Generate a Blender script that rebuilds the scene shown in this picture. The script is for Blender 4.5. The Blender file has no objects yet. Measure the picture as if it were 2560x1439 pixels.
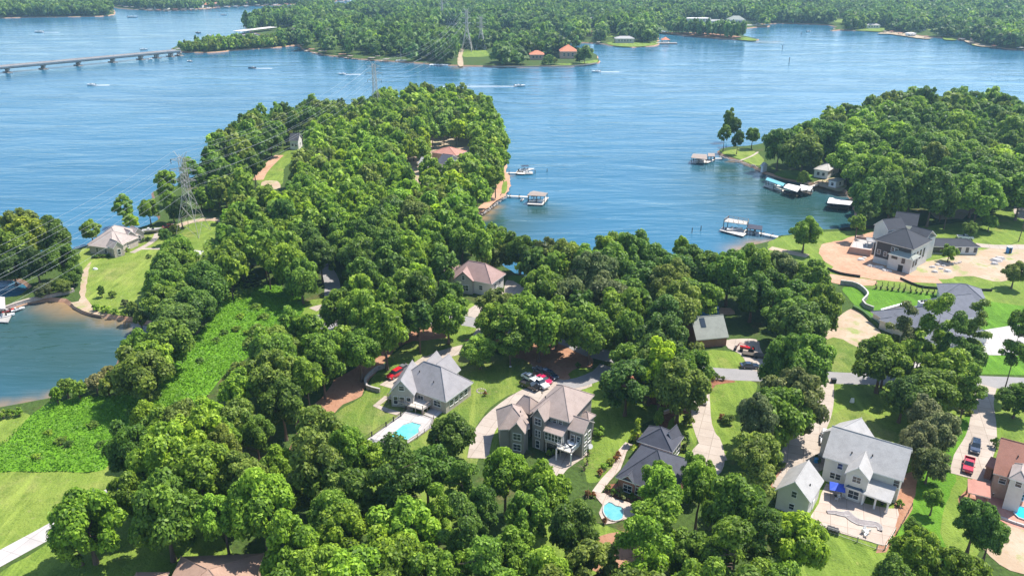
import bpy, math, random
import numpy as np
from mathutils import Vector, Matrix, noise as mnoise
from mathutils.geometry import tessellate_polygon
R = math.radians
random.seed(7)
rng = np.random.default_rng(11)
S = bpy.context.scene
COL = S.collection

# ---------------------------------------------------------------- camera
FPX, TH, CX, CY, CH = 1991.0, R(22.9), 1280.0, 719.5, 101.0
LZ = 1.0                                   # level of the land above the lake
cam_d = bpy.data.cameras.new('camera'); cam = bpy.data.objects.new('camera', cam_d); COL.objects.link(cam)
cam_d.sensor_width = 36; cam_d.lens = 36 * FPX / 2560
cam_d.clip_start = 1; cam_d.clip_end = 30000
cam.location = (0, 0, CH); cam.rotation_euler = (R(90) - TH, 0, 0)
S.camera = cam

# ---------------------------------------------------------------- world, sun, exposure
W = bpy.data.worlds.new('World'); S.world = W; W.use_nodes = True
SUN = Vector((0.50, 0.30, 1.0)).normalized()          # towards the sun
nt = W.node_tree; bg = nt.nodes['Background']
sky = nt.nodes.new('ShaderNodeTexSky'); sky.sky_type = 'NISHITA'; sky.sun_disc = False
sky.sun_elevation = math.asin(SUN.z); sky.sun_rotation = math.atan2(SUN.x, SUN.y)
sky.altitude = 200; sky.air_density = 1.0; sky.dust_density = 0.6; sky.ozone_density = 1.5
nt.links.new(sky.outputs[0], bg.inputs[0]); bg.inputs[1].default_value = 0.15
sun_d = bpy.data.lights.new('sun', 'SUN'); sun_d.energy = 5.0; sun_d.angle = R(0.5); sun_d.color = (1.0, 0.95, 0.87)
sun = bpy.data.objects.new('sun', sun_d); COL.objects.link(sun)
sun.rotation_euler = SUN.to_track_quat('Z', 'Y').to_euler(); sun.location = (100, 100, 300)
S.view_settings.view_transform = 'Standard'; S.view_settings.look = 'None'
S.view_settings.exposure = 0.72; S.view_settings.gamma = 1.0; S.view_settings.use_curve_mapping = False
S.cycles.max_bounces = 6; S.cycles.diffuse_bounces = 3; S.cycles.glossy_bounces = 3
S.cycles.transmission_bounces = 3; S.cycles.volume_bounces = 0; S.cycles.use_denoising = True
S.cycles.caustics_reflective = False; S.cycles.caustics_refractive = False

# ---------------------------------------------------------------- picture point -> place on a level z
def at(px, py, z=LZ):
    u, v = (px - CX) / FPX, (py - CY) / FPX
    t = (CH - z) / (math.sin(TH) + v * math.cos(TH))
    return Vector((u * t, (math.cos(TH) - v * math.sin(TH)) * t, z))
def proj(p):
    x, y, z = p; dz = z - CH
    f = y * math.cos(TH) - dz * math.sin(TH); d = -y * math.sin(TH) - dz * math.cos(TH)
    return CX + FPX * x / f, CY + FPX * d / f, f
def scl(px, py, z=LZ):                       # pixels per metre there
    return FPX / proj(at(px, py, z))[2]

# ---------------------------------------------------------------- materials
MATS = {}
def mat(name, col, rough=0.7, noise=None, metal=0.0, spec=0.4, bump=0.0, trans=0.0, coat=0.0, wave=None, joints=0):
    """col: base colour; noise: list of (scale, other colour, low, high[, stretch]) mixed over it"""
    if name in MATS: return MATS[name]
    m = bpy.data.materials.new(name); m.use_nodes = True; MATS[name] = m
    n = m.node_tree.nodes; l = m.node_tree.links; p = n['Principled BSDF']
    p.inputs['Roughness'].default_value = rough; p.inputs['Metallic'].default_value = metal
    p.inputs['Specular IOR Level'].default_value = spec
    if coat: p.inputs['Coat Weight'].default_value = coat
    if trans: p.inputs['Transmission Weight'].default_value = trans
    if noise or bump or wave:
        g = n.new('ShaderNodeNewGeometry')
    if noise or wave:
        prev = n.new('ShaderNodeRGB'); prev.outputs[0].default_value = (*col, 1); prev = prev.outputs[0]
        for q in noise or []:
            sc, c2, lo, hi = q[:4]; st = q[4] if len(q) > 4 else (1, 1, 1)
            mp = n.new('ShaderNodeMapping'); mp.inputs['Scale'].default_value = st
            if len(q) > 5: mp.inputs['Rotation'].default_value = (0, 0, q[5])
            l.new(g.outputs['Position'], mp.inputs[0])
            t = n.new('ShaderNodeTexNoise'); t.inputs['Scale'].default_value = sc; t.inputs['Detail'].default_value = 5
            t.inputs['Roughness'].default_value = 0.65; l.new(mp.outputs[0], t.inputs['Vector'])
            r = n.new('ShaderNodeMapRange'); r.inputs[1].default_value = lo; r.inputs[2].default_value = hi
            l.new(t.outputs[0], r.inputs[0])
            x = n.new('ShaderNodeMix'); x.data_type = 'RGBA'; l.new(r.outputs[0], x.inputs[0])
            l.new(prev, x.inputs[6]); x.inputs[7].default_value = (*c2, 1); prev = x.outputs[2]
        if joints:
            mp = n.new('ShaderNodeMapping'); mp.inputs['Rotation'].default_value = (0, 0, .35); l.new(g.outputs['Position'], mp.inputs[0])
            bk = n.new('ShaderNodeTexBrick'); bk.offset = 0; bk.inputs['Scale'].default_value = 1; bk.inputs['Brick Width'].default_value = joints; bk.inputs['Row Height'].default_value = joints
            bk.inputs['Mortar Size'].default_value = .06; bk.inputs['Color1'].default_value = (1, 1, 1, 1); bk.inputs['Color2'].default_value = (.90, .89, .88, 1); bk.inputs['Mortar'].default_value = (.62, .6, .58, 1)
            l.new(mp.outputs[0], bk.inputs['Vector']); x = n.new('ShaderNodeMix'); x.data_type = 'RGBA'; x.blend_type = 'MULTIPLY'; x.inputs[0].default_value = 1; l.new(prev, x.inputs[6]); l.new(bk.outputs['Color'], x.inputs[7]); prev = x.outputs[2]
        l.new(prev, p.inputs['Base Color'])
    else:
        p.inputs['Base Color'].default_value = (*col, 1)
    if bump:
        t = n.new('ShaderNodeTexNoise'); t.inputs['Scale'].default_value = bump[0]; t.inputs['Detail'].default_value = 4
        l.new(g.outputs['Position'], t.inputs['Vector'])
        b = n.new('ShaderNodeBump'); b.inputs['Strength'].default_value = 1; b.inputs['Distance'].default_value = bump[1]
        l.new(t.outputs[0], b.inputs['Height']); l.new(b.outputs[0], p.inputs['Normal'])
    return m
def grass(name, a, b, dry=(0.30, 0.27, 0.08), d0=.56, d1=.78, ang=0.5):
    return mat(name, a, 0.85, [(0.08, b, .35, .65), (0.05, dry, d0, d1), (0.22, tuple(c * .72 for c in a), .5, .68), (.6, (dry[0] * .9, dry[1] * .95, dry[2]), .60, .76), (2.2, tuple(c * .55 for c in a), .5, .75),
               (0.5, tuple(c * 1.22 for c in b), .50, .7, (1, .12, 1), ang)], spec=.15, bump=(2.5, .3))
M_FLOOR = mat('forest_floor', (0.06, 0.10, 0.022), .95, [(0.12, (0.13, 0.09, 0.045), .55, .75), (1.2, (0.035, 0.055, 0.015), .45, .7)], spec=.1, bump=(1.5, .3))
M_LAWN = grass('lawn_grass', (0.125, 0.20, 0.026), (0.17, 0.235, 0.035))
M_LAWN2 = grass('bright_lawn_grass', (0.080, 0.195, 0.012), (0.105, 0.225, 0.016), (0.15, .23, .03), .62, .9)
M_LAWN3 = grass('dry_lawn_grass', (0.155, 0.23, 0.032), (0.20, 0.25, 0.045), (0.30, 0.27, 0.10), .52, .78)
M_LAWN4 = grass('rough_lawn_grass', (0.11, 0.185, 0.026), (0.17, 0.21, 0.04), (0.25, 0.23, 0.09), .5, .72)
M_CLAY = mat('red_clay', (0.42, 0.235, 0.15), .95, [(0.1, (0.46, 0.31, 0.21), .4, .65), (0.9, (0.34, 0.175, 0.105), .5, .75), (.3, (.48, .37, .27), .6, .8)], spec=.1, bump=(1.2, .15))
M_STRAW = mat('pine_straw', (0.32, 0.165, 0.10), .95, [(0.2, (0.38, 0.215, 0.14), .4, .65), (1.4, (0.22, 0.10, 0.055), .5, .8)], spec=.1, bump=(2, .12))
M_SAND = mat('tan_sand', (0.37, 0.275, 0.19), .95, [(0.12, (0.42, 0.34, 0.25), .4, .6), (0.8, (0.37, 0.245, 0.155), .5, .8), (.2, (.24, .28, .09), .54, .68)], spec=.1, bump=(1.5, .1))
M_MULCH = mat('mulch', (0.20, 0.085, 0.05), .95, [(1.5, (0.32, 0.15, 0.09), .4, .7), (.6, (.10, .05, .03), .5, .7)], spec=.1, bump=(3, .1))
M_CONC = mat('concrete', (0.42, 0.355, 0.30), .85, [(0.25, (0.37, 0.31, 0.26), .4, .65), (2.5, (0.46, 0.40, 0.34), .5, .8), (.15, (.33, .28, .235), .55, .72)], spec=.2, joints=3.2)
M_CONCW = mat('white_concrete', (0.46, 0.43, 0.41), .8, [(0.3, (0.41, 0.38, 0.36), .4, .7)], spec=.2, joints=4)
M_PATIO = mat('patio_concrete', (0.46, 0.375, 0.315), .85, [(0.4, (0.41, 0.33, 0.27), .4, .7), (3, (.5, .42, .36), .5, .8)], spec=.2, joints=3.0)
M_ASPH = mat('asphalt', (0.27, 0.255, 0.25), .9, [(0.3, (0.235, 0.225, 0.22), .4, .65), (4, (0.31, 0.295, 0.285), .5, .8)], spec=.2)
M_BRICKPAV = mat('brick_paving', (0.44, 0.20, 0.15), .85, [(2.5, (0.52, 0.27, 0.20), .4, .7)], spec=.2)
M_STONE = mat('stone', (0.42, 0.37, 0.33), .9, [(1.4, (0.26, 0.22, 0.2), .45, .7)], bump=(2.5, .1))
M_WHITE = mat('white_paint', (0.80, 0.79, 0.77), .5)
M_OFFW = mat('cream_siding', (0.66, 0.64, 0.60), .6, [(0.8, (0.60, 0.58, 0.54), .4, .7)])
M_TRIM = mat('pale_trim', (0.68, 0.60, 0.54), .5)
M_GLASS = mat('window_glass', (0.03, 0.04, 0.05), .08, spec=.8)
M_DARK = mat('black_metal', (0.02, 0.02, 0.022), .5)
M_WOOD = mat('weathered_wood', (0.36, 0.30, 0.25), .85, [(1.5, (0.27, 0.21, 0.17), .4, .7, (6, 1, 1))])
M_WOODP = mat('pale_deck_wood', (0.60, 0.55, 0.49), .8, [(1.5, (0.48, 0.43, 0.38), .4, .7, (6, 1, 1))])
M_PILE = mat('dark_piling', (0.09, 0.075, 0.06), .9)
M_BARK = mat('bark', (0.16, 0.11, 0.08), .95, [(2.0, (0.09, 0.065, 0.05), .4, .7, (1, 1, .3))])
M_STEEL = mat('galvanised_steel', (0.50, 0.47, 0.43), .45, metal=.35)
M_ALU = mat('wire_aluminium', (0.62, 0.62, 0.62), .35, metal=.4)
def roofm(name, c, k=.8):
    return mat(name, c, .9, [(0.6, tuple(x * k for x in c), .42, .68), (5.0, tuple(x * 1.15 for x in c), .5, .75), (1.2, tuple(x * .88 for x in c), .5, .7, (.3, 6, 6))], spec=.15, bump=(6, .03))
MR_GREY = roofm('grey_shingle', (0.30, 0.285, 0.29)); MR_TAUPE = roofm('taupe_shingle', (0.36, 0.285, 0.25))
MR_SLATE = roofm('slate_shingle', (0.085, 0.088, 0.108), .75); MR_CHAR = roofm('charcoal_shingle', (0.062, 0.064, 0.074))
MR_LG = roofm('light_grey_shingle', (0.40, 0.385, 0.37)); MR_MOD = roofm('blue_grey_shingle', (0.165, 0.17, 0.195)); MR_PINK = roofm('russet_shingle', (0.34, 0.165, 0.12)); MR_ROSE = roofm('rose_shingle', (0.36, 0.245, 0.22))
MR_SALM = roofm('salmon_shingle', (0.45, 0.22, 0.17)); MR_BEIGE = roofm('beige_shingle', (0.40, 0.335, 0.30))
MR_BROWN = roofm('brown_shingle', (0.36, 0.235, 0.175)); MR_GREEN = roofm('sage_shingle', (0.31, 0.32, 0.28))
MR_ORANGE = roofm('terracotta_tile', (0.62, 0.24, 0.14)); MR_WHITE = mat('white_metal_roof', (0.74, 0.70, 0.66), .5, [(.6, (.64, .6, .56), .4, .7)])
MR_TEAL = mat('teal_metal_roof', (0.16, 0.42, 0.46), .4); MR_BLUEM = mat('blue_grey_metal_roof', (0.07, 0.10, 0.14), .4)
MW_TAUPE = mat('taupe_siding', (0.25, 0.235, 0.21), .8, [(.8, (.21, .2, .18), .4, .7)]); MW_GREY = mat('grey_siding', (0.45, 0.42, 0.38), .8, [(.8, (.38, .36, .33), .4, .7)])
MW_BRICK = mat('brick_wall', (0.34, 0.17, 0.12), .9, [(3.0, (0.24, 0.11, 0.085), .4, .7)]); MW_BLACK = mat('charcoal_siding', (0.075, 0.065, 0.065), .8)
MW_STONE = mat('pale_stone_wall', (0.50, 0.43, 0.37), .9, [(2.0, (0.36, 0.30, 0.26), .4, .7)]); MW_TAN = mat('tan_wall', (0.50, 0.34, 0.27), .9, [(1.2, (.43, .28, .21), .4, .7)])

def leafmat(name, src):
    m = bpy.data.materials.new(name); m.use_nodes = True; MATS[name] = m
    n = m.node_tree.nodes; l = m.node_tree.links; p = n['Principled BSDF']
    p.inputs['Roughness'].default_value = .55; p.inputs['Specular IOR Level'].default_value = .35
    if src == 'object':
        c = n.new('ShaderNodeObjectInfo').outputs['Color']
    else:
        a = n.new('ShaderNodeAttribute'); a.attribute_name = 'tint'; c = a.outputs['Color']
    v = n.new('ShaderNodeAttribute'); v.attribute_name = 'leafv'
    h = n.new('ShaderNodeHueSaturation')
    r = n.new('ShaderNodeMapRange'); r.inputs[3].default_value = .50; r.inputs[4].default_value = 1.65
    l.new(v.outputs['Fac'], r.inputs[0]); l.new(r.outputs[0], h.inputs['Value'])
    r2 = n.new('ShaderNodeMapRange'); r2.inputs[3].default_value = .51; r2.inputs[4].default_value = .48
    l.new(v.outputs['Fac'], r2.inputs[0]); l.new(r2.outputs[0], h.inputs['Hue'])
    l.new(c, h.inputs['Color']); l.new(h.outputs[0], p.inputs['Base Color'])
    t = n.new('ShaderNodeBsdfTranslucent'); l.new(h.outputs[0], t.inputs['Color'])
    x = n.new('ShaderNodeMixShader'); x.inputs[0].default_value = .46
    l.new(p.outputs[0], x.inputs[1]); l.new(t.outputs[0], x.inputs[2]); l.new(x.outputs[0], n['Material Output'].inputs[0])
    return m
M_LEAF = leafmat('foliage', 'object'); M_LEAFS = leafmat('foliage_mass', 'attr')

def water_mat():
    m = bpy.data.materials.new('lake_water'); m.use_nodes = True
    n = m.node_tree.nodes; l = m.node_tree.links; p = n['Principled BSDF']
    p.inputs['IOR'].default_value = 1.33; p.inputs['Specular IOR Level'].default_value = .34
    g = n.new('ShaderNodeNewGeometry')
    def noise(sc, stretch, rot, det=3, dist=0.0):
        mp = n.new('ShaderNodeMapping'); mp.inputs['Scale'].default_value = stretch; mp.inputs['Rotation'].default_value = (0, 0, rot)
        l.new(g.outputs['Position'], mp.inputs[0]); t = n.new('ShaderNodeTexNoise'); t.inputs['Scale'].default_value = sc
        t.inputs['Detail'].default_value = det; t.inputs['Distortion'].default_value = dist; l.new(mp.outputs[0], t.inputs['Vector']); return t.outputs[0]
    def math_(op, a, b):
        x = n.new('ShaderNodeMath'); x.operation = op
        for i, q in enumerate((a, b)):
            if isinstance(q, (int, float)): x.inputs[i].default_value = q
            else: l.new(q, x.inputs[i])
        return x.outputs[0]
    big = noise(.012, (.25, 1, 1), .12, 5, .6); mid = noise(.05, (.3, 1, 1), -.1, 4, .4)
    sh = n.new('ShaderNodeAttribute'); sh.attribute_name = 'shallow'
    gr = n.new('ShaderNodeAttribute'); gr.attribute_name = 'murk'
    def mix(f, a, b):
        x = n.new('ShaderNodeMix'); x.data_type = 'RGBA'; l.new(f, x.inputs[0])
        for i, q in ((6, a), (7, b)):
            if isinstance(q, tuple): x.inputs[i].default_value = (*q, 1)
            else: l.new(q, x.inputs[i])
        return x.outputs[2]
    r = n.new('ShaderNodeMapRange'); r.inputs[1].default_value = .38; r.inputs[2].default_value = .66; l.new(big, r.inputs[0])
    c = mix(r.outputs[0], (0.022, 0.108, 0.180), (0.032, 0.132, 0.212))
    c = mix(gr.outputs['Fac'], c, (0.025, 0.060, 0.045))
    c = mix(sh.outputs['Fac'], c, (0.29, 0.18, 0.08))
    l.new(c, p.inputs['Base Color'])
    r3 = n.new('ShaderNodeMapRange'); r3.inputs[1].default_value = .4; r3.inputs[2].default_value = .7
    r3.inputs[3].default_value = .12; r3.inputs[4].default_value = .22; l.new(mid, r3.inputs[0]); l.new(r3.outputs[0], p.inputs['Roughness'])
    w1 = noise(.30, (.22, 1.0, 1), .10, 2, .5); w2 = noise(1.0, (.4, 1, 1), -.25, 3, .3); w3 = noise(.11, (.3, 1, 1), -.05, 2, .8)
    am = n.new('ShaderNodeMapRange'); am.inputs[1].default_value = .35; am.inputs[2].default_value = .65; am.inputs[3].default_value = .25; am.inputs[4].default_value = 1.0
    l.new(mid, am.inputs[0])
    h = math_('ADD', math_('MULTIPLY', w1, 1.0), math_('ADD', math_('MULTIPLY', w2, .16), math_('MULTIPLY', w3, 1.2)))
    h = math_('MULTIPLY', h, am.outputs[0])
    b = n.new('ShaderNodeBump'); b.inputs['Strength'].default_value = 1; b.inputs['Distance'].default_value = .42
    l.new(h, b.inputs['Height']); l.new(b.outputs[0], p.inputs['Normal'])
    return m
M_WATER = water_mat()
M_POOL = mat('pool_water', (0.10, 0.52, 0.58), .06, [(.6, (0.16, 0.62, 0.66), .4, .65)], spec=.6, bump=(2.5, .03))
M_POOL2 = mat('teal_pool_water', (0.10, 0.36, 0.38), .06, [(.6, (0.15, 0.42, 0.42), .4, .65)], spec=.6, bump=(2.5, .03))
M_POOL3 = mat('deep_blue_pool_water', (0.02, 0.42, 0.66), .06, spec=.6, bump=(2.5, .03))
M_FOAM = mat('foam', (0.75, 0.80, 0.84), .7, [(.6, (.35, .5, .62), .5, .75)])

# ---------------------------------------------------------------- mesh helpers
class MB:
    """collects quads/polys; build() links them as one object"""
    def __init__(s): s.v = []; s.f = []; s.m = []
    def add(s, vs, fs, mi=0):
        k = len(s.v); s.v += [tuple(v) for v in vs]; s.f += [tuple(k + i for i in f) for f in fs]; s.m += [mi] * len(fs); return s
    def box(s, x0, x1, y0, y1, z0, z1, mi=0, T=None):
        vs = [Vector(p) for p in ((x0, y0, z0), (x1, y0, z0), (x1, y1, z0), (x0, y1, z0), (x0, y0, z1), (x1, y0, z1), (x1, y1, z1), (x0, y1, z1))]
        if T is not None: vs = [T @ v for v in vs]
        return s.add(vs, [(3, 2, 1, 0), (4, 5, 6, 7), (0, 1, 5, 4), (1, 2, 6, 5), (2, 3, 7, 6), (3, 0, 4, 7)], mi)
    def tube(s, a, b, r0, r1=None, n=6, mi=0, cap=True):
        a = Vector(a); b = Vector(b); r1 = r0 if r1 is None else r1
        d = (b - a); d = d.normalized() if d.length > 1e-6 else Vector((0, 0, 1))
        x = d.orthogonal().normalized(); y = d.cross(x)
        vs = [a + (x * math.cos(t) + y * math.sin(t)) * r0 for t in (2 * math.pi * i / n for i in range(n))]
        vs += [b + (x * math.cos(t) + y * math.sin(t)) * r1 for t in (2 * math.pi * i / n for i in range(n))]
        fs = [(i, (i + 1) % n, n + (i + 1) % n, n + i) for i in range(n)]
        if cap: fs += [tuple(range(n))[::-1], tuple(range(n, 2 * n))]
        return s.add(vs, fs, mi)
    def slab(s, poly, z0, z1, mi=0, sides=None):
        """prism over a 2D polygon"""
        n = len(poly)
        a = sum(poly[i][0] * poly[(i + 1) % n][1] - poly[(i + 1) % n][0] * poly[i][1] for i in range(n))
        if a < 0: poly = poly[::-1]
        top = [(p[0], p[1], z1) for p in poly]
        tris = tessellate_polygon([[Vector(p) for p in top]])
        tris = [t if (Vector(top[t[1]]) - Vector(top[t[0]])).cross(Vector(top[t[2]]) - Vector(top[t[0]])).z > 0 else t[::-1] for t in tris]
        s.add(top, tris, mi)
        if z0 is not None:
            s.add(top + [(p[0], p[1], z0) for p in poly], [(i, n + i, n + (i + 1) % n, (i + 1) % n) for i in range(n)], mi if sides is None else sides)
        return s
    def mesh(s, name, mats):
        me = bpy.data.meshes.new(name); me.from_pydata(s.v, [], s.f)
        for m in (mats if isinstance(mats, (list, tuple)) else [mats]): me.materials.append(m)
        if any(s.m): me.polygons.foreach_set('material_index', s.m)
        me.update(); return me
    def build(s, name, mats, parent=None, **k):
        return link(name, s.mesh(name, mats), parent, **k)
def link(name, data, parent=None, loc=None, rz=0, label=None, cat=None, group=None, kind=None):
    o = bpy.data.objects.new(name, data); COL.objects.link(o)
    if parent is not None: o.parent = parent
    if loc is not None: o.location = loc
    if rz: o.rotation_euler = (0, 0, rz)
    return tag(o, label, cat, group, kind)
def tag(o, label=None, cat=None, group=None, kind=None):
    if label: o['label'] = label
    if cat: o['category'] = cat
    if group: o['group'] = group
    if kind: o['kind'] = kind
    return o
def thing(name, label, cat, loc, rz=0, group=None):
    return link(name, None, None, loc, rz, label, cat, group)
def dup(o, parent=None, loc=None, rz=None, label=None, scale=None):
    c = o.copy(); COL.objects.link(c); c.parent = parent
    if loc is not None: c.location = loc
    if rz is not None: c.rotation_euler = (0, 0, rz)
    if label: c['label'] = label
    if scale: c.scale = scale
    for ch in [q for q in KIDS.get(o.name, o.children)]: dup(ch, c)
    return c
KIDS = {}
_PC = {}
def _pa(poly):
    k = id(poly)
    if k not in _PC: a = np.array([(p[0], p[1]) for p in poly], float); _PC[k] = (poly, a[:, 0], a[:, 1], np.roll(a[:, 0], 1), np.roll(a[:, 1], 1), a.min(0), a.max(0))
    return _PC[k]
def inmany(X, Y, poly):
    _, xi, yi, xj, yj, lo, hi = _pa(poly); c = np.zeros(len(X), bool)
    for a, b, d, e in zip(xi, yi, xj, yj):
        if b == e: continue
        m = ((b > Y) != (e > Y)) & (X < (d - a) * (Y - b) / (e - b) + a); c ^= m
    return c
def inpoly(x, y, poly):
    if len(poly) > 12:
        _, xi, yi, xj, yj, lo, hi = _pa(poly)
        if x < lo[0] or y < lo[1] or x > hi[0] or y > hi[1]: return False
        k = (yi > y) != (yj > y); return bool(np.count_nonzero(x < (xj[k] - xi[k]) * (y - yi[k]) / (yj[k] - yi[k]) + xi[k]) & 1)
    c = False; n = len(poly); j = n - 1
    for i in range(n):
        xi, yi = poly[i][0], poly[i][1]; xj, yj = poly[j][0], poly[j][1]
        if (yi > y) != (yj > y) and x < (xj - xi) * (y - yi) / (yj - yi) + xi: c = not c
        j = i
    return c
def smooth(pts, step=2.0, jag=0.0, closed=True, seed=0, curve=True):
    """resample 2D outline with Catmull-Rom and ragged noise"""
    n = len(pts); out = []; P = [Vector((p[0], p[1])) for p in pts]
    for i in range(n if closed else n - 1):
        if closed: a, b, c, d = P[i - 1], P[i], P[(i + 1) % n], P[(i + 2) % n]
        else: a, b, c, d = P[max(i - 1, 0)], P[i], P[i + 1], P[min(i + 2, n - 1)]
        L = (c - b).length; k = max(1, min(60, int(L / step)))
        for q in range(k):
            t = q / k
            if curve:
                p = .5 * ((2 * b) + (c - a) * t + (2 * a - 5 * b + 4 * c - d) * t * t + (3 * b - a - 3 * c + d) * t ** 3)
            else: p = b.lerp(c, t)
            out.append(p)
    if not closed: out.append(P[-1])
    if jag:
        res = []
        for p in out:
            q = Vector((p.x * .35 / max(jag, .3), p.y * .35 / max(jag, .3), seed * 7.3))
            res.append(Vector((p.x + jag * mnoise.noise(q), p.y + jag * mnoise.noise(q + Vector((31, 17, 5))))))
        out = res
    return out
NOROOT = []
LAYER = [0]
def patch(name, px, m, lay=1, jag=.6, step=2.0, label=None, noroot=False, curve=True, z=None, thick=None, kind='structure'):
    P = smooth([at(x, y) for x, y in px], step, jag, True, lay, curve)
    LAYER[0] += 1
    zz = (LZ + .012 * lay + .0003 * LAYER[0]) if z is None else z
    o = MB().slab([(p.x, p.y) for p in P], None if thick is None else zz - thick, zz).build(name, m, kind=kind, label=label)
    if noroot: NOROOT.append([(p.x, p.y) for p in P])
    return o
def ribbon(name, px, w, m, lay=3, label=None, noroot=True, closed=False, jag=0, z=None):
    """strip along a centre line; w a number or list of metres"""
    P = smooth([at(x, y) for x, y in px], 3.0, jag, closed, 1)
    k = len(P); out = []; inn = []
    for i, p in enumerate(P):
        d = (P[min(i + 1, k - 1)] - P[max(i - 1, 0)]).normalized(); nn = Vector((-d.y, d.x))
        ww = w if isinstance(w, (int, float)) else w[0] + (w[1] - w[0]) * i / (k - 1)
        out.append(p + nn * ww / 2); inn.append(p - nn * ww / 2)
    poly = [(p.x, p.y) for p in out + inn[::-1]]
    LAYER[0] += 1
    zz = (LZ + .012 * lay + .0003 * LAYER[0]) if z is None else z
    v = [(p.x, p.y, zz) for p in out] + [(p.x, p.y, zz) for p in inn]
    o = MB().add(v, [(i, k + i, k + i + 1, i + 1) for i in range(k - 1)]).build(name, m, kind='structure', label=label)
    if noroot: NOROOT.append(poly)
    return o
# ---------------------------------------------------------------- lake and land
LAND = {
 'main': [(-900, 700), (-300, 740), (0, 752), (45, 745), (78, 722), (40, 700), (-40, 700), (-300, 690), (-500, 560), (-60, 640), (60, 640), (190, 628), (240, 606), (300, 590), (345, 575),
          (398, 552), (385, 520), (390, 480), (440, 470), (500, 440), (520, 400), (560, 372), (620, 348), (700, 330), (760, 318), (850, 308), (872, 305), (900, 290),
          (960, 275), (1050, 268), (1150, 268), (1225, 282), (1256, 320), (1266, 380), (1262, 425), (1272, 455), (1268, 478), (1250, 495),
          (1228, 512), (1198, 538), (1190, 580), (1225, 640), (1290, 688), (1340, 697), (1420, 700), (1500, 690), (1600, 680), (1700, 668), (1790, 652), (1840, 634),
          (1872, 618), (1920, 608), (1950, 596), (1992, 586), (2050, 580), (2110, 577), (2150, 566), (2140, 530), (2128, 500), (2112, 480), (2080, 470), (2045, 466),
          (2010, 458), (1975, 452), (1930, 440), (1880, 418), (1838, 402), (1808, 392), (1796, 380), (1815, 372), (1870, 368), (1905, 362), (1930, 352), (2000, 338), (2100, 322),
          (2170, 302), (2250, 292), (2345, 290), (2450, 283), (2560, 278), (2760, 280), (3300, 300), (3900, 700), (3900, 2300), (-1500, 2300), (-900, 1100), (-300, 1020),
          (0, 1022), (60, 1019), (130, 1000), (200, 965), (285, 918), (310, 880), (340, 850), (388, 832), (392, 815), (335, 800), (262, 790), (215, 781), (185, 765),
          (165, 754), (118, 749), (60, 762), (0, 782), (-300, 830), (-900, 900)],
 'far': [(438, 128), (520, 133), (600, 126), (700, 119), (748, 114), (760, 125), (800, 136), (860, 144), (900, 149), (960, 153), (1010, 157), (1060, 160), (1100, 164),
         (1160, 166), (1230, 167), (1300, 168), (1380, 168), (1450, 165), (1492, 160), (1498, 150), (1488, 138), (1440, 120), (1400, 114), (1382, 108), (1440, 108), (1500, 110),
         (1540, 117), (1600, 119), (1645, 113), (1648, 102), (1632, 84), (1650, 84), (1700, 89), (1780, 96), (1830, 99), (1875, 103), (1896, 101), (1872, 94), (1850, 87), (1850, 74),
         (1900, 69), (1925, 66), (1900, 62), (1960, 60), (2040, 62), (2085, 67), (2080, 78), (2100, 76), (2160, 79), (2230, 81), (2270, 86), (2330, 94), (2400, 99), (2440, 112),
         (2500, 121), (2570, 127), (2900, 150), (4200, 190), (4200, -60), (2400, -88), (1700, -78), (1560, -12), (1440, -12), (1300, -20), (1100, -8), (985, 9), (900, 14), (840, 13), (780, 15), (720, 20), (660, 32), (622, 50), (612, 66), (640, 84), (690, 92),
         (712, 96), (690, 101), (600, 109), (520, 112), (450, 116)],
 'far_left': [(-1200, 60), (-300, 52), (0, 46), (100, 44), (200, 43), (262, 41), (287, 35), (282, 24), (262, 12), (200, -12), (-300, -20), (-1500, -15)],
 'north': [(276, 14), (300, 22), (400, 27), (470, 25), (540, 20), (600, 16), (680, 14), (780, 9), (840, 3), (900, -20), (1500, -55), (700, -70), (-900, -70), (100, -22), (240, -2)],
}
LANDW = {}
def in_land(x, y):
    return any(inpoly(x, y, P) for P in LANDW.values())
for key, px in LAND.items():
    far = key != 'main'
    P = [at(x, y, 0.0) for x, y in px]
    P = smooth(P, 9 if far else 4, 5 if far else 1.6, True, 3)
    P = [(p.x, p.y) for p in P]; LANDW[key] = P
    n = len(P); A = sum(P[i][0] * P[(i + 1) % n][1] - P[(i + 1) % n][0] * P[i][1] for i in range(n)); sg = 1 if A > 0 else -1
    off = []
    for i in range(n):
        d = Vector(P[(i + 1) % n]) - Vector(P[i - 1]); d.normalize(); off.append(Vector((d.y, -d.x)) * sg)   # outward
    out = [(P[i][0] + off[i].x * 1.0, P[i][1] + off[i].y * 1.0) for i in range(n)]
    inn = [(P[i][0] - off[i].x * .35, P[i][1] - off[i].y * .35) for i in range(n)]
    mb = MB().slab(inn, None, LZ)
    mb.add([(p[0], p[1], LZ) for p in inn] + [(p[0], p[1], -.4) for p in out], [((i + 1) % n, i, n + i, n + (i + 1) % n) for i in range(n)] if sg < 0 else [(i, n + i, n + (i + 1) % n, (i + 1) % n) for i in range(n)], 1)
    mb.build('ground' if key == 'main' else {'far': 'far_shore_ground', 'far_left': 'western_shore_ground', 'north': 'northern_shore_ground'}[key], [M_FLOOR, M_CLAY], kind='structure')

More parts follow.
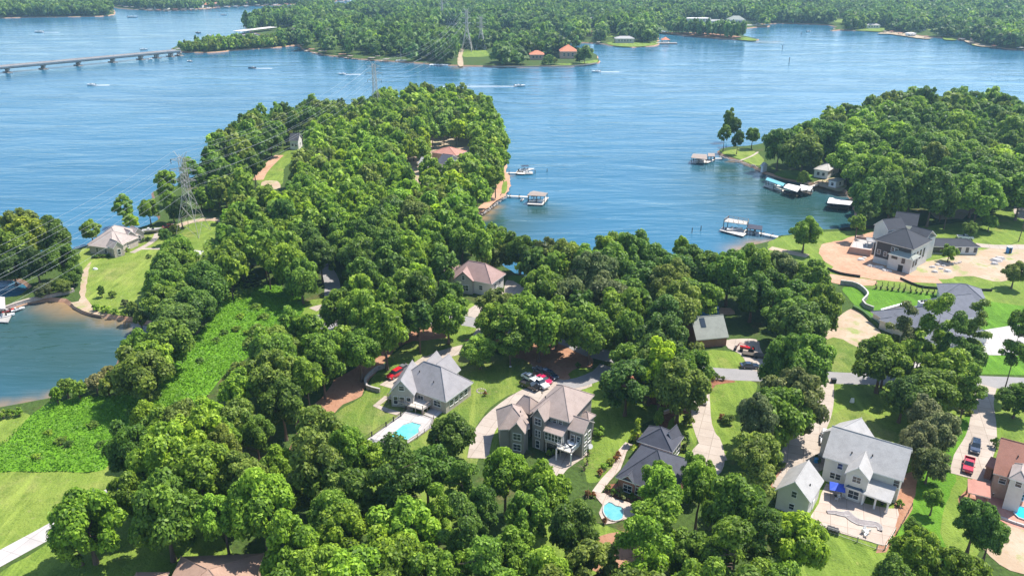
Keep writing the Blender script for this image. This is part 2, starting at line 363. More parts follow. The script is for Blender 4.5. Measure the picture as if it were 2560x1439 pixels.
# sheet of water, finer near the viewer; shallow = sandy bottom showing, murk = green cove water
SANDY = [(230, 772, 9), (150, 757, 9), (190, 768, 10), (120, 760, 6), (280, 795, 7), (320, 806, 5), (350, 815, 5), (1215, 530, 6), (1235, 517, 5), (1205, 545, 5), (1895, 612, 8), (1860, 625, 8),
         (1925, 606, 5), (2090, 476, 7), (2050, 468, 6), (2110, 485, 5), (60, 1015, 5), (130, 995, 4), (0, 1018, 4), (1150, 170, 9), (1265, 440, 4), (1800, 386, 4), (1830, 404, 3), (1900, 104, 12), (1940, 107, 10)]
MURKY = [(120, 850, 26), (200, 880, 22), (40, 830, 18), (1225, 560, 14), (1890, 450, 20), (1960, 500, 24), (2050, 530, 22), (2000, 470, 14), (1820, 425, 13), (1340, 530, 9)]
ys = np.concatenate([np.linspace(2300, 700, 90), np.linspace(692, 20, 150), np.linspace(16, -112, 40)])
xs = np.linspace(-1400, 4000, 420)
SANDY = [(a, b, r * .72) for a, b, r in SANDY]; MURKY = [(a, b, r * 1.5) for a, b, r in MURKY]
X, Y = np.meshgrid(xs, ys); t = CH / (math.sin(TH) + (Y - CY) / FPX * math.cos(TH))
WX = (X - CX) / FPX * t; WY = (math.cos(TH) - (Y - CY) / FPX * math.sin(TH)) * t
def blobs(lst):
    a = np.zeros_like(WX)
    for x, y, r in lst:
        c = at(x, y, 0); a = np.maximum(a, np.exp(-((WX - c.x) ** 2 + (WY - c.y) ** 2) / (r * r) * .9))
    return a
nr, nc = WX.shape
me = bpy.data.meshes.new('lake_water')
vs = np.stack([WX, WY, np.zeros_like(WX)], -1).reshape(-1, 3)
ii = np.arange(nr * nc).reshape(nr, nc)
q = np.stack([ii[:-1, :-1], ii[:-1, 1:], ii[1:, 1:], ii[1:, :-1]], -1).reshape(-1, 4)
me.vertices.add(len(vs)); me.vertices.foreach_set('co', vs.ravel())
me.loops.add(q.size); me.loops.foreach_set('vertex_index', q.ravel().astype(np.int32))
me.polygons.add(len(q)); me.polygons.foreach_set('loop_start', np.arange(0, q.size, 4, dtype=np.int32))
me.update(calc_edges=True)
for nm, lst, k in (('shallow', SANDY, .9), ('murk', MURKY, .9)):
    a = me.attributes.new(nm, 'FLOAT', 'POINT'); a.data.foreach_set('value', (blobs(lst) * k).ravel().astype(np.float32))
me.materials.append(M_WATER); link('lake_water', me, kind='structure', label='blue lake water rippled by the breeze')

# ---------------------------------------------------------------- lawns, clay, drives, roads (picture outlines laid on the ground)
patch('lawn', [(205, 625), (245, 606), (345, 580), (400, 566), (470, 570), (520, 560), (535, 590), (500, 650), (440, 660), (400, 700), (380, 740), (350, 770), (330, 790), (280, 785), (215, 775), (205, 740), (215, 690), (195, 650)], M_LAWN3, 1, 1.2)
patch('lawn', [(440, 560), (530, 545), (540, 590), (520, 610), (470, 625), (420, 600)], M_LAWN, 2, 1)
patch('clay_bank', [(205, 690), (214, 668), (226, 655), (218, 700), (214, 740), (236, 770), (212, 776), (200, 752)], M_SAND, 2, .6)
patch('beach', [(176, 757), (200, 752), (228, 770), (262, 788), (215, 780)], M_SAND, 3, .5)
patch('parking_pad', [(462, 622), (512, 628), (482, 652), (452, 645)], M_CONCW, 4, 0, noroot=True, curve=False)
ribbon('garden_path', [(330, 632), (372, 610), (385, 600), (396, 580)], 2.2, M_CONC, 4)
ribbon('garden_path', [(345, 622), (420, 622)], 1.6, M_CONC, 5)
ribbon('driveway', [(440, 568), (470, 556), (530, 548), (600, 560)], 4, M_SAND, 4)
patch('lawn', [(642, 455), (660, 430), (700, 388), (735, 372), (756, 372), (740, 395), (712, 420), (705, 460), (680, 470)], M_LAWN, 1, .8, noroot=True)
ribbon('clay_bank', [(645, 450), (660, 425), (698, 388)], 5, M_CLAY, 2)
patch('driveway', [(655, 455), (690, 452), (700, 470), (660, 475)], M_SAND, 3, .5)
patch('clay_yard', [(1030, 345), (1200, 345), (1190, 440), (1060, 470), (1010, 450)], M_SAND, 1, 2)
patch('sandy_bank', [(1252, 425), (1272, 440), (1272, 470), (1262, 488), (1240, 502), (1205, 530), (1198, 515), (1230, 490), (1245, 455)], M_CLAY, 1, 1)
patch('lawn', [(1258, 455), (1268, 452), (1266, 478), (1254, 484)], M_LAWN, 2, .3)
# kudzu slope and the mown fields at lower left
patch('meadow', [(-900, 1150), (-300, 1140), (0, 1110), (60, 1060), (60, 1030), (-300, 1025), (-900, 1040)], M_LAWN3, 1, 1)
patch('lawn', [(-900, 1200), (0, 1170), (180, 1175), (300, 1165), (330, 1240), (270, 1245), (140, 1320), (0, 1410), (-300, 1550), (-900, 1600)], M_LAWN3, 2, 1)
patch('lawn', [(-300, 1600), (0, 1430), (140, 1345), (280, 1260), (460, 1250), (560, 1350), (600, 1500), (300, 1800), (-300, 1900)], M_LAWN, 2, 1)
ribbon('road', [(-300, 1560), (0, 1395), (140, 1318), (275, 1236), (400, 1170)], 4.6, M_CONCW, 4, label='pale concrete drive crossing the lawn at lower left')
# middle
patch('pine_straw_bed', [(720, 1120), (745, 1075), (740, 1050), (800, 1000), (840, 945), (880, 925), (930, 880), (1000, 850), (1060, 815), (1170, 800), (1260, 850), (1340, 830), (1440, 860), (1480, 890), (1475, 925), (1400, 950), (1330, 950), (1240, 870), (1130, 850), (1010, 860), (960, 910), (925, 945), (905, 985), (860, 1010), (800, 1060), (760, 1120), (700, 1180), (620, 1220), (600, 1170)], M_STRAW, 1, 1)
patch('lawn', [(760, 1125), (800, 1070), (860, 1018), (905, 990), (930, 950), (965, 905), (1010, 862), (1060, 850), (1140, 845), (1230, 880), (1320, 905), (1330, 960), (1250, 1000), (1190, 1070), (1180, 1180), (1000, 1260), (830, 1330), (780, 1200)], M_LAWN4, 2, .8)
patch('lawn', [(1110, 835), (1150, 812), (1205, 818), (1190, 840), (1140, 850)], M_LAWN, 3, .5)
patch('lawn', [(740, 762), (815, 745), (838, 775), (830, 810), (800, 835), (760, 820), (735, 790)], M_LAWN, 2, .6)
ribbon('road', [(800, 650), (828, 700), (832, 745), (842, 790), (810, 832), (770, 860)], 5.0, M_ASPH, 4, label='curving asphalt road among the trees')
patch('gravel_turnout', [(772, 770), (810, 760), (818, 768), (790, 778)], M_CONC, 5, .2)
ribbon('road', [(770, 800), (900, 790), (1050, 800), (1160, 802), (1215, 812), (1330, 830), (1430, 855), (1480, 880), (1600, 905), (1720, 925), (1800, 934), (1900, 938), (2000, 942), (2120, 945), (2300, 950), (2480, 955), (2700, 965), (3000, 985)], 6.2, M_ASPH, 4, label='asphalt lane running past the front gardens')
ribbon('driveway', [(1170, 790), (1200, 770), (1240, 745), (1290, 730)], 5, M_CONC, 5)
patch('driveway', [(1268, 700), (1300, 712), (1325, 740), (1290, 755), (1262, 735)], M_CONC, 5, 0, noroot=True)
patch('lawn', [(1270, 690), (1345, 690), (1345, 712), (1290, 710)], M_LAWN2, 2, .3)
patch('lawn', [(1140, 770), (1180, 758), (1195, 770), (1165, 790), (1140, 788)], M_LAWN, 2, .3)
patch('lawn', [(1320, 780), (1500, 780), (1560, 850), (1500, 880), (1380, 850)], M_LAWN, 1, .6)
# driveway of the grey house
ribbon('driveway', [(1210, 822), (1195, 845), (1170, 868), (1110, 885), (1050, 915), (1000, 950), (975, 968)], [4, 5.5], M_CONC, 5, label='concrete drive looping to the grey house garage')
patch('driveway', [(948, 962), (985, 940), (1060, 890), (1110, 900), (1000, 975), (976, 970)], M_CONC, 6, 0, noroot=True, curve=False)
# driveway of the taupe house
ribbon('driveway', [(1195, 1145), (1205, 1095), (1230, 1050), (1290, 1000), (1340, 975), (1385, 965)], 4.6, M_CONC, 5, label='concrete drive curving round the taupe house')
patch('driveway', [(1290, 1010), (1325, 965), (1370, 940), (1410, 950), (1480, 950), (1480, 965), (1420, 985), (1370, 1010), (1330, 1030)], M_CONC, 6, 0, noroot=True)
ribbon('driveway', [(1400, 965), (1450, 955), (1500, 935), (1520, 915)], 4.6, M_ASPH, 7, label='shaded asphalt drive under the big oaks')
patch('lawn', [(1205, 1100), (1225, 1065), (1265, 1040), (1290, 1030), (1280, 1080), (1262, 1120), (1240, 1150), (1210, 1150)], M_LAWN, 3, .3)
patch('lawn', [(1425, 970), (1500, 940), (1620, 980), (1680, 1020), (1590, 1070), (1560, 1130), (1520, 1190), (1470, 1210), (1460, 1150), (1480, 1080), (1470, 1010)], M_LAWN, 2, .6)
patch('lawn', [(1420, 935), (1450, 918), (1490, 925), (1470, 945), (1430, 950)], M_LAWN, 3, .4)
patch('concrete_terrace', [(1360, 1155), (1390, 1135), (1460, 1120), (1470, 1135), (1420, 1170), (1385, 1205), (1330, 1180)], M_CONC, 4, .2, noroot=True)
# middle right drives and lawns
ribbon('driveway', [(1756, 925), (1752, 960), (1752, 1010), (1755, 1060), (1775, 1110), (1790, 1150)], [4.0, 4.8], M_CONC, 6, label='long straight concrete drive with two white cars')
patch('driveway', [(1735, 1120), (1790, 1085), (1812, 1145), (1790, 1190), (1720, 1170)], M_CONC, 7, 0, noroot=True)
patch('lawn', [(1772, 960), (1800, 952), (1890, 955), (1880, 1000), (1860, 1060), (1850, 1130), (1815, 1150), (1785, 1090), (1775, 1040)], M_LAWN, 2, .4)
patch('mulch_bed', [(1765, 930), (1830, 945), (1838, 955), (1790, 962), (1772, 985), (1765, 970)], M_MULCH, 3, .3)
patch('lawn', [(1672, 1050), (1690, 1035), (1732, 1032), (1738, 1080), (1740, 1115), (1700, 1150), (1660, 1100)], M_LAWN, 3, .3)
patch('mulch_bed', [(1640, 1060), (1665, 1030), (1690, 1012), (1732, 1015), (1728, 1032), (1690, 1036), (1672, 1052), (1665, 1075)], M_MULCH, 4, .4)
patch('mulch_bed', [(1500, 940), (1560, 920), (1700, 960), (1740, 1010), (1680, 1020), (1560, 990)], M_MULCH, 3, 1)
patch('lawn', [(1760, 878), (1810, 876), (1880, 890), (1890, 918), (1840, 925), (1762, 915)], M_LAWN, 2, .4)
patch('driveway', [(1815, 850), (1890, 848), (1900, 870), (1930, 930), (1880, 925), (1850, 885), (1820, 870)], M_CONC, 5, .2, noroot=True)
patch('inlet_water', [(1735, 758), (1790, 760), (1795, 790), (1740, 792)], M_WATER, 3, .3, noroot=True)
patch('inlet_sand', [(1800, 768), (1825, 770), (1838, 785), (1800, 786)], M_CLAY, 3, .3)
# construction site on the right
patch('lawn', [(1920, 610), (1955, 592), (2050, 580), (2110, 578), (2160, 575), (2400, 555), (2600, 500), (2900, 480), (2900, 800), (2560, 790), (2300, 745), (2080, 700), (2000, 660), (1930, 640)], M_LAWN, 1, .8)
patch('clay_yard', [(2048, 618), (2100, 600), (2160, 585), (2230, 580), (2240, 640), (2300, 690), (2200, 700), (2130, 680), (2070, 660)], M_CLAY, 2, 1.0, noroot=True)
patch('clay_yard', [(2250, 660), (2330, 650), (2440, 625), (2560, 610), (2700, 612), (2700, 660), (2580, 690), (2500, 705), (2420, 690), (2340, 700), (2280, 690)], M_SAND, 2, 1.5, noroot=True)
ribbon('dirt_track', [(1925, 620), (1980, 632), (2020, 640)], 4, M_SAND, 3)
ribbon('dirt_track', [(2080, 672), (2180, 690), (2260, 697), (2350, 700)], 6, M_CLAY, 3, jag=.5)
patch('clay_yard', [(2070, 685), (2130, 693), (2190, 702), (2180, 714), (2100, 712), (2075, 705)], M_CLAY, 4, .6)
patch('lawn', [(2110, 718), (2200, 724), (2340, 735), (2420, 745), (2560, 765), (2900, 800), (2900, 870), (2560, 860), (2480, 850), (2230, 830), (2190, 800), (2150, 775), (2120, 745)], M_LAWN2, 5, .4)
patch('lawn', [(2200, 875), (2300, 870), (2440, 890), (2470, 885), (2700, 890), (2900, 900), (2900, 945), (2480, 935), (2200, 925)], M_LAWN2, 3, .4)
patch('sandy_slope', [(2100, 790), (2135, 770), (2170, 800), (2205, 835), (2215, 870), (2180, 890), (2120, 870), (2070, 850), (2060, 810)], M_SAND, 4, .8, noroot=True)
patch('lawn', [(2060, 850), (2110, 850), (2180, 890), (2220, 920), (2110, 930), (2060, 915)], M_LAWN4, 5, 1)
patch('driveway', [(2268, 868), (2300, 856), (2560, 810), (2800, 800), (2800, 885), (2500, 888), (2400, 885), (2290, 885)], M_CONCW, 6, .2, noroot=True, label='broad white concrete apron of the modern house')
ribbon('driveway', [(2290, 880), (2305, 915), (2310, 945)], 6, M_CONCW, 7)
ribbon('driveway', [(2440, 612), (2490, 617), (2600, 618), (2800, 622)], 4.5, M_CONC, 4)
ribbon('driveway', [(2560, 500), (2548, 520), (2560, 545), (2640, 560)], 4, M_CONC, 4)
# white house with patio, lower right
patch('lawn', [(1900, 1060), (2080, 960), (2200, 955), (2500, 965), (2900, 980), (2900, 1400), (2560, 1380), (2440, 1400), (2500, 1900), (1700, 1900), (1900, 1420), (2000, 1330), (1950, 1200)], M_LAWN, 1, .5)
patch('lawn', [(2070, 1050), (2130, 1020), (2210, 1060), (2260, 1100), (2250, 1150), (2130, 1090), (2075, 1090)], M_LAWN4, 2, .6)
patch('lawn', [(2400, 1050), (2440, 1040), (2420, 1090), (2395, 1150), (2390, 1190), (2350, 1330), (2400, 1400), (2330, 1460), (2230, 1320), (2290, 1180), (2350, 1150)], M_LAWN2, 3, .5)
ribbon('driveway', [(2062, 945), (2060, 985), (2048, 1030), (2022, 1080), (2005, 1120), (1985, 1180)], [4.0, 8], M_CONC, 6, label='concrete drive leading to the detached garage')
patch('driveway', [(2022, 1080), (2075, 1085), (2070, 1160), (2045, 1180), (1970, 1230), (1930, 1215), (1960, 1170)], M_CONC, 7, 0, noroot=True)
patch('mulch_bed', [(1950, 1170), (1975, 1110), (1990, 1070), (2020, 1060), (1990, 1140), (1965, 1190), (1925, 1220)], M_STRAW, 3, .5)
patch('mulch_bed', [(2240, 1200), (2290, 1180), (2285, 1250), (2270, 1290), (2240, 1330), (2215, 1380), (2190, 1380), (2235, 1280)], M_STRAW, 3, .4)
ribbon('driveway', [(2470, 965), (2458, 1000), (2458, 1050), (2452, 1100), (2430, 1150), (2425, 1195)], [3.8, 7.5], M_CONC, 6, label='concrete drive of the brick house')
patch('mulch_bed', [(2400, 1245), (2430, 1215), (2480, 1225), (2500, 1300), (2470, 1340), (2410, 1290)], M_STRAW, 3, .5)
patch('brick_terrace', [(2440, 1185), (2520, 1180), (2700, 1220), (2800, 1400), (2560, 1325), (2500, 1300), (2470, 1260), (2430, 1240)], M_BRICKPAV, 5, 0, noroot=True)
patch('sandy_slope', [(2440, 1320), (2500, 1305), (2700, 1370), (2900, 1450), (2700, 1470), (2500, 1410)], M_SAND, 4, 1)
patch('lawn', [(840, 1200), (940, 1190), (960, 1310), (900, 1340), (840, 1300)], M_LAWN, 4, .5)
patch('lawn', [(1060, 1190), (1130, 1160), (1180, 1200), (1120, 1330), (1060, 1280)], M_LAWN, 4, .5)
patch('clay_clearing', [(1500, 1340), (1620, 1330), (1660, 1400), (1560, 1440), (1480, 1420)], M_STRAW, 3, 1)
patch('lawn', [(1320, 1330), (1440, 1310), (1560, 1330), (1520, 1460), (1340, 1480)], M_LAWN, 2, 1)
patch('clay_bank', [(2330, 470), (2420, 470), (2440, 530), (2340, 545)], M_SAND, 2, 2)
# right point and far shores
patch('lawn', [(1806, 382), (1850, 372), (1885, 378), (1910, 400), (1895, 414), (1850, 398)], M_LAWN3, 1, .5)
patch('lawn', [(1935, 436), (1965, 425), (2010, 430), (2035, 445), (1990, 450)], M_LAWN2, 1, .5)
ribbon('garden_path', [(1850, 402), (1880, 390), (1895, 380)], 1.2, M_CONC, 3)
patch('sandy_bank', [(2035, 455), (2090, 445), (2115, 465), (2100, 478), (2060, 468)], M_SAND, 2, .6)
patch('clearing', [(2120, 425), (2175, 415), (2180, 440), (2130, 445)], M_SAND, 2, 1)
patch('lawn', [(1160, 128), (1205, 118), (1218, 130), (1222, 140), (1160, 142)], M_LAWN, 1, 2)
patch('lawn', [(1385, 92), (1420, 86), (1422, 104), (1388, 106)], M_LAWN3, 1, 2)
patch('lawn', [(2140, 74), (2185, 58), (2225, 60), (2215, 78), (2160, 77)], M_LAWN, 1, 2)
patch('lawn', [(1840, 95), (1868, 94), (1892, 100), (1878, 102), (1845, 99)], M_LAWN, 2, 1)
patch('sandy_bank', [(1640, 82), (1750, 82), (1840, 90), (1850, 96), (1780, 94), (1700, 87)], M_STRAW, 1, 1)
patch('lawn', [(1390, 160), (1440, 158), (1490, 150), (1490, 158), (1440, 164)], M_LAWN, 1, 1)
patch('lawn', [(1520, 106), (1600, 104), (1640, 104), (1640, 112), (1590, 117), (1540, 115)], M_LAWN, 1, 1)
patch('clay_yard', [(1156, 140), (1160, 120), (1150, 118), (1144, 160), (1158, 164)], M_SAND, 2, 1)
patch('beach', [(2195, 84), (2240, 78), (2290, 88), (2330, 96), (2300, 96), (2230, 86)], M_SAND, 2, 2)
patch('beach', [(2400, 96), (2440, 106), (2480, 116), (2440, 114)], M_SAND, 2, 2)
M_KUD = mat('kudzu_floor', (0.14, 0.30, 0.02), .9, [(.5, (0.09, 0.2, 0.015), .4, .7)], spec=.1, bump=(1.5, .3))
patch('kudzu_ground', [(-120, 1200), (0, 1180), (130, 1178), (262, 1172), (300, 1100), (420, 1060), (460, 1000), (440, 960), (350, 985), (200, 995), (120, 1012), (75, 1040), (40, 1080), (0, 1115), (-120, 1130)], M_KUD, 3, .5)
patch('kudzu_ground', [(390, 985), (440, 900), (480, 850), (530, 800), (560, 755), (620, 725), (690, 715), (760, 745), (750, 795), (710, 830), (640, 880), (560, 940), (500, 1010), (430, 1060), (380, 1070)], M_KUD, 3, .5)
# ================================================================ houses
WIN = {}
def win_mesh(w, h, fr, sill=True):
    """frame and pane meshes of a window in the XZ plane, facing -Y, centred"""
    k = (round(w, 2), round(h, 2), fr.name)
    if k not in WIN:
        a = MB(); t = .09
        a.box(-w / 2 - t, w / 2 + t, -.06, .05, h / 2, h / 2 + t * 1.3); a.box(-w / 2 - t, w / 2 + t, -.09, .05, -h / 2 - t * 1.3, -h / 2)
        a.box(-w / 2 - t, -w / 2, -.06, .05, -h / 2, h / 2); a.box(w / 2, w / 2 + t, -.06, .05, -h / 2, h / 2)
        a.box(-w / 2, w / 2, -.045, .03, -.03, .03)
        if w > 1.3: a.box(-.03, .03, -.047, .03, -h / 2, h / 2)
        b = MB().box(-w / 2, w / 2, -.012, .02, -h / 2, h / 2)
        WIN[k] = (a.mesh('window', fr), b.mesh('pane', M_GLASS))
    return WIN[k]
class Wing:
    """rectangular wing; local frame: u along ridge (0..L), v across (0..W). p0,p1,p2 = picture points of eave corners at height ze"""
    def __init__(s, H, p0, p1, p2, ze, zb=0.0, L=None, W=None, oh=.45):
        s.H = H; s.ze = ze; s.zb = zb; s.oh = oh
        a, b, c = (at(x, y, LZ + ze) if not isinstance(x, Vector) else x for x, y in (p0, p1, p2)); a.z = b.z = c.z = 0
        u = (b - a); s.L = u.length if L is None else L; u.normalize(); v = Vector((-u.y, u.x, 0)); w = (c - a).dot(v)
        if w < 0: v = -v; w = -w
        s.W = w if W is None else W; s.u = u; s.v = v; s.L -= 2 * oh; s.W -= 2 * oh; s.o = a + u * oh + v * oh
        s.flip = u.cross(v).z < 0; s.o -= Vector((H.location.x, H.location.y, 0))
        NOROOT.append([(q.x + H.location.x, q.y + H.location.y) for q in (s.P(-1, -1, 0), s.P(s.L + 1, -1, 0), s.P(s.L + 1, s.W + 1, 0), s.P(-1, s.W + 1, 0))])
    def P(s, u, v, z): return s.o + s.u * u + s.v * v + Vector((0, 0, z))
    def fix(s, fs): return [f[::-1] for f in fs] if s.flip else fs
    def hexa(s, mb, u0, u1, v0, v1, z0, z1, mi=0):
        vs = [s.P(*p) for p in ((u0, v0, z0), (u1, v0, z0), (u1, v1, z0), (u0, v1, z0), (u0, v0, z1), (u1, v0, z1), (u1, v1, z1), (u0, v1, z1))]
        mb.add(vs, s.fix([(3, 2, 1, 0), (4, 5, 6, 7), (0, 1, 5, 4), (1, 2, 6, 5), (2, 3, 7, 6), (3, 0, 4, 7)]), mi); return mb
    def walls(s, m, kind='gable', rise=0, label=None, ends=(1, 1)):
        mb = MB(); s.hexa(mb, 0, s.L, 0, s.W, s.zb - .2, s.ze)
        if kind == 'gable':
            for uu, e in ((0.0, ends[0]), (s.L, ends[1])):
                if e:
                    t = .12 if uu == 0 else -.12; k = rise * (s.W / (s.W + 2 * s.oh))
                    vs = [s.P(uu, 0, s.ze), s.P(uu, s.W, s.ze), s.P(uu, s.W / 2, s.ze + k), s.P(uu + t, 0, s.ze), s.P(uu + t, s.W, s.ze), s.P(uu + t, s.W / 2, s.ze + k)]
                    fs = [(0, 2, 1), (3, 4, 5), (0, 3, 5, 2), (1, 2, 5, 4)]
                    if t < 0: fs = [f[::-1] for f in fs]
                    mb.add(vs, s.fix(fs))
        s.H_add(mb, 'wall', m, label); return s
    def H_add(s, mb, name, m, label=None, parent=None):
        return mb.build(name, m, s.H if parent is None else parent, label=label)
    def roof(s, m, kind='gable', rise=3.0, trim=None, hips=(1, 1), inset=None, label=None):
        """kind gable / hip / shed / flat; hips = hipped at u=0, at u=L"""
        oh = s.oh; L, W_ = s.L, s.W; z = s.ze; t = .22; trim = trim or M_TRIM
        u0, u1, v0, v1 = -oh, L + oh, -oh, W_ + oh; vm = W_ / 2
        mb = MB()
        if kind == 'flat':
            s.hexa(mb, u0, u1, v0, v1, z, z + .35, 0); ob = s.H_add(mb, 'roof', [m, trim], label); return ob
        if kind == 'shed':      # low at v0, high at v1
            vs = [s.P(u0, v0, z), s.P(u1, v0, z), s.P(u1, v1, z + rise), s.P(u0, v1, z + rise)]
        elif kind == 'gable':
            vs = [s.P(u0, v0, z), s.P(u1, v0, z), s.P(u1, v1, z), s.P(u0, v1, z), s.P(u0, vm, z + rise), s.P(u1, vm, z + rise)]
        else:
            i = (v1 - v0) / 2 if inset is None else inset; i = min(i, (u1 - u0) / 2 - .02)
            ra = u0 + (i if hips[0] else 0); rb = u1 - (i if hips[1] else 0)
            vs = [s.P(u0, v0, z), s.P(u1, v0, z), s.P(u1, v1, z), s.P(u0, v1, z), s.P(ra, vm, z + rise), s.P(rb, vm, z + rise)]
        if kind == 'shed':
            top = [(0, 1, 2, 3)]; rim = [0, 1, 2, 3]
        else:
            top = [(0, 1, 5, 4), (2, 3, 4, 5), (1, 2, 5), (3, 0, 4)]; rim = [0, 1, 2, 3]
            if kind == 'gable': top = top[:2]; rim = [0, 1, 5, 2, 3, 4]
            elif not hips[1] and not hips[0]: rim = [0, 1, 5, 2, 3, 4]; top = top[:2]
            elif not hips[1]: rim = [0, 1, 5, 2, 3]; top = [top[0], top[1], top[3]]
            elif not hips[0]: rim = [0, 1, 2, 3, 4]; top = [top[0], top[1], top[2]]
        n = len(vs); lo = [v - Vector((0, 0, t)) for v in vs]
        mb.add(vs, s.fix(top), 0); mb.add(lo, s.fix([f[::-1] for f in top]), 1)
        rv = [vs[i] for i in rim] + [lo[i] for i in rim]; k = len(rim)
        mb.add(rv, s.fix([(i, k + i, k + (i + 1) % k, (i + 1) % k) for i in range(k)]), 1)
        s.ob = s.H_add(mb, 'roof', [m, trim], label)
        if kind in ('hip', 'gable'):      # ridge cap lines
            cap = MB(); lines = [(4, 5)] + ([(0, 4), (3, 4)] if kind == 'hip' and hips[0] else []) + ([(1, 5), (2, 5)] if kind == 'hip' and hips[1] else [])
            for i, j in lines:
                if (vs[i] - vs[j]).length > .3: cap.tube(vs[i] + Vector((0, 0, .03)), vs[j] + Vector((0, 0, .03)), .10, .10, 5)
            cap.build('ridge_cap', m, s.ob)
        return s.ob
    def window(s, side, a, z, w=1.0, h=1.5, fr=None, name='window', label=None):
        """side: 'u0','u1','v0','v1'; a = metres along that side"""
        fr = fr or M_WHITE; A_, B_ = win_mesh(w, h, fr)
        nrm = {'u0': -s.u, 'u1': s.u, 'v0': -s.v, 'v1': s.v}[side]
        pos = {'u0': s.P(0, a, z), 'u1': s.P(s.L, a, z), 'v0': s.P(a, 0, z), 'v1': s.P(a, s.W, z)}[side] + nrm * .03
        rz = math.atan2(nrm.y, nrm.x) + math.pi / 2
        o = link(name, A_, s.H, pos, rz, label=label); link('pane', B_, o); return o
    def windows(s, side, n, z, w=1.0, h=1.5, a0=None, a1=None, fr=None):
        T = s.L if side[0] == 'v' else s.W; a0 = .12 * T if a0 is None else a0; a1 = .88 * T if a1 is None else a1
        for i in range(n): s.window(side, a0 + (a1 - a0) * (i + .5) / n, z, w, h, fr)
    def door(s, side, a, w=1.0, h=2.1, m=None, z=None, name='door'):
        nrm = {'u0': -s.u, 'u1': s.u, 'v0': -s.v, 'v1': s.v}[side]; z = s.zb if z is None else z
        pos = {'u0': s.P(0, a, z), 'u1': s.P(s.L, a, z), 'v0': s.P(a, 0, z), 'v1': s.P(a, s.W, z)}[side] + nrm * .03
        o = MB().box(-w / 2, w / 2, -.05, .04, 0, h).box(-w / 2 - .1, w / 2 + .1, -.03, .03, h, h + .12, 0).build(name, m or M_DARK, s.H); o.location = pos; o.rotation_euler = (0, 0, math.atan2(nrm.y, nrm.x) + math.pi / 2)
        MB().box(w / 2 - .14, w / 2 - .08, -.09, -.05, 1.0, 1.12).build('handle', M_STEEL, o)
        return o
    def vents(s, pts, rise, m=None):
        """small pipe vents on the v0 slope: (u, fraction up)"""
        for u, f in pts:
            v = -s.oh + (s.W / 2 + s.oh) * f; z = s.ze + rise * f
            MB().tube(s.P(u, v, z - .1), s.P(u, v, z + .4), .13, .13, 6).build('roof_vent', m or M_DARK, s.H)
def house(name, label, px, py, group=None, cat='house'):
    p = at(px, py); return thing(name, label, cat, p, 0, group)
def column(H, w, u, v, z0, z1, r=.15, m=None, name='column'):
    mb = MB(); p = w.P(u, v, 0); mb.box(p.x - r, p.x + r, p.y - r, p.y + r, z0, z1); mb.box(p.x - r * 1.4, p.x + r * 1.4, p.y - r * 1.4, p.y + r * 1.4, z1 - .2, z1 + .01); return mb.build(name, m or M_WHITE, H)
def railing(H, pts, z, h=1.0, m=None, n=None, name='railing'):
    """posts and rails along points (local to H) at height z"""
    m = m or M_WHITE; mb = MB()
    for a, b in zip(pts[:-1], pts[1:]):
        a = Vector((a[0], a[1], z)); b = Vector((b[0], b[1], z)); L = (b - a).length; k = max(1, int(L / 1.6))
        mb.tube(a + Vector((0, 0, h)), b + Vector((0, 0, h)), .06, .06, 4); mb.tube(a + Vector((0, 0, .15)), b + Vector((0, 0, .15)), .04, .04, 4)
        for i in range(k + 1):
            p = a.lerp(b, i / k); mb.box(p.x - .06, p.x + .06, p.y - .06, p.y + .06, z, z + h + .05)
        kk = int(L / .3)
        for i in range(kk):
            p = a.lerp(b, (i + .5) / kk); mb.box(p.x - .02, p.x + .02, p.y - .02, p.y + .02, z + .15, z + h)
    return mb.build(name, m, H)
def Z(ox, oy, k): return lambda x, y: (ox + x / k, oy + y / k)

# ---- grey house with the pool
q = Z(900, 860, 5.328)
H = house('grey_house', 'grey-roofed ranch house with a wraparound deck beside the rectangular swimming pool', *q(900, 800))
w = Wing(H, q(1145, 770), q(440, 520), q(1505, 505), 3.6); w.walls(MW_STONE, 'hip'); w.roof(MR_GREY, 'hip', 5.2, M_WHITE)
w.windows('u0', 4, 2.0, 1.3, 1.4); w.windows('v0', 1, 2.0, 2.0, 1.4, 1, 4); w.windows('v0', 2, 1.6, 1.6, 2.0, 6, 12)
w.vents([(5, .45), (10, .62), (12, .35)], 5.2)
g2 = Wing(H, q(720, 680), q(870, 400), q(425, 580), 3.8, oh=.4); g2.walls(MW_GREY, 'gable', 3.7); g2.roof(MR_GREY, 'gable', 3.7, M_WHITE)
g2.windows('u0', 3, 1.8, 1.0, 2.0, .3, g2.W - .3, M_WHITE); g2.window('u0', g2.W / 2, 5.2, 1.2, 1.2)
g3 = Wing(H, q(1345, 335), q(1180, 470), q(1075, 235), 3.6, oh=.4); g3.walls(MW_STONE, 'gable', 3.6); g3.roof(MR_GREY, 'gable', 3.6, M_WHITE)
g4 = Wing(H, q(1130, 235), q(1000, 370), q(930, 200), 3.4, oh=.4); g4.walls(MW_STONE, 'gable', 2.8); g4.roof(MR_GREY, 'gable', 2.8, M_WHITE)
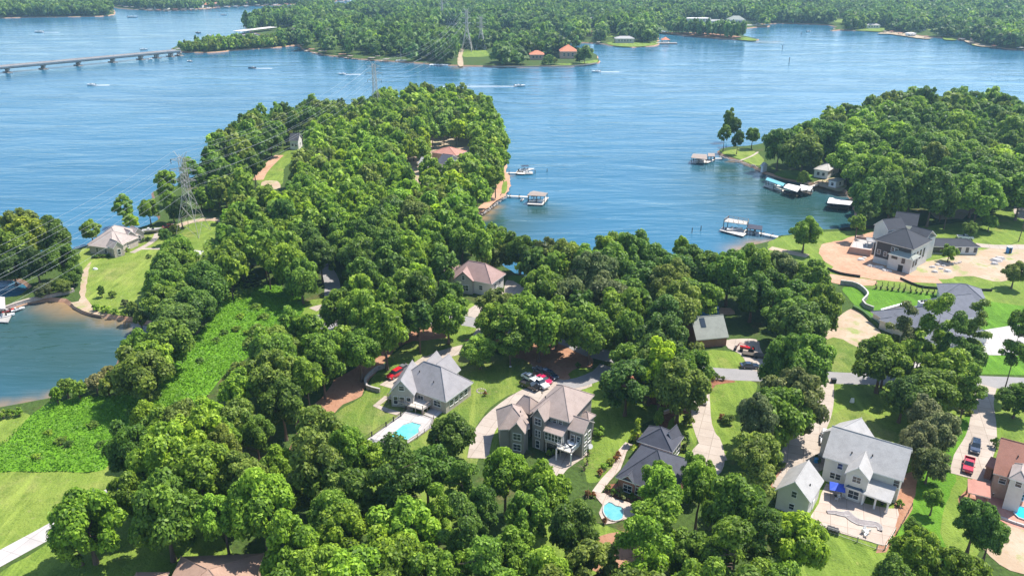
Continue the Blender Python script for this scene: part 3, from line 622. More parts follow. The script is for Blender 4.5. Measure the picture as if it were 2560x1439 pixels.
# deck in front
dz = 1.5
dk = [at(*q(x, y), LZ + dz) - H.location for x, y in ((365, 705), (640, 815), (835, 870), (955, 790), (780, 700), (720, 690), (430, 640))]
dp = [(v.x, v.y) for v in dk]
MB().slab(dp, dz - .25, dz).build('deck', M_WOODP, H); railing(H, dp[:4], dz, .95, M_WOOD)
for a, b in zip(dp[:3], dp[1:4]):
    for t in (0.05, .5, .95):
        x, y = a[0] + (b[0] - a[0]) * t, a[1] + (b[1] - a[1]) * t; MB().box(x - .1, x + .1, y - .1, y + .1, -.1, dz - .25).build('deck_post', M_WOOD, H)
st = MB(); s0 = at(*q(668, 840), LZ) - H.location
for i in range(6): st.box(s0.x - .8, s0.x + .8, s0.y - .35 * i - .2, s0.y - .35 * i + .15, 0 if i == 5 else dz - .25 * (i + 1) - .15, dz - .25 * (i + 1))
st.build('steps', M_WOODP, H)
MB().box(-.5, .5, -.3, .3, 0, .9).box(-.55, .55, -.35, .35, .9, 1.15).build('grill', M_DARK, H).location = at(*q(600, 650), LZ + dz) - H.location

# ---- taupe house
q = Z(1220, 900, 5.33)
H = house('taupe_house', 'tall taupe many-gabled house with a white upper deck, in the centre foreground', *q(800, 1150))
w = Wing(H, q(1085, 828), q(560, 672), q(1275, 600), 8.0, W=13); w.walls(MW_TAUPE, 'hip'); w.roof(MR_TAUPE, 'hip', 4.4, M_TRIM, inset=5.0)
w.windows('v0', 3, 7.0, .8, .9, 1.2, 5.2); w.vents([(7, .5), (8.2, .6)], 4.4)
w.windows('v0', 2, 1.6, 1.2, 1.8, 1, 5)
g = Wing(H, q(752, 818), q(900, 690), q(565, 748), 7.8, oh=.35); g.walls(MW_TAUPE, 'gable', 2.6); g.roof(MR_TAUPE, 'gable', 2.6)
g.window('u0', g.W / 2, 7.0, 1.5, 1.6); g.windows('u0', 2, 4.0, .7, 1.6, .9, g.W - .9); g.window('u0', g.W / 2, 1.3, .9, 1.8)
l = Wing(H, q(560, 905), q(510, 640), q(130, 850), 5.8, oh=.4); l.walls(MW_TAUPE, 'hip'); l.roof(MR_TAUPE, 'hip', 3.4, M_TRIM); l.vents([(2, .4), (3.4, .5)], 3.4)
lg = Wing(H, q(492, 978), q(560, 860), q(290, 905), 5.6, oh=.35); lg.walls(MW_TAUPE, 'gable', 2.3); lg.roof(MR_TAUPE, 'gable', 2.3)
lg.window('u0', lg.W / 2, 4.2, 1.7, 1.5); lg.window('u0', lg.W / 2, 1.6, 1.7, 1.5)
b = Wing(H, q(330, 632), q(560, 712), q(385, 478), 6.4, oh=.35); b.walls(MW_TAUPE, 'hip'); b.roof(MR_TAUPE, 'hip', 2.6, M_TRIM, inset=1.5)
r = Wing(H, q(1275, 985), q(1055, 915), q(1350, 800), 6.4, oh=.4); r.walls(MW_TAUPE, 'gable', 1.9); r.roof(MR_TAUPE, 'gable', 1.9)
r.window('v0', r.L * .3, 4.3, .8, 1.6); r.window('v0', r.L * .75, 4.3, .8, 1.6)
for zz in (1.5, 4.2): r.windows('u0', 2, zz, 1.1, 1.7)
r2 = Wing(H, q(1345, 800), q(1190, 735), q(1415, 720), 5.4, oh=.3); r2.walls(MW_TAUPE, 'hip'); r2.roof(MR_TAUPE, 'hip', 1.0, M_TRIM)
bk = Wing(H, q(1090, 520), q(960, 600), q(890, 465), 7.4, oh=.35); bk.walls(MW_TAUPE, 'gable', 2.6); bk.roof(MR_TAUPE, 'gable', 2.6)
p = Wing(H, q(985, 1018), q(735, 935), q(1045, 955), 5.6, zb=2.9, oh=.3, W=4); p.walls(MW_GREY, 'hip'); p.roof(MR_TAUPE, 'shed', 1.5, M_TRIM)
for i in range(5): p.window('v0', p.L * (.1 + .2 * i), 4.4, .75, 1.7)
for uu in (.2, p.L - .2): column(H, p, uu, .2, 0, 2.7, .13, MW_GREY, 'post')
dz = 3.1; dq = [at(*q(x, y), LZ + dz) - H.location for x, y in ((912, 1165), (1108, 1235), (1238, 1115), (1040, 1060))]; dp = [(v.x, v.y) for v in dq]
MB().slab(dp, dz - .3, dz).build('deck', M_WOODP, H); railing(H, dp[:3], dz, 1.0, M_WHITE); railing(H, [dp[3], dp[0]], dz, 1.0, M_WHITE)
for x, y in (dp[0], dp[1], dp[2]): MB().box(x - .16, x + .16, y - .16, y + .16, 0, dz - .3).build('deck_post', M_WHITE, H)
def table_set(px, py, z, label, col=M_WHITE, n=4):
    T = thing('patio_table', label, 'table', at(px, py, z)); MB().tube((0, 0, .68), (0, 0, .74), .6, .6, 12).build('tabletop', col, T); MB().tube((0, 0, 0), (0, 0, .68), .06, .06, 6).tube((0, 0, 0), (0, 0, .05), .3, .3, 8).build('leg', M_DARK, T)
    return T
def chair_at(x, y, z, rz, label, m=M_DARK, group='patio chairs'):
    C = thing('patio_chair', label, 'chair', (x, y, z), rz, group)
    MB().box(-.28, .28, -.28, .28, .40, .46).build('seat', m, C); MB().box(-.28, .28, .22, .28, .46, .95).build('backrest', m, C)
    for sx in (-1, 1):
        for sy in (-1, 1): MB().box(sx * .25 - .025, sx * .25 + .025, sy * .25 - .025, sy * .25 + .025, 0, .40).build('leg', m, C)
    return C
def ring(px, py, z, label, m=M_DARK, n=4, rad=1.05, group='patio chairs'):
    c = at(px, py, z)
    for i in range(n):
        a = i * 2 * math.pi / n + .4; chair_at(c.x + math.cos(a) * rad, c.y + math.sin(a) * rad, z, a - math.pi / 2, label, m, group)
table_set(*q(1110, 1150), LZ + 3.1, 'round white table on the upper deck of the taupe house'); ring(*q(1110, 1150), LZ + 3.1, 'white chair round the table on the taupe house upper deck', M_WHITE, 4, group='chairs on the upper deck')
def umbrella(px, py, z, label, m, open_=True, s=1.5, rz=.3):
    U = thing('patio_umbrella', label, 'umbrella', at(px, py, z), rz); MB().tube((0, 0, 0), (0, 0, 2.5), .03, .03, 6).build('pole', M_STEEL, U)
    mb = MB()
    if open_: mb.add([(-s, -s, 2.1), (s, -s, 2.1), (s, s, 2.1), (-s, s, 2.1), (0, 0, 2.75)], [(0, 1, 4), (1, 2, 4), (2, 3, 4), (3, 0, 4)]).add([(-s, -s, 2.08), (s, -s, 2.08), (s, s, 2.08), (-s, s, 2.08), (0, 0, 2.72)], [(4, 1, 0), (4, 2, 1), (4, 3, 2), (4, 0, 3)])
    else: mb.tube((0, 0, 1.0), (0, 0, 2.7), .2, .05, 8)
    mb.build('canopy', m, U); MB().tube((0, 0, 0), (0, 0, .12), .3, .3, 10).build('base', M_DARK, U); return U
umbrella(*q(1000, 1140), LZ + 3.1, 'closed pale umbrella on the upper deck of the taupe house', M_OFFW, False)
D = thing('satellite_dish', 'white dish beside the right wall of the taupe house', 'dish', at(*q(1368, 1200))); MB().tube((0, 0, 0), (0, 0, .9), .05, .05, 6).build('pole', M_STEEL, D); MB().tube((0, 0, .9), (-.15, -.25, 1.2), .05, .6, 14).build('bowl', M_WHITE, D)

# ---- slate-roofed house with kidney pool
q = Z(1460, 1030, 4.963)
H = house('slate_roof_house', 'house with a broad slate-blue shingle roof half covered by trees, beside the teal kidney pool', *q(750, 850))
w = Wing(H, q(390, 800), q(1090, 1040), q(635, 372), 3.6); w.walls(MW_BRICK, 'hip'); w.roof(MR_SLATE, 'hip', 4.6, M_WHITE); w.vents([(9, .6)], 4.6); w.windows('v0', 4, 1.7, 1.3, 1.7)
g = Wing(H, q(640, 905), q(740, 790), q(440, 825), 3.3, oh=.3); g.walls(MW_BRICK, 'gable', 1.6); g.roof(MR_SLATE, 'gable', 1.6, M_WHITE); g.window('u0', g.W / 2, 1.6, 1.8, 1.6)
b = Wing(H, q(1100, 495), q(1243, 300), q(680, 320), 3.8, oh=.4); b.walls(MW_BRICK, 'hip'); b.roof(MR_SLATE, 'hip', 2.8, M_WHITE, inset=3.2); b.windows('v0', 2, 1.6, 2.3, 2.0, fr=M_WHITE)
g = Wing(H, q(1225, 300), q(1120, 400), q(1050, 245), 3.8, oh=.3); g.walls(MW_BRICK, 'gable', 2.4); g.roof(MR_SLATE, 'gable', 2.4, M_WHITE)

# ---- white house with patio and its garage
q = Z(1920, 1040, 4.11)
H = house('white_house', 'two-storey white house with a long pale grey roof opening onto a concrete patio', *q(950, 850))
w = Wing(H, q(560, 412), q(1392, 668), q(760, 20), 5.8, W=11.5, oh=.5); w.walls(M_OFFW, 'gable', 4.2); w.roof(MR_LG, 'gable', 4.2, M_WHITE); w.vents([(4.5, .35), (8.2, .45)], 4.2)
for a, zz, ww, hh in ((3.0, 4.5, .9, 1.3), (5.6, 4.5, .9, 1.5), (1.9, 1.9, .9, 1.3), (3.0, 1.9, .9, 1.3), (13.5, 4.5, 1.0, 1.6), (14.8, 4.5, 1.0, 1.6), (17.6, 4.5, 1.0, 1.6), (18.8, 4.5, 1.0, 1.6)):
    if a < w.L - .5: w.window('v0', a, zz, ww, hh)
w.window('u1', w.W * .5, 4.5, 1.0, 1.5)
g = Wing(H, q(1045, 665), q(1120, 480), q(820, 510), 5.8, oh=.3); g.walls(M_OFFW, 'gable', 2.2); g.roof(MR_LG, 'gable', 2.2, M_WHITE); g.window('u0', g.W / 2, 5.0, 1.5, 1.3)
bw = Wing(H, q(972, 780), q(800, 722), q(1010, 735), 3.0, oh=.3, W=3.6); bw.walls(M_OFFW, 'hip'); bw.roof(MR_BLUEM, 'hip', 1.0, M_WHITE, inset=1.4); bw.window('v0', bw.L / 2, 1.6, 1.9, 1.7)
rr = Wing(H, q(1130, 265), q(1010, 330), q(700, 150), 5.8, W=9, L=7); rr.walls(M_OFFW, 'gable', 3.6); rr.roof(MR_LG, 'gable', 3.6, M_WHITE)
pc = Wing(H, q(1262, 892), q(955, 785), q(1312, 775), 2.9, zb=2.4, oh=.25); pc.roof(MR_LG, 'shed', 1.2, M_WHITE)
bm = MB(); pc.hexa(bm, 0, pc.L, 0, .25, 2.45, 2.85); bm.build('porch_beam', M_WHITE, H)
for uu in (.2, pc.L / 2, pc.L - .2): column(H, pc, uu, .12, 0, 2.5, .14)
H2 = house('detached_garage', 'white gabled garage with a two-tone grey roof left of the patio', *q(260, 900), cat='garage')
w = Wing(H2, q(440, 893), q(578, 660), q(72, 752), 4.3, oh=.45); w.walls(M_OFFW, 'gable', 3.4); w.roof(MR_LG, 'gable', 3.4, M_WHITE); w.vents([(3, .4)], 3.4)
w.window('u0', w.W * .48, 4.6, .9, 1.3); w.window('u0', w.W * .50, 1.7, .9, 1.2); w.door('v0', w.L * .5, 1.0, 2.1, M_WHITE)
patch('patio', [q(*p) for p in ((600, 690), (545, 800), (520, 900), (410, 1075), (700, 1190), (1190, 1335), (1300, 1160), (1345, 1010), (1330, 950), (1240, 950), (1000, 900))], M_PATIO, 9, 0, noroot=True, curve=False, label='pale concrete patio between white house and garage')
# basin wall of the filled-in free-form pool
bp = smooth([at(*q(x, y)) for x, y in ((600, 985), (680, 985), (760, 1000), (820, 985), (870, 1030), (940, 1075), (1040, 1090), (1130, 1110), (1172, 1160), (1165, 1190))], .6, 0, False)
B = thing('empty_pool', 'empty serpentine pool basin sunk in the patio', 'pool', at(*q(900, 1080))); o2 = Vector((B.location.x, B.location.y)); mb = MB(); mb2 = MB(); n = len(bp)
inner = []
for i, p_ in enumerate(bp):
    d = (bp[min(i + 1, n - 1)] - bp[max(i - 1, 0)]).normalized(); nn = Vector((-d.y, d.x)); wd = .55 + 1.3 * math.sin(math.pi * min(1, i / (n - 1) * 1.0)) ** 1 * (.45 + .55 * i / n)
    inner.append((p_ - o2, p_ - o2 - nn * wd))
zt = .19
mb.add([(a.x, a.y, zt + .22) for a, b in inner] + [(b.x, b.y, zt + .03) for a, b in inner], [(i, n + i, n + i + 1, i + 1) for i in range(n - 1)]).build('basin_floor', mat('basin_plaster', (0.22, 0.19, 0.19), .8, [(1.2, (.30, .27, .26), .4, .7)]), B)
for s_ in (0, 1):
    for i in range(n - 1):
        a, b = inner[i][s_], inner[i + 1][s_]; mb2.tube((a.x, a.y, zt + .13 - .12 * s_), (b.x, b.y, zt + .13 - .12 * s_), .16, .16, 5, cap=False)
mb2.build('coping', M_CONCW, B)
umbrella(*q(697, 815), LZ + .18, 'square blue patio umbrella beside the white house', mat('blue_canvas', (0.04, 0.09, 0.50), .7), True, 1.45, -.35)
for i, (x, y) in enumerate(((725, 850), (770, 830), (745, 800), (700, 870))): chair_at(*at(*q(x, y))[:2], LZ + .18, i * 1.4, 'pale patio chair near the blue umbrella', M_OFFW, 'chairs near the blue umbrella')
def lounger(px, py, rz, label, m=M_DARK, group='black loungers on the patio'):
    Lg = thing('sun_lounger', label, 'lounger', at(px, py, LZ + .18), rz, group); MB().box(-.33, .33, -.3, 1.1, .28, .34).build('seat', m, Lg)
    T = Matrix.Translation((0, -.3, .30)) @ Matrix.Rotation(R(-40), 4, 'X'); MB().box(-.33, .33, -.75, 0, 0, .06, 0, T).build('backrest', m, Lg)
    for sx in (-.3, .3):
        for sy in (-.2, 1.0): MB().box(sx - .03, sx + .03, sy - .03, sy + .03, 0, .28).build('leg', m, Lg)
for i, (x, y) in enumerate(((632, 1170), (672, 1182), (712, 1195))): lounger(*q(x, y), -.3 + .05 * i, 'black sun lounger in the row by the patio fence')
table_set(*q(1060, 850), LZ + .18, 'dark round table under the porch roof', M_DARK); table_set(*q(1175, 905), LZ + .18, 'second dark table under the porch roof, at its right end', M_DARK)
G_ = thing('grill', 'round black covered grill by the bay window', 'grill', at(*q(878, 815), LZ + .18)); MB().tube((0, 0, 0), (0, 0, .7), .9, .95, 14).build('body', M_DARK, G_); MB().tube((0, 0, .7), (0, 0, 1.0), .95, .6, 14).build('lid', M_DARK, G_)
Bn = thing('wheelie_bin', 'blue rubbish bin at the corner of the white house drive', 'bin', at(*q(490, 475))); mblue = mat('blue_plastic', (0.03, 0.22, 0.50), .5); MB().box(-.35, .35, -.35, .35, .05, 1.0).build('body', mblue, Bn); MB().box(-.38, .38, -.4, .38, 1.0, 1.08).build('lid', mblue, Bn)
# stacked poolside furniture heap
for i, (x, y) in enumerate(((990, 1190), (1010, 1215), (975, 1205), (1030, 1200), (1000, 1240))): chair_at(*at(*q(x, y))[:2], LZ + .18, i * 1.1, 'white patio chair in the heap at the pool end', M_WHITE, 'white chairs heaped by the empty pool')
def fence(name, px, label, m, h=1.2, step=2.4, rails=2, pick=.25, cat='fence', gauge=.04, curve=False, pr=.07):
    P = [at(x, y) for x, y in px]; O = P[0].copy(); F_ = thing(name, label, cat, O); P = [(p_ - O) for p_ in P]
    rl = MB(); pk = MB()
    post = MB().box(-pr, pr, -pr, pr, 0, h + .12).mesh('post', m)
    for a, b in zip(P[:-1], P[1:]):
        L = (b - a).length; k = max(1, round(L / step))
        for i in range(k + 1):
            if i == 0 and a is not P[0]: continue
            link('post', post, F_, a.lerp(b, i / k))
        for j in range(rails): z = h * (.15 + .85 * j / max(1, rails - 1)); rl.tube(a + Vector((0, 0, z)), b + Vector((0, 0, z)), gauge, gauge, 4)
        if pick:
            kk = int(L / pick)
            for i in range(kk):
                p_ = a.lerp(b, (i + .5) / kk); pk.box(p_.x - .015, p_.x + .015, p_.y - .015, p_.y + .015, .1, h)
    rl.build('rail', m, F_)
    if pick: pk.build('pickets', m, F_, kind='stuff')
    return F_
fence('patio_fence', [q(250, 1075), q(430, 1130), q(720, 1225), q(1115, 1365), q(1200, 1375), q(1300, 1200)], 'thin metal fence along the lower edge of the patio', M_STEEL, 1.2, 3.0)
fence('side_fence', [q(1320, 1215), q(1478, 925)], 'dark board fence between patio and lawn', mat('dark_board', (0.12, 0.08, 0.06), .9), .7, 2.5, 3, .18)

# ---- brick house with blue pool
q = Z(2260, 1040, 5.14)
H = house('brick_house', 'brick house with a rose-brown roof and white dormer at the right edge', *q(1400, 900))
w = Wing(H, q(1145, 728), q(1640, 870), q(1330, 150), 5.6, W=13); w.walls(MW_TAN, 'gable', 4.6); w.roof(MR_PINK, 'gable', 4.6, M_TRIM); w.vents([(3, .6)], 4.6)
w.window('v0', 1.4, 4.2, 1.1, 1.1); w.windows('u0', 2, 4, 1, 1.4)
d = Wing(H, q(1345, 790), q(1400, 600), q(1600, 850), 7.2, oh=.3, L=6); d.walls(M_OFFW, 'hip'); d.roof(MR_BEIGE, 'hip', 1.4, M_WHITE); d.window('u0', 1.5, 6.4, 1.0, 1.3)
e = Wing(H, q(1335, 870), q(1600, 940), q(1400, 720), 4.2, oh=.3); e.walls(MW_TAN, 'gable', 1.6); e.roof(MR_PINK, 'gable', 1.6, M_TRIM); e.window('v0', 2.0, 2.0, 1.8, 1.4)
lo = Wing(H, q(1150, 690), q(1040, 650), q(1110, 530), 2.8, oh=.2); lo.walls(MW_BRICK, 'hip'); lo.roof(MR_SALM, 'flat', 0, M_TRIM)
H2 = house('pool_pavilion', 'low rose-roofed pavilion between brick terrace and dark tree', *q(950, 1000), cat='pavilion')
w = Wing(H2, q(820, 975), q(1115, 1045), q(880, 850), 2.7, oh=.3); w.roof(MR_SALM, 'shed', .7, M_TRIM); w.vents([(4, .4)], .7)
for uu in (.1, w.L - .1):
    for vv in (.1, w.W - .1): column(H2, w, uu, vv, 0, 2.6 + (.6 if vv > 1 else 0), .12, MW_BRICK, 'post')
def pool(label, px, m, deck_m, copm=M_CONCW, z=.22, curve=True, seed=1):
    P = smooth([at(x, y) for x, y in px], .8, 0, True, 0, curve); c = sum(P, Vector((0, 0))) / len(P); Pl = thing('swimming_pool', label, 'pool', (c.x, c.y, LZ))
    L = [(p_.x - c.x, p_.y - c.y) for p_ in P]; MB().slab(L, None, z).build('pool_water', m, Pl); mb = MB(); k = len(L)
    for i in range(k): mb.tube((*L[i], z + .02), (*L[(i + 1) % k], z + .02), .17, .17, 5, cap=False)
    mb.build('coping', copm, Pl); NOROOT.append([(p_.x, p_.y) for p_ in P]); return Pl, c
pool('bright blue pool on the brick terrace at the right edge', [q(1410, 1180), q(1490, 1165), q(1560, 1190), q(1660, 1230), q(1680, 1340), q(1560, 1345), q(1460, 1310), q(1410, 1260)], M_POOL3, M_BRICKPAV)
wl = [at(*q(x, y)) for x, y in ((1240, 1315), (1400, 1375), (1600, 1440))]
Wl = thing('terrace_wall', 'low pale wall along the lower side of the brick terrace', 'wall', wl[0]); mb = MB()
for a, b in zip(wl[:-1], wl[1:]): mb.tube(a - wl[0] + Vector((0, 0, .3)), b - wl[0] + Vector((0, 0, .3)), .3, .3, 4)
mb.build('wall', M_CONCW, Wl)

# ---- dark house under construction and its long garage
q = Z(2090, 530, 6.257)
H = house('dark_modern_house', 'large new house with charcoal walls, white corners and hipped dark roof on red clay', *q(950, 800))
w = Wing(H, q(1218, 588), q(605, 432), q(1475, 430), 8.2, oh=.5); w.walls(MW_BLACK, 'hip', label='charcoal upper walls'); w.roof(MR_CHAR, 'hip', 4.2, M_TRIM, inset=6.5)
cm = MB(); w.hexa(cm, -.04, w.L + .04, -.04, w.W + .04, -.1, 2.2)
for a, b in ((-.05, .35), (w.L - .35, w.L + .05)): w.hexa(cm, a, b, -.06, .3, 2.2, 8.0)
cm.build('white_base_wall', M_OFFW, H)
for a, zz in ((w.L * .42, 6.2), (w.L * .52, 6.3), (w.L * .88, 4.2), (w.L * .70, 4.0)): w.window('v0', a, zz, 1.0, 1.4)
rw = MB(); rw.add([w.P(-.03, .4, 2.2), w.P(-.03, w.W, 2.2), w.P(-.03, w.W, 7.9), w.P(-.03, .4, 7.9)], w.fix([(0, 3, 2, 1)])); rw.build('right_wall_cladding', M_OFFW, H)
for i in range(4): w.window('u0', 2 + i * (w.W - 3) / 4, 4.6, 1.0, 3.0, M_DARK)
w2 = Wing(H, q(1270, 235), q(900, 185), q(1310, 130), 7.0, oh=.4); w2.walls(M_OFFW, 'gable', 3.6); w2.roof(MR_CHAR, 'gable', 3.6, M_WHITE)
w3 = Wing(H, q(1385, 465), q(1190, 415), q(1290, 300), 8.0, oh=.3, L=7); w3.walls(M_OFFW, 'hip'); w3.roof(MR_CHAR, 'gable', 3.0, M_WHITE)
w3 = Wing(H, q(1110, 250), q(820, 290), q(1080, 130), 8.6, oh=.3); w3.walls(M_OFFW, 'gable', 3.0); w3.roof(MR_CHAR, 'gable', 3.0, M_WHITE)
f = Wing(H, q(1200, 752), q(810, 650), q(1325, 680), 5.2, oh=.35); f.walls(M_OFFW, 'hip'); f.roof(MR_GREEN, 'hip', 1.7, M_WHITE)
f.door('v0', f.L * .42, 1.6, 2.2); f.window('v0', f.L * .35, 4.0, .9, 1.6, M_DARK); f.window('v0', f.L * .75, 4.4, 1.8, .7, M_DARK); f.windows('u0', 2, 3.2, .9, 1.8, fr=M_DARK)
tr = Wing(H, q(615, 470), q(480, 455), q(620, 410), 4.6, zb=4.0, oh=.2); tr.roof(MR_LG, 'hip', .8, M_WHITE)
for uu in (.2, tr.L - .2): column(H, tr, uu, .2, 0, 4.4, .15)
T_ = house('terrace_foundation', 'raised pinkish block terrace with pale rim beside the dark house', *q(380, 640), cat='terrace'); t = Wing(T_, q(555, 590), q(215, 535), q(610, 400), 2.6, oh=.05)
mb = MB(); t.hexa(mb, 0, t.L, 0, .4, -.1, 2.4); t.hexa(mb, 0, .4, .4, t.W, -.1, 2.4); t.hexa(mb, t.L - .4, t.L, .4, t.W, -.1, 2.4); t.hexa(mb, .4, t.L - .4, t.W - .4, t.W, -.1, 2.4); mb.build('block_wall', MW_TAN, T_)
mb = MB(); t.hexa(mb, .4, t.L - .4, .4, t.W * .5, 2.0, 2.3); t.hexa(mb, .4, t.L - .4, t.W * .5, t.W - .4, 1.0, 1.4); mb.build('slab', M_CONCW, T_)
H2 = house('long_garage', 'long low white garage with a dark hipped roof right of the dark house', *q(1800, 640), cat='garage')
w = Wing(H2, q(1468, 535), q(2265, 548), q(1455, 425), 3.0, oh=.5); w.walls(M_OFFW, 'hip'); w.roof(MR_CHAR, 'hip', 1.8, M_WHITE)
for a in (.62, .78, .95): w.window('v0', w.L * a, 1.7, .9, 1.7, M_DARK)
for i in range(6): w.window('v0', w.L * (.04 + .045 * i), 1.6, 1.2, 2.3, M_DARK)

# ---- modern low grey house, right
q = Z(2100, 690, 3.03)
H = house('modern_grey_house', 'sprawling low house with dark grey roof and white terrace walls behind tall pines', *q(800, 400))
w = Wing(H, q(625, 510), q(1150, 440), q(515, 232), 3.0, oh=.6); w.walls(M_OFFW, 'hip'); w.roof(MR_MOD, 'hip', 5.2, M_WHITE)
w2 = Wing(H, q(1115, 200), q(760, 155), q(985, 105), 3.6, oh=.6, W=11); w2.walls(M_OFFW, 'hip'); w2.roof(MR_MOD, 'hip', 3.0, M_WHITE)
w4 = Wing(H, q(1110, 300), q(860, 330), q(1000, 140), 3.6, oh=.5); w4.walls(M_OFFW, 'gable', 4.0); w4.roof(MR_MOD, 'gable', 4.0, M_WHITE)
w3 = Wing(H, q(600, 350), q(480, 400), q(520, 235), 2.9, oh=.4); w3.walls(M_OFFW, 'hip'); w3.roof(MR_MOD, 'hip', 1.5, M_WHITE)
def chimney(H, px, py, z, w_, d, h, m, pots=2):
    p = at(px, py, LZ + z) - H.location; mb = MB().box(-w_ / 2, w_ / 2, -d / 2, d / 2, -2.5, h).box(-w_ / 2 - .1, w_ / 2 + .1, -d / 2 - .1, d / 2 + .1, h, h + .15); o = mb.build('chimney', m, H); o.location = p
    for i in range(pots): MB().tube(((i - (pots - 1) / 2) * .9, 0, h + .15), ((i - (pots - 1) / 2) * .9, 0, h + .6), .36, .36, 10).build('chimney_pot', M_DARK, o)
    return o
chimney(H, *q(618, 250), 5, 2.2, 1.6, 2.2, M_OFFW); chimney(H, *q(712, 265), 6.2, 1.3, 1.2, 1.2, MR_MOD, 1)
tw = [at(*q(x, y), LZ) for x, y in ((515, 235), (310, 292), (375, 360), (560, 420))]
Tw = thing('terrace_wall', 'white and dark stepped wall round the left corner of the modern house', 'wall', tw[0]); mb = MB(); mb2 = MB()
for a, b in zip(tw[:-1], tw[1:]):
    d = (b - a); ang = math.atan2(d.y, d.x); T = Matrix.Translation(a - tw[0]) @ Matrix.Rotation(ang, 4, 'Z'); mb.box(0, d.length, -.25, .25, 0, 1.6, 0, T); mb2.box(-.2, d.length + .2, -.35, .35, 1.6, 1.85, 0, T)
mb.build('wall', M_STONE, Tw); mb2.build('wall_cap', M_WHITE, Tw)
patch('terrace_deck', [q(515, 240), q(330, 295), q(390, 360), q(560, 410)], M_CONCW, 9, 0, curve=False)
# retaining walls
def wall_line(name, px, h, t, m, label, cap=None, sc=True, z=0):
    P = smooth([at(x, y) for x, y in px], 1.5, 0, False) if sc else [Vector(at(x, y)[:2]) for x, y in px]
    O = Vector((P[0].x, P[0].y, LZ)); o = thing(name, label, 'wall', O); mb = MB(); c = MB(); k = len(P)
    for (mbb, tt, z0, z1) in ((mb, t, 0, h), (c, t + .12, h, h + .12)):
        A_, B_ = [], []
        for i, p_ in enumerate(P):
            d = (P[min(i + 1, k - 1)] - P[max(i - 1, 0)]).normalized(); nn = Vector((-d.y, d.x)) * tt / 2; a = p_ + nn - O.xy; b = p_ - nn - O.xy
            A_ += [(a.x, a.y, z0), (a.x, a.y, z1), (b.x, b.y, z1), (b.x, b.y, z0)]
        fs = []
        for i in range(k - 1):
            for j in range(4): fs.append((4 * i + j, 4 * i + 4 + j, 4 * i + 4 + (j + 1) % 4, 4 * i + (j + 1) % 4))
        fs += [(3, 2, 1, 0), tuple(4 * (k - 1) + j for j in range(4))]
        mbb.add(A_, fs)
    mb.build('wall', m, o); c.build('wall_cap', cap or m, o); return o
wall_line('retaining_wall', [q(0, 65), q(90, 75), q(150, 100), q(195, 140), q(205, 170), q(165, 215), q(190, 245), q(250, 268)], 1.5, .4, M_STONE, 'curving stone retaining wall across the vivid green lawn', M_CONCW)
wall_line('hedge_wall', [q(100, 245), q(170, 280), q(230, 330), q(285, 385), q(330, 385)], .9, .9, mat('hedge_green', (.045, .10, .02), .9, [(2, (.07, .15, .03), .4, .6)], bump=(3, .3)), 'low clipped hedge between the sand slope and the green lawn')
wall_line('silt_fence', [(2100, 577), (2140, 572), (2195, 570)], 1.0, .08, M_DARK, 'black silt fence at the shore by the dark house')
wall_line('silt_fence', [(2068, 674), (2100, 686), (2150, 694)], .8, .08, M_DARK, 'black silt fence on the clay below the lone oak')
wall_line('silt_fence', [(2250, 698), (2290, 715), (2330, 722), (2480, 728)], .7, .08, M_DARK, 'black silt fence behind the row of young evergreens')
wall_line('retaining_wall', [(968, 918), (945, 925), (925, 940), (912, 958), (918, 972), (945, 980), (950, 981)], 1.1, .35, M_STONE, 'curved low retaining wall left of the grey house', M_CONCW)
wall_line('retaining_wall', [(1660, 1035), (1690, 1026), (1728, 1026)], .8, .35, MW_TAN, 'tan block wall behind the mulch bed of the slate house', M_TRIM)

# ---- rose-roofed house
q = Z(1080, 620, 3.41)
H = house('rose_roof_house', 'wide house with a rose-brown hipped roof near the head of the cove', *q(400, 330))
w = Wing(H, q(508, 308), q(140, 235), q(657, 224), 4.6, oh=.6); w.walls(M_OFFW, 'hip'); w.roof(MR_ROSE, 'hip', 4.4, M_WHITE); w.windows('u0', 2, 2.6, 1.3, 1.3)
g = Wing(H, q(352, 285), q(400, 215), q(208, 230), 4.6, oh=.4); g.walls(MW_GREY, 'gable', 3.0); g.roof(MR_ROSE, 'gable', 3.0, M_DARK); g.window('u0', g.W / 2, 5.4, .9, 1.4); g.window('u0', g.W * .4, 2, 2.0, 1.8)
lw = Wing(H, q(180, 215), q(95, 195), q(235, 155), 4.0, oh=.4); lw.walls(MW_GREY, 'hip'); lw.roof(MR_ROSE, 'hip', 2.4, M_WHITE); w.windows('v0', 3, 2.4, 1.2, 1.4)

# ---- sage roof house behind the lane
q = Z(1700, 760, 2.92)
H = house('sage_roof_house', 'brick cottage with a steep sage-grey roof and skylight above the lane', *q(250, 280))
w = Wing(H, q(358, 240), q(120, 262), q(345, 95), 2.8, oh=.4, W=9.5); w.walls(MW_BRICK, 'gable', 4.6); w.roof(MR_GREEN, 'gable', 4.6, M_TRIM); w.door('v0', 2, 2.4, 2.2, MW_BRICK, name='garage_door')
sk = MB(); v = 3.0; f_ = (v + w.oh) / (w.W / 2 + w.oh); a_ = w.L * .62
sk.add([w.P(a_, v - 1, w.ze + 4.6 * ((v - 1 + w.oh) / (w.W / 2 + w.oh)) + .12), w.P(a_ + 1.5, v - 1, w.ze + 4.6 * ((v - 1 + w.oh) / (w.W / 2 + w.oh)) + .12), w.P(a_ + 1.5, v + 1, w.ze + 4.6 * ((v + 1 + w.oh) / (w.W / 2 + w.oh)) + .12), w.P(a_, v + 1, w.ze + 4.6 * ((v + 1 + w.oh) / (w.W / 2 + w.oh)) + .12)], w.fix([(0, 1, 2, 3)])).build('skylight', M_GLASS, H)

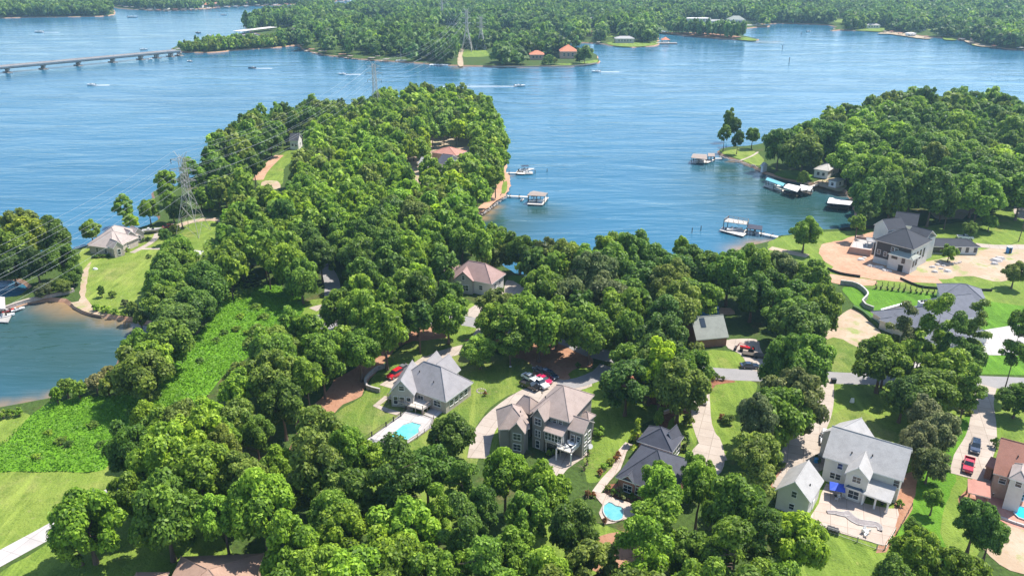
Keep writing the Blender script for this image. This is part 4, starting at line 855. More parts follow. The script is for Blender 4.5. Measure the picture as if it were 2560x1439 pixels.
# ---- brown roof at the bottom edge
H = house('brown_roof_house', 'brown-roofed house cut off by the bottom edge at lower left', 450, 1480)
w = Wing(H, (380, 1545), (610, 1535), (400, 1470), 3.2, W=14); w.walls(MW_TAN, 'hip'); w.roof(MR_BROWN, 'hip', 3.2, M_TRIM); w.windows('v0', 3, 2, 1.3, 1.4)
w2 = Wing(H, (280, 1530), (368, 1530), (285, 1480), 3.0, W=9, oh=.4); w2.walls(MW_TAN, 'hip'); w2.roof(MR_BROWN, 'hip', 1.8, M_TRIM)

# ---- beige lakeside house, left
q = Z(0, 400, 3.597)
H = house('beige_lake_house', 'beige many-gabled house on the lawn of the left peninsula', *q(1050, 830))
w = Wing(H, q(1010, 797), q(845, 775), q(1090, 700), 3.2, W=13, L=11); w.walls(MW_STONE, 'hip'); w.roof(MR_BEIGE, 'hip', 4.0, M_TRIM); w.windows('v0', 2, 1.7, 1.1, 1.5); w.windows('u0', 2, 1.7, 1.1, 1.5, 1, 6)
w2 = Wing(H, q(1100, 765), q(1285, 640), q(975, 690), 3.4, oh=.4, W=13); w2.walls(MW_STONE, 'hip'); w2.roof(MR_BEIGE, 'hip', 4.4, M_TRIM); w2.windows('v0', 3, 1.7, 1.1, 1.6)
for a, b_, c_, rs in (((1235, 680), (1165, 655), (1160, 700), 2.6), ((1300, 650), (1240, 625), (1250, 665), 2.2)):
    g = Wing(H, q(*a), q(*b_), q(*c_), 3.6, oh=.25, W=4.4, L=5); g.walls(MW_STONE, 'gable', rs); g.roof(MR_BEIGE, 'gable', rs, M_WHITE); g.window('u0', g.W / 2, 1.8, 1.0, 2.0); g.window('v0', 2, 1.8, 1.0, 1.6)
g = Wing(H, q(1115, 770), q(1050, 745), q(1050, 790), 3.6, oh=.25, W=4, L=5); g.walls(MW_STONE, 'gable', 2.2); g.roof(MR_BEIGE, 'gable', 2.2, M_WHITE); g.window('u0', g.W / 2, 1.8, 1.0, 2.0)

# ---- small buildings among the trees
def small_house(name, label, p0, p1, p2, ze, rise, kind, wm, rm, cat='house', wins=2, group=None, zb=0, W_=None):
    H = house(name, label, (p0[0] + p1[0]) / 2, (p0[1] + p1[1]) / 2 + 5, group, cat); w = Wing(H, p0, p1, p2, ze, oh=.4, W=W_); w.walls(wm, kind if kind != 'hip' else 'hip', rise); w.roof(rm, kind, rise, M_WHITE)
    if wins: w.windows('v0', wins, ze * .5, 1.2, 1.4)
    if wins: w.window('u0', w.W / 2, ze * .5, 1.2, 1.4)
    return H, w
small_house('hillside_barn', 'white barn with dark roof at the top of the clay and grass strip', (746, 352), (722, 352), (760, 344), 5, 3.2, 'gable', M_WHITE, MR_CHAR, 'barn', 2, W_=9)
small_house('salmon_roof_house', 'salmon-roofed house hidden in the woods of the near peninsula', (1140, 389), (1168, 378), (1120, 365), 5.5, 2.6, 'hip', MW_TAN, MR_SALM, wins=2)
small_house('salmon_roof_cottage', 'small pink-roofed wing left of the salmon-roofed house', (1118, 380), (1104, 376), (1122, 366), 4.5, 1.6, 'hip', MW_TAN, MR_SALM, wins=1)
small_house('white_gable_house', 'white-walled house with a mauve roof just below the salmon-roofed one', (1116, 411), (1089, 407), (1126, 394), 6, 3.2, 'gable', M_WHITE, MR_SLATE, wins=2)
small_house('grey_gable_house', 'pale grey gable poking out of the trees left of the white-walled house', (1062, 412), (1044, 410), (1066, 405), 5, 2.6, 'gable', M_OFFW, MR_LG, wins=1, W_=8)
small_house('shore_cottage', 'low white cottage with a flat grey roof among trees on the right point', (2072, 428), (2034, 422), (2100, 410), 4, 1.2, 'hip', M_WHITE, MR_LG, wins=2)
small_house('white_shed', 'tiny white shed at the water on the right point', (1908, 416), (1900, 414), (1912, 411), 3, 1.4, 'gable', M_WHITE, MR_LG, 'shed', 0, W_=4)
small_house('white_boat_shed', 'small white concrete shed on the sand behind the covered dock', (2092, 455), (2070, 450), (2104, 446), 3, .4, 'hip', M_WHITE, M_CONCW, 'shed', 1)
small_house('lake_gazebo', 'tan-roofed gable between the oaks near the cove', (1408, 745), (1385, 738), (1410, 720), 4, 2.5, 'gable', MW_STONE, MR_TAUPE, 'gazebo', 1, W_=6)
small_house('pool_shed', 'small grey-roofed shed at the lower end of the swimming pool terrace', (945, 1128), (905, 1120), (955, 1110), 2.6, 1.2, 'hip', MW_GREY, MR_GREY, 'shed', 1, W_=4)
q = Z(900, 860, 5.328)
patch('pool_terrace', [q(*p) for p in ((50, 1310), (590, 900), (640, 900), (830, 945), (985, 1000), (960, 1110), (600, 1345), (300, 1500), (100, 1440))], M_CONCW, 9, 0, noroot=True, curve=False, label='pale terrace round the rectangular pool')
patch('side_patio', [q(*p) for p in ((850, 940), (950, 850), (1110, 900), (990, 995))], M_CONCW, 10, 0, noroot=True, curve=False)
ribbon('garden_path', [q(365, 700), q(215, 820), q(530, 930)], 1.6, M_CONC, 6)
pool('long turquoise swimming pool on the terrace below the grey house', [q(*p) for p in ((570, 1085), (690, 1050), (820, 1085), (785, 1140), (790, 1185), (580, 1330), (420, 1400), (310, 1300))], M_POOL, M_CONCW, curve=False)
fence('pool_fence', [q(45, 1300), q(160, 1230), q(350, 1100), q(545, 965), q(620, 880)], 'dark picket fence with white posts on the upper side of the pool terrace', M_DARK, 1.2, 3.2, 2, .2, pr=.13)
fence('pool_fence', [q(610, 1345), q(765, 1260), q(950, 1110), q(985, 1000), q(840, 950)], 'thin fence on the lower side of the pool terrace', M_WOOD, 1.1, 3.2, 2, .3)
q = Z(1460, 1030, 4.963)
patch('pool_deck', [q(*p) for p in ((130, 1005), (250, 1010), (400, 1080), (560, 1120), (650, 1190), (650, 1260), (520, 1330), (250, 1390), (190, 1250), (230, 1150), (150, 1060))], M_PATIO, 9, .2, noroot=True, label='pinkish deck round the kidney pool')
ribbon('garden_path', [q(150, 1000), q(260, 850), q(400, 700), q(480, 480), q(560, 390)], 1.8, M_PATIO, 9)
patch('mulch_bed', [q(*p) for p in ((250, 980), (300, 900), (400, 880), (600, 950), (640, 1100), (560, 1130), (400, 1070), (260, 1010))], M_MULCH, 4, .4)
pool('teal kidney-shaped pool with curved steps among the trees', [q(*p) for p in ((300, 1125), (350, 1135), (400, 1170), (470, 1185), (490, 1250), (480, 1330), (380, 1360), (280, 1320), (235, 1240), (245, 1165))], M_POOL2, M_PATIO)
# ================================================================ docks and boats
M_NAVY = mat('navy_canvas', (0.025, 0.03, 0.06), .6); M_RED = mat('red_paint', (0.50, 0.015, 0.025), .25, spec=.6, coat=.6); M_VINYL = mat('grey_vinyl', (.35, .33, .31), .6)
M_TANR = mat('tan_dock_roof', (0.30, 0.24, 0.20), .7, [(.8, (.24, .19, .16), .4, .7)])
def deck_poly(D, pts, z, name='deck', th=.25, m=None):
    O = D.location; L = [at(x, y, z) - O for x, y in pts]; MB().slab([(p.x, p.y) for p in L], z - O.z - th, z - O.z).build(name, m or M_WOODP, D); return [Vector((p.x, p.y, 0)) for p in L]
def piles(D, pts, z0=-2.5, z1=1.6, r=.16):
    for p in pts: MB().tube((p.x, p.y, z0), (p.x, p.y, z1), r, r, 7).build('piling', M_PILE, D)
def dock(label, px, py, group=None, cat='dock', name='dock'):
    return thing(name, label, cat, at(px, py, 0), 0, group)
def walkway(D, a, b, w=1.6, z=.9, step=3.2):
    O = D.location; A_ = at(*a, z) - O; B_ = at(*b, z) - O; A_.z = B_.z = 0; d = (B_ - A_); L = d.length; d.normalize(); n = Vector((-d.y, d.x, 0)); ang = math.atan2(d.y, d.x)
    T = Matrix.Translation(A_) @ Matrix.Rotation(ang, 4, 'Z'); MB().box(0, L, -w / 2, w / 2, z - .22, z, 0, T).build('walkway', M_WOODP, D)
    k = max(1, int(L / step)); piles(D, [A_ + d * (L * i / k) + n * s * (w / 2 + .1) for i in range(k + 1) for s in (-1, 1)], -2, z + .7, .13)
def roof_on(D, pts, z, m, rise=.7, name='roof', posts=True, zlow=.5, axis=0):
    """low gable roof over four picture corners at height z; ridge parallel to side 0-1 (axis 0) or 1-2"""
    O = D.location; P = [at(x, y, z) - O for x, y in pts]
    if axis: P = P[1:] + P[:1]
    a, b, c, d = P; m0 = (a + d) / 2 + Vector((0, 0, rise)); m1 = (b + c) / 2 + Vector((0, 0, rise)); t = Vector((0, 0, -.18)); top = [a, b, c, d, m0, m1]
    mb = MB(); F_ = [(0, 1, 5, 4), (2, 3, 4, 5)]
    if (b - a).cross(d - a).z < 0: F_ = [f[::-1] for f in F_]
    mb.add(top, F_); mb.add([v + t for v in top], [f[::-1] for f in F_]); rim = [0, 1, 5, 2, 3, 4]; rv = [top[i] for i in rim] + [top[i] + t for i in rim]
    mb.add(rv, [(i, 6 + i, 6 + (i + 1) % 6, (i + 1) % 6) for i in range(6)]); mb.build(name, m, D)
    c0 = (a + b + c + d) / 4
    if posts:
        for p in [v.lerp(c0, .1) for v in (a, b, c, d)] + [a.lerp(b, .5).lerp(c0, .1), d.lerp(c, .5).lerp(c0, .1)]: MB().tube((p.x, p.y, -2.5), (p.x, p.y, z - .1), .14, .14, 6).build('post', M_PILE, D)
def hull(L, W_, H_, m):
    mb = MB(); st = [(-.5, .42, 0), (-.2, .5, 0), (.15, .48, .02), (.36, .28, .08), (.5, .02, .16)]; rings = []
    for (x, w, z) in st: rings.append([(x * L, -w * W_, H_ * (.9 + z)), (x * L, -w * W_ * .7, .12 * H_), (x * L, 0, -.1 * H_), (x * L, w * W_ * .7, .12 * H_), (x * L, w * W_, H_ * (.9 + z))])
    vs = [v for r_ in rings for v in r_]; fs = []
    for i in range(len(rings) - 1):
        for j in range(4): fs.append((5 * i + j, 5 * i + j + 1, 5 * i + 6 + j, 5 * i + 5 + j))
        fs.append((5 * i + 4, 5 * i, 5 * i + 5, 5 * i + 9))
    fs.append((0, 4, 3, 2, 1)); mb.add(vs, [f[::-1] for f in fs]); return mb
BOATG = 'motor boats out on the lake'
def boat(px, py, rz, label, L=7.0, canopy=None, hm=None, wake=0, z=.15, group=None, up=0):
    B = thing('motor_boat', label, 'boat', at(px, py, z + up), rz, group); W_ = L * .34; H_ = L * .13
    hull(L, W_, H_, hm or M_WHITE).build('hull', hm or M_WHITE, B); MB().box(-.36 * L, .12 * L, -W_ * .3, W_ * .3, H_ * .92, H_ * .99).build('cockpit', M_VINYL, B)
    ws = MB(); ws.add([(.12 * L, -W_ * .34, H_), (.12 * L, W_ * .34, H_), (.04 * L, W_ * .34, H_ + .55), (.04 * L, -W_ * .34, H_ + .55)], [(0, 1, 2, 3), (3, 2, 1, 0)]); ws.build('windscreen', M_GLASS, B)
    MB().box(-.56 * L, -.46 * L, -.25, .25, H_ * .3, H_ * 1.2).build('outboard_motor', M_DARK, B)
    for s in (-1, 1): MB().box(-.2 * L, -.1 * L, s * W_ * .18 - .25, s * W_ * .18 + .25, H_, H_ + .5).build('seat', M_OFFW, B)
    if canopy:
        c = MB().box(-.34 * L, .10 * L, -W_ * .42, W_ * .42, H_ + 1.5, H_ + 1.6)
        for sx in (-.3, .06):
            for sy in (-.38, .38): c.tube((sx * L, sy * W_, H_ * .9), (sx * L, sy * W_, H_ + 1.5), .04, .04, 4)
        c.build('canopy', canopy, B)
    if wake:
        mb = MB(); n = 14; gg = random.Random(int(px)); vs = []
        for i in range(n + 1):
            t = i / n; x = -.4 * L - t * wake; w = (.3 + 1.9 * t ** .6) * (1 - .35 * t) * gg.uniform(.8, 1.2); vs += [(x, -w * .5 - t * .5, .02), (x, w * .5 + t * .2, .02)]
        ca, sa = math.cos(rz), math.sin(rz); o = B.location
        k_ = mb.add([(v[0] * ca - v[1] * sa, v[0] * sa + v[1] * ca, v[2]) for v in vs], [(2 * i, 2 * i + 1, 2 * i + 3, 2 * i + 2) for i in range(n)]).build('wake', M_FOAM, kind='stuff', label='white foam trail behind a boat'); k_.location = (o.x, o.y, .06)
        for s in (-1, 1):
            m2 = MB(); vv = []
            for i in range(n + 1): t = i / n; x = -.2 * L - t * wake * 1.3; y = s * (W_ * .5 + t * wake * .16); w = .35 * (1 - t * .7); vv += [(x, y - w, .02), (x, y + w, .02)]
            m2.add([(v[0] * ca - v[1] * sa, v[0] * sa + v[1] * ca, v[2]) for v in vv], [(2 * i, 2 * i + 1, 2 * i + 3, 2 * i + 2) for i in range(n)]).build('wake', M_FOAM, kind='stuff', label='thin side ripple of a boat wake').location = (o.x, o.y, .05)
    return B
z = Z(1240, 380, 4.544)
D = dock('tan-roofed boathouse at the end of a walkway off the near peninsula', *z(460, 600), name='boathouse', cat='boathouse')
roof_on(D, [z(352, 492), z(560, 503), z(592, 466), z(425, 440)], 3.9, M_TANR, .5); walkway(D, z(55, 492), z(370, 508)); deck_poly(D, [z(355, 590), z(530, 598), z(600, 515), z(560, 510), z(515, 570), z(375, 560)], .8)
boat(*z(455, 560), 0.1, 'navy-covered motor boat on the lift inside the tan boathouse', 6.5, M_NAVY, up=.9); boat(*z(300, 548), 1.2, 'small white rowing boat beside the boathouse walkway', 3.2)
D = dock('open dock with a canopied pontoon boat, above the tan-roofed boathouse', *z(260, 240)); walkway(D, z(60, 232), z(240, 236)); deck_poly(D, [z(215, 245), z(330, 250), z(300, 215), z(240, 212)], .7); deck_poly(D, [z(320, 245), z(420, 245), z(415, 225), z(310, 225)], .6); piles(D, [Vector((x, y, 0)) for x, y in ((0, 0), (8, -1), (14, 2))], -2, 1.8)
boat(*z(350, 215), .25, 'pontoon boat with black canopy at the open dock', 8, M_NAVY, up=.6); boat(*z(365, 240), .05, 'low white boat tied in front of the pontoon boat', 5, up=.2)
z = Z(1700, 340, 2.727)
D = dock('tan-roofed boathouse off the tip of the right-hand point', *z(130, 170), name='boathouse', cat='boathouse')
roof_on(D, [z(75, 148), z(185, 160), z(182, 125), z(92, 120)], 3.2, M_TANR, .7); roof_on(D, [z(190, 138), z(238, 140), z(235, 118), z(190, 116)], 3.0, M_TANR, .5); walkway(D, z(235, 152), z(285, 152)); deck_poly(D, [z(75, 180), z(190, 182), z(240, 160), z(190, 158)], .7); boat(*z(130, 168), .1, 'motor boat on the lift under the boathouse at the point', 6, up=.7)
D = dock('boathouse with a teal barrel roof beside the white-roofed slips', *z(650, 370), name='boathouse', cat='boathouse')
roof_on(D, [z(583, 298), z(703, 342), z(722, 325), z(603, 284)], 3.4, MR_TEAL, .6); deck_poly(D, [z(568, 338), z(715, 380), z(722, 368), z(580, 328)], .7)
boat(*z(650, 345), -.5, 'boat under the teal roof', 6, up=.5)
D = dock('pair of white-roofed boat slips joined to the teal one', *z(810, 400), name='boathouse', cat='boathouse')
roof_on(D, [z(705, 350), z(800, 380), z(832, 345), z(740, 325)], 3.4, MR_WHITE, .5); roof_on(D, [z(825, 372), z(900, 360), z(905, 348), z(820, 328), ], 3.4, MR_WHITE, .5); walkway(D, z(880, 350), z(985, 312), 1.8); deck_poly(D, [z(715, 390), z(800, 412), z(830, 392), z(895, 398), z(905, 385), z(830, 370)], .6, m=M_PILE)
boat(*z(765, 390), -.45, 'dark covered boat below the left white slip roof', 6.5, M_NAVY, hm=M_NAVY, up=.3); boat(*z(860, 378), -.3, 'boat below the right white slip roof', 6, up=.3)
D = dock('free-standing white-roofed boathouse near the wooded bank', *z(1080, 490), name='boathouse', cat='boathouse')
roof_on(D, [z(1003, 455), z(1160, 470), z(1190, 445), z(1022, 418)], 3.4, MR_WHITE, .7); deck_poly(D, [z(995, 480), z(1130, 498), z(1180, 470), z(1170, 462), z(1120, 488), z(1005, 470)], .6, m=M_PILE); boat(*z(1080, 478), 0, 'covered navy boat in the free-standing white boathouse', 7, M_NAVY, hm=M_NAVY, up=.3)
D = dock('two-level white dock with stairs and a long walkway below the lone oak', *z(370, 670))
deck_poly(D, [z(268, 640), z(430, 682), z(452, 664), z(440, 636), z(290, 618)], .8); up = deck_poly(D, [z(300, 582), z(462, 604), z(466, 582), z(330, 560)], 3.8, 'upper_deck'); railing(D, [(p.x, p.y) for p in up] + [(up[0].x, up[0].y)], 3.8, 1.0, M_WOOD)
piles(D, up, -2.5, 4.8, .15); walkway(D, z(445, 640), z(688, 690), 1.8); stq = at(*z(372, 612), .8) - D.location; T = Matrix.Translation((stq.x, stq.y, 2.2)) @ Matrix.Rotation(.2, 4, 'Z') @ Matrix.Rotation(R(38), 4, 'Y'); MB().box(-2.4, 2.4, -.5, .5, -.08, .08, 0, T).build('stairs', M_WHITE, D); piles(D, [Vector((-16, 2, 0)), Vector((-12, 4.5, 0))], -2, 2)
roof_on(D, [z(455, 628), z(560, 640), z(560, 618), z(480, 602)], 2.6, M_NAVY, 1.0, 'boat_cover'); boat(*z(370, 640), .1, 'boat on the lift under the upper deck', 6.5, up=.7)
# cove at left edge
D = dock('grey-roofed dock cut by the left edge in the cove', 10, 790); roof_on(D, [(-60, 765), (14, 772), (12, 742), (-60, 735)], 3.2, M_CONCW, .2); deck_poly(D, [(-70, 800), (20, 805), (30, 785), (-60, 770)], .5, m=M_STEEL)
boat(24, 778, .7, 'red and white jet boat at the left edge dock', 4.2, hm=M_RED, up=.1); boat(45, 775, .9, 'white jet boat outermost at the left edge dock', 4, up=.1); boat(14, 792, .7, 'white runabout nearest the left edge dock', 5, up=.1)
wall_line('seawall', [(-60, 790), (0, 778), (60, 758), (118, 744), (165, 735), (185, 728)], 1.0, .8, M_STONE, 'long low stone seawall on the spit above the cove', M_CONC, z=-.5)
D = dock('little white dock seen between the trees at the cove head', 1320, 700); deck_poly(D, [(1310, 690), (1345, 690), (1350, 700), (1318, 703)], 1.2); boat(1330, 694, .3, 'white boat behind the oak at the cove head', 6, up=.8)
# boats out on the lake
for (x, y, rz, L, wk, lab) in ((228, 213, math.pi, 7, 12, 'white boat with red seats heading left, alone on the open water at left'), (630, 171, math.pi, 7, 16, 'small dark boat trailing foam left of the lattice tower'), (855, 186, math.pi, 7, 14, 'white speedboat just left of the lattice tower'), (1300, 216, 0, 9, 60, 'speedboat pulling the longest white wake in the middle of the lake'),
                          (1490, 180, math.pi, 8, 18, 'boat just off the orange-roofed point'), (474, 154, 2.6, 7, 0, 'lone white boat below the bridge end'), (98, 81, math.pi, 12, 22, 'long white boat far left in the upper bay'), (495, 83, 2.8, 8, 0, 'dark small boat above the causeway'), (522, 90, 2.8, 8, 0, 'white boat nearer the marina in the upper bay'), (332, 44, .1, 16, 0, 'large pale boat in front of the far left shore'),
                          (560, 38, .1, 10, 0, 'tiny white boat below the northern houses'), (2022, 80, .5, 8, 0, 'tiny boat in the far right channel'), (1897, 61, 0, 10, 0, 'white boat at the boat club pier'), (360, 125, .2, 8, 0, 'white boat passing behind the bridge'), (376, 149, 1.4, 7, 0, 'white boat coming out from under the bridge')):
    boat(x, y, rz, lab, L, None, M_NAVY if 'dark' in lab else None, wk)
# sailboat
B = boat(1003, 154, .1, 'moored sailing boat with a bare mast on the far shore', 11, up=.1); MB().tube((0, 0, 1), (0, 0, 14), .12, .038, 6).build('mast', M_WHITE, B); MB().tube((0, 0, 2.4), (-4.5, 0, 2.3), .15, .12, 6).build('boom', M_NAVY, B)
for x, y, h in ((1973, 155, 4.5), (1956, 122, 4), (2003, 88, 3.5)):
    P_ = thing('channel_marker', {1973: 'dark channel post standing in the open lake', 1956: 'smaller post farther up the channel', 2003: 'farthest channel post near the tiny boat'}[x], 'post', at(x, y, 0)); MB().tube((0, 0, -2), (0, 0, h), .3, .3, 8).build('pile', M_DARK, P_); MB().box(-.6, .6, -.08, .08, h - 1.2, h).build('board', M_WHITE, P_)
# private docks on the far shore
gg = random.Random(5)
for i, (x, y, w) in enumerate(((766, 123, 26), (775, 130, 26), (800, 135, 34), (818, 140, 26), (850, 143, 30), (872, 147, 22), (893, 149, 24), (925, 152, 26), (962, 155, 26), (1090, 163, 30), (1112, 163, 24), (758, 118, 22), (1128, 160, 18), (940, 148, 20))):
    s = scl(x, y, 0); L = w / s; D = thing('lake_dock', 'small private dock on the far shore with a flat boat roof' if i % 3 else 'low open private dock on the far shore', 'dock', at(x, y, 0), gg.uniform(-.35, .05), 'private docks along the far shore')
    if i >= 9 and i < 11:
        D['label'] = 'white moored boats at a low dock below the grassy power line strip'; MB().box(-L / 2, L / 2, -1, 1, .3, .7).build('deck', M_WHITE, D)
        for k in range(4): h_ = hull(7, 2.4, 1, M_WHITE).build('boat_hull', M_WHITE, D); h_.location = (-L / 2 + 2 + k * L / 4, -3, .1); h_.rotation_euler = (0, 0, 1.4)
        continue
    MB().box(-L / 2, L / 2, -1.2, 1.2, .5, .75).build('deck', M_TANR, D); MB().box(-L / 2 - 1, -L / 2 + 1.2, -1, 9, .5, .75).build('walkway', M_WOOD, D)
    if i % 3: MB().box(-L * .1, L / 2, -2.5, 2.5, 2.8, 3.1).build('roof', gg.choice([MR_SALM, M_TANR, MR_BEIGE, M_CONCW]), D)
    for u in (-.08, .45):
        for v_ in (-2.2, 2.2): MB().tube((u * L, v_, -2), (u * L, v_, 2.9 if i % 3 else 1.2), .18, .18, 5).build('post', M_PILE, D)
# marina shed and the club piers
def longshed(label, x0, y0, x1, y1, w, z, m, name='covered_slips', posts=9):
    a = at(x0, y0, 0); b = at(x1, y1, 0); d = b - a; L = d.length; o = thing(name, label, 'dock', a, math.atan2(d.y, d.x)); MB().box(0, L, -w / 2, w / 2, z, z + .5).build('roof', m, o); MB().box(0, L, -w / 2 - 1, w / 2 + 1, .3, .6).build('deck', M_TANR, o)
    for i in range(posts):
        for s in (-1, 1): MB().tube((L * (i + .5) / posts, s * w * .45, -2), (L * (i + .5) / posts, s * w * .45, z), .25, .25, 5).build('post', M_PILE, o)
longshed('long white-roofed marina slips at the far marina', 592, 88, 684, 77, 14, 4.5, MR_WHITE); longshed('narrow floating pier in front of the marina slips', 586, 92, 640, 87, 3, 1, M_CONCW, 'floating_pier', 4)
longshed('long low covered slips below the pines of the boat club', 1625, 82, 1668, 86, 9, 3, MR_WHITE); longshed('white pier of the boat club', 1845, 66, 1920, 66, 7, 1.2, MR_WHITE, 'club_pier', 5); longshed('pale pier off the low lakeside house', 1640, 110, 1692, 110, 5, .8, M_CONCW, 'floating_pier', 4)
G_ = thing('pier_pavilion', 'orange-roofed pavilion on the pier off the low lakeside house', 'pavilion', at(1663, 108, 0)); MB().add([(-5, -5, 4), (5, -5, 4), (5, 5, 4), (-5, 5, 4), (0, 0, 7)], [(0, 1, 4), (1, 2, 4), (2, 3, 4), (3, 0, 4), (3, 2, 1, 0)]).build('roof', MR_ORANGE, G_)
for sx in (-4, 4):
    for sy in (-4, 4): MB().tube((sx, sy, -2), (sx, sy, 4), .3, .3, 6).build('post', M_PILE, G_)
MB().box(-5, 5, -5, 5, .5, .9).build('deck', M_WOODP, G_)

# ================================================================ bridge
b0 = at(-300, 196, 5.2); b1 = at(446, 127, 5.2); d = b1 - b0; L = d.length; ang = math.atan2(d.y, d.x)
BR = thing('bridge', 'long low concrete road bridge crossing the lake at upper left', 'bridge', Vector((b0.x, b0.y, 0)), ang)
MB().box(0, L, -5.5, 5.5, 4.6, 5.5).build('deck', M_CONCW, BR); MB().box(0, L, -4.8, 4.8, 5.5, 5.52).build('roadway', M_ASPH, BR)
for s in (-1, 1): MB().box(0, L, s * 5.5 - .2, s * 5.5 + .2, 5.5, 6.3).build('parapet', M_CONCW, BR)
for s in (-1, 1): MB().box(0, L, s * 3.2 - .5, s * 3.2 + .5, 3.6, 4.6).build('girder', M_STONE, BR)
for x in (-200, -100, 0, 90, 178, 265, 336, 376, 412, 434):
    p = at(x, 168 - (x / 440) * 40 + 9, 0); t_ = (Vector((p.x, p.y)) - b0.xy).dot(d.xy.normalized()); o = MB().box(t_ - .9, t_ + .9, -5, 5, 2.6, 3.6).box(t_ - 2.2, t_ + 2.2, -6, 6, -1, .6)
    for s in (-3.5, 0, 3.5): o.tube((t_, s, -2), (t_, s, 2.6), .7, .7, 8)
    o.build('pier', M_CONC, BR)
P_ = [at(440, 122), at(600, 112), at(720, 104)]
mb = MB()
for a, b in zip(P_[:-1], P_[1:]):
    dd = (b - a); T = Matrix.Translation((a.x, a.y, 0)) @ Matrix.Rotation(math.atan2(dd.y, dd.x), 4, 'Z'); mb.box(0, dd.length, -5, 5, LZ, LZ + .1, 0, T)
mb.build('causeway_road', M_ASPH, kind='structure')

# ================================================================ power line
def tower(label, p, h, rz, base=9.0, arms=True, thick=.11):
    T = thing('power_tower', label, 'power tower', p, rz); w0 = base / 2
    def hw(z): return w0 + (1.15 - w0) * max(0, min(1, z / (h * .52))) ** .9 if z < h * .52 else 1.15 - .35 * (z - h * .52) / (h * .48)
    for sx in (-1, 1):
        for sy in (-1, 1):
            mb = MB(); zs = [-.3, h * .18, h * .35, h * .52, h * .75, h * .93]
            for a, b in zip(zs[:-1], zs[1:]): mb.tube((sx * hw(a), sy * hw(a), a), (sx * hw(b), sy * hw(b), b), thick * 1.3, thick * 1.3, 5, cap=False)
            mb.build('leg', M_STEEL, T)
    br = MB(); zs = [h * .2, h * .37, h * .52] + list(np.linspace(h * .52, h * .93, 7))[1:]
    zs = [0] + zs
    for a, b in zip(zs[:-1], zs[1:]):
        A_, B_ = hw(a), hw(b); ca = [(-A_, -A_), (A_, -A_), (A_, A_), (-A_, A_)]; cb = [(-B_, -B_), (B_, -B_), (B_, B_), (-B_, B_)]
        for i in range(4):
            j = (i + 1) % 4; br.tube((*ca[i], a), (*cb[j], b), thick * .6, None, 4, cap=False); br.tube((*ca[j], a), (*cb[i], b), thick * .6, None, 4, cap=False); br.tube((*cb[i], b), (*cb[j], b), thick * .6, None, 4, cap=False)
    br.build('bracing', M_STEEL, T)
    tips = []
    for z, ln in ((h * .66, 4.6), (h * .78, 5.4), (h * .90, 4.4)):
        for s in (-1, 1):
            a = MB(); x0 = hw(z)
            for q_ in (-.7, .7): a.tube((s * x0, q_, z - .6), (s * ln, 0, z + .1), thick * .8, None, 4, cap=False); a.tube((s * x0, q_, z + .8), (s * ln, 0, z + .1), thick * .8, None, 4, cap=False)
            a.tube((s * (x0 + ln) / 2, -.35, z - .2), (s * (x0 + ln) / 2, .35, z + .4), thick * .6, None, 4, cap=False); ar = a.build('cross_arm', M_STEEL, T)
            MB().tube((s * ln, 0, z), (s * ln, 0, z - 1.7), .14, .10, 6).build('insulator', M_DARK, ar); tips.append((s * ln, 0, z - 1.7))
    for s in (-1, 1):
        MB().tube((s * .8, 0, h * .92), (s * 2.6, 0, h), thick, None, 4).tube((s * .8, 0, h * .97), (0, 0, h * .92), thick, None, 4).build('peak_arm', M_STEEL, T); tips.append((s * 2.6, 0, h))
    M4 = Matrix.Translation(p) @ Matrix.Rotation(rz, 4, 'Z'); return [M4 @ Vector(t_) for t_ in tips]
T1 = at(484, 584); T2 = Vector((-88.5, 524, LZ)); T0 = T1 + (T1 - T2) * .8; T0.z = LZ; T3 = at(1168, 128); T4 = at(1106, 60); T5 = at(1203, 124)
aa = math.atan2(T1.y - T2.y, T1.x - T2.x) - math.pi / 2
t1 = tower('nearest lattice power tower, standing on the lawn of the left peninsula', T1, 32, aa, 9.5, thick=.08); t2 = tower('lattice power tower rising out of the tree crowns by the open lake', T2, 36, aa, 9, thick=.11)
t0 = tower('lattice power tower just outside the left edge that carries the near wires', T0, 32, aa, 9.5)
a3 = math.atan2(T2.y - T3.y, T2.x - T3.x) - math.pi / 2
t3 = tower('left one of the two far lattice towers above the grassy strip', T3, 44, a3, 12, thick=.26); t4 = tower('farthest lattice tower beyond the white building', T4, 44, a3, 12, thick=.28); t5 = tower('right one of the two far lattice towers above the grassy strip', T5, 36, a3, 11, thick=.24)
def wires(A_, B_, sag, r, label):
    W_ = thing('power_lines', label, 'power lines', A_[0])
    for a, b in zip(A_, B_):
        cu = MB(); n = 16; pts = []
        for i in range(n + 1): t_ = i / n; p = a.lerp(b, t_); p.z -= sag * 4 * t_ * (1 - t_); pts.append(p - A_[0])
        for i in range(n): cu.tube(pts[i], pts[i + 1], r, r, 4, cap=False)
        cu.build('wire', M_ALU, W_)
wires(t0, t1, 5, .025, 'near span of overhead wires running off the left edge'); wires(t1, t2, 7, .028, 'span of overhead wires over the peninsula woods'); wires(t2, t3, 12, .038, 'overhead wires crossing the lake to the far shore'); wires(t3, t4, 10, .04, 'overhead wires beyond the far towers')
# wooden pole by the right lawn
P_ = thing('utility_pole', 'leaning wooden utility pole on the lawn right of the long garage', 'pole', at(2546, 604)); MB().tube((0, 0, -.2), (.6, 0, 11), .17, .12, 8).build('pole', M_BARK, P_); MB().box(-.6, 1.8, -.06, .06, 10.2, 10.35).build('cross_arm', M_BARK, P_)
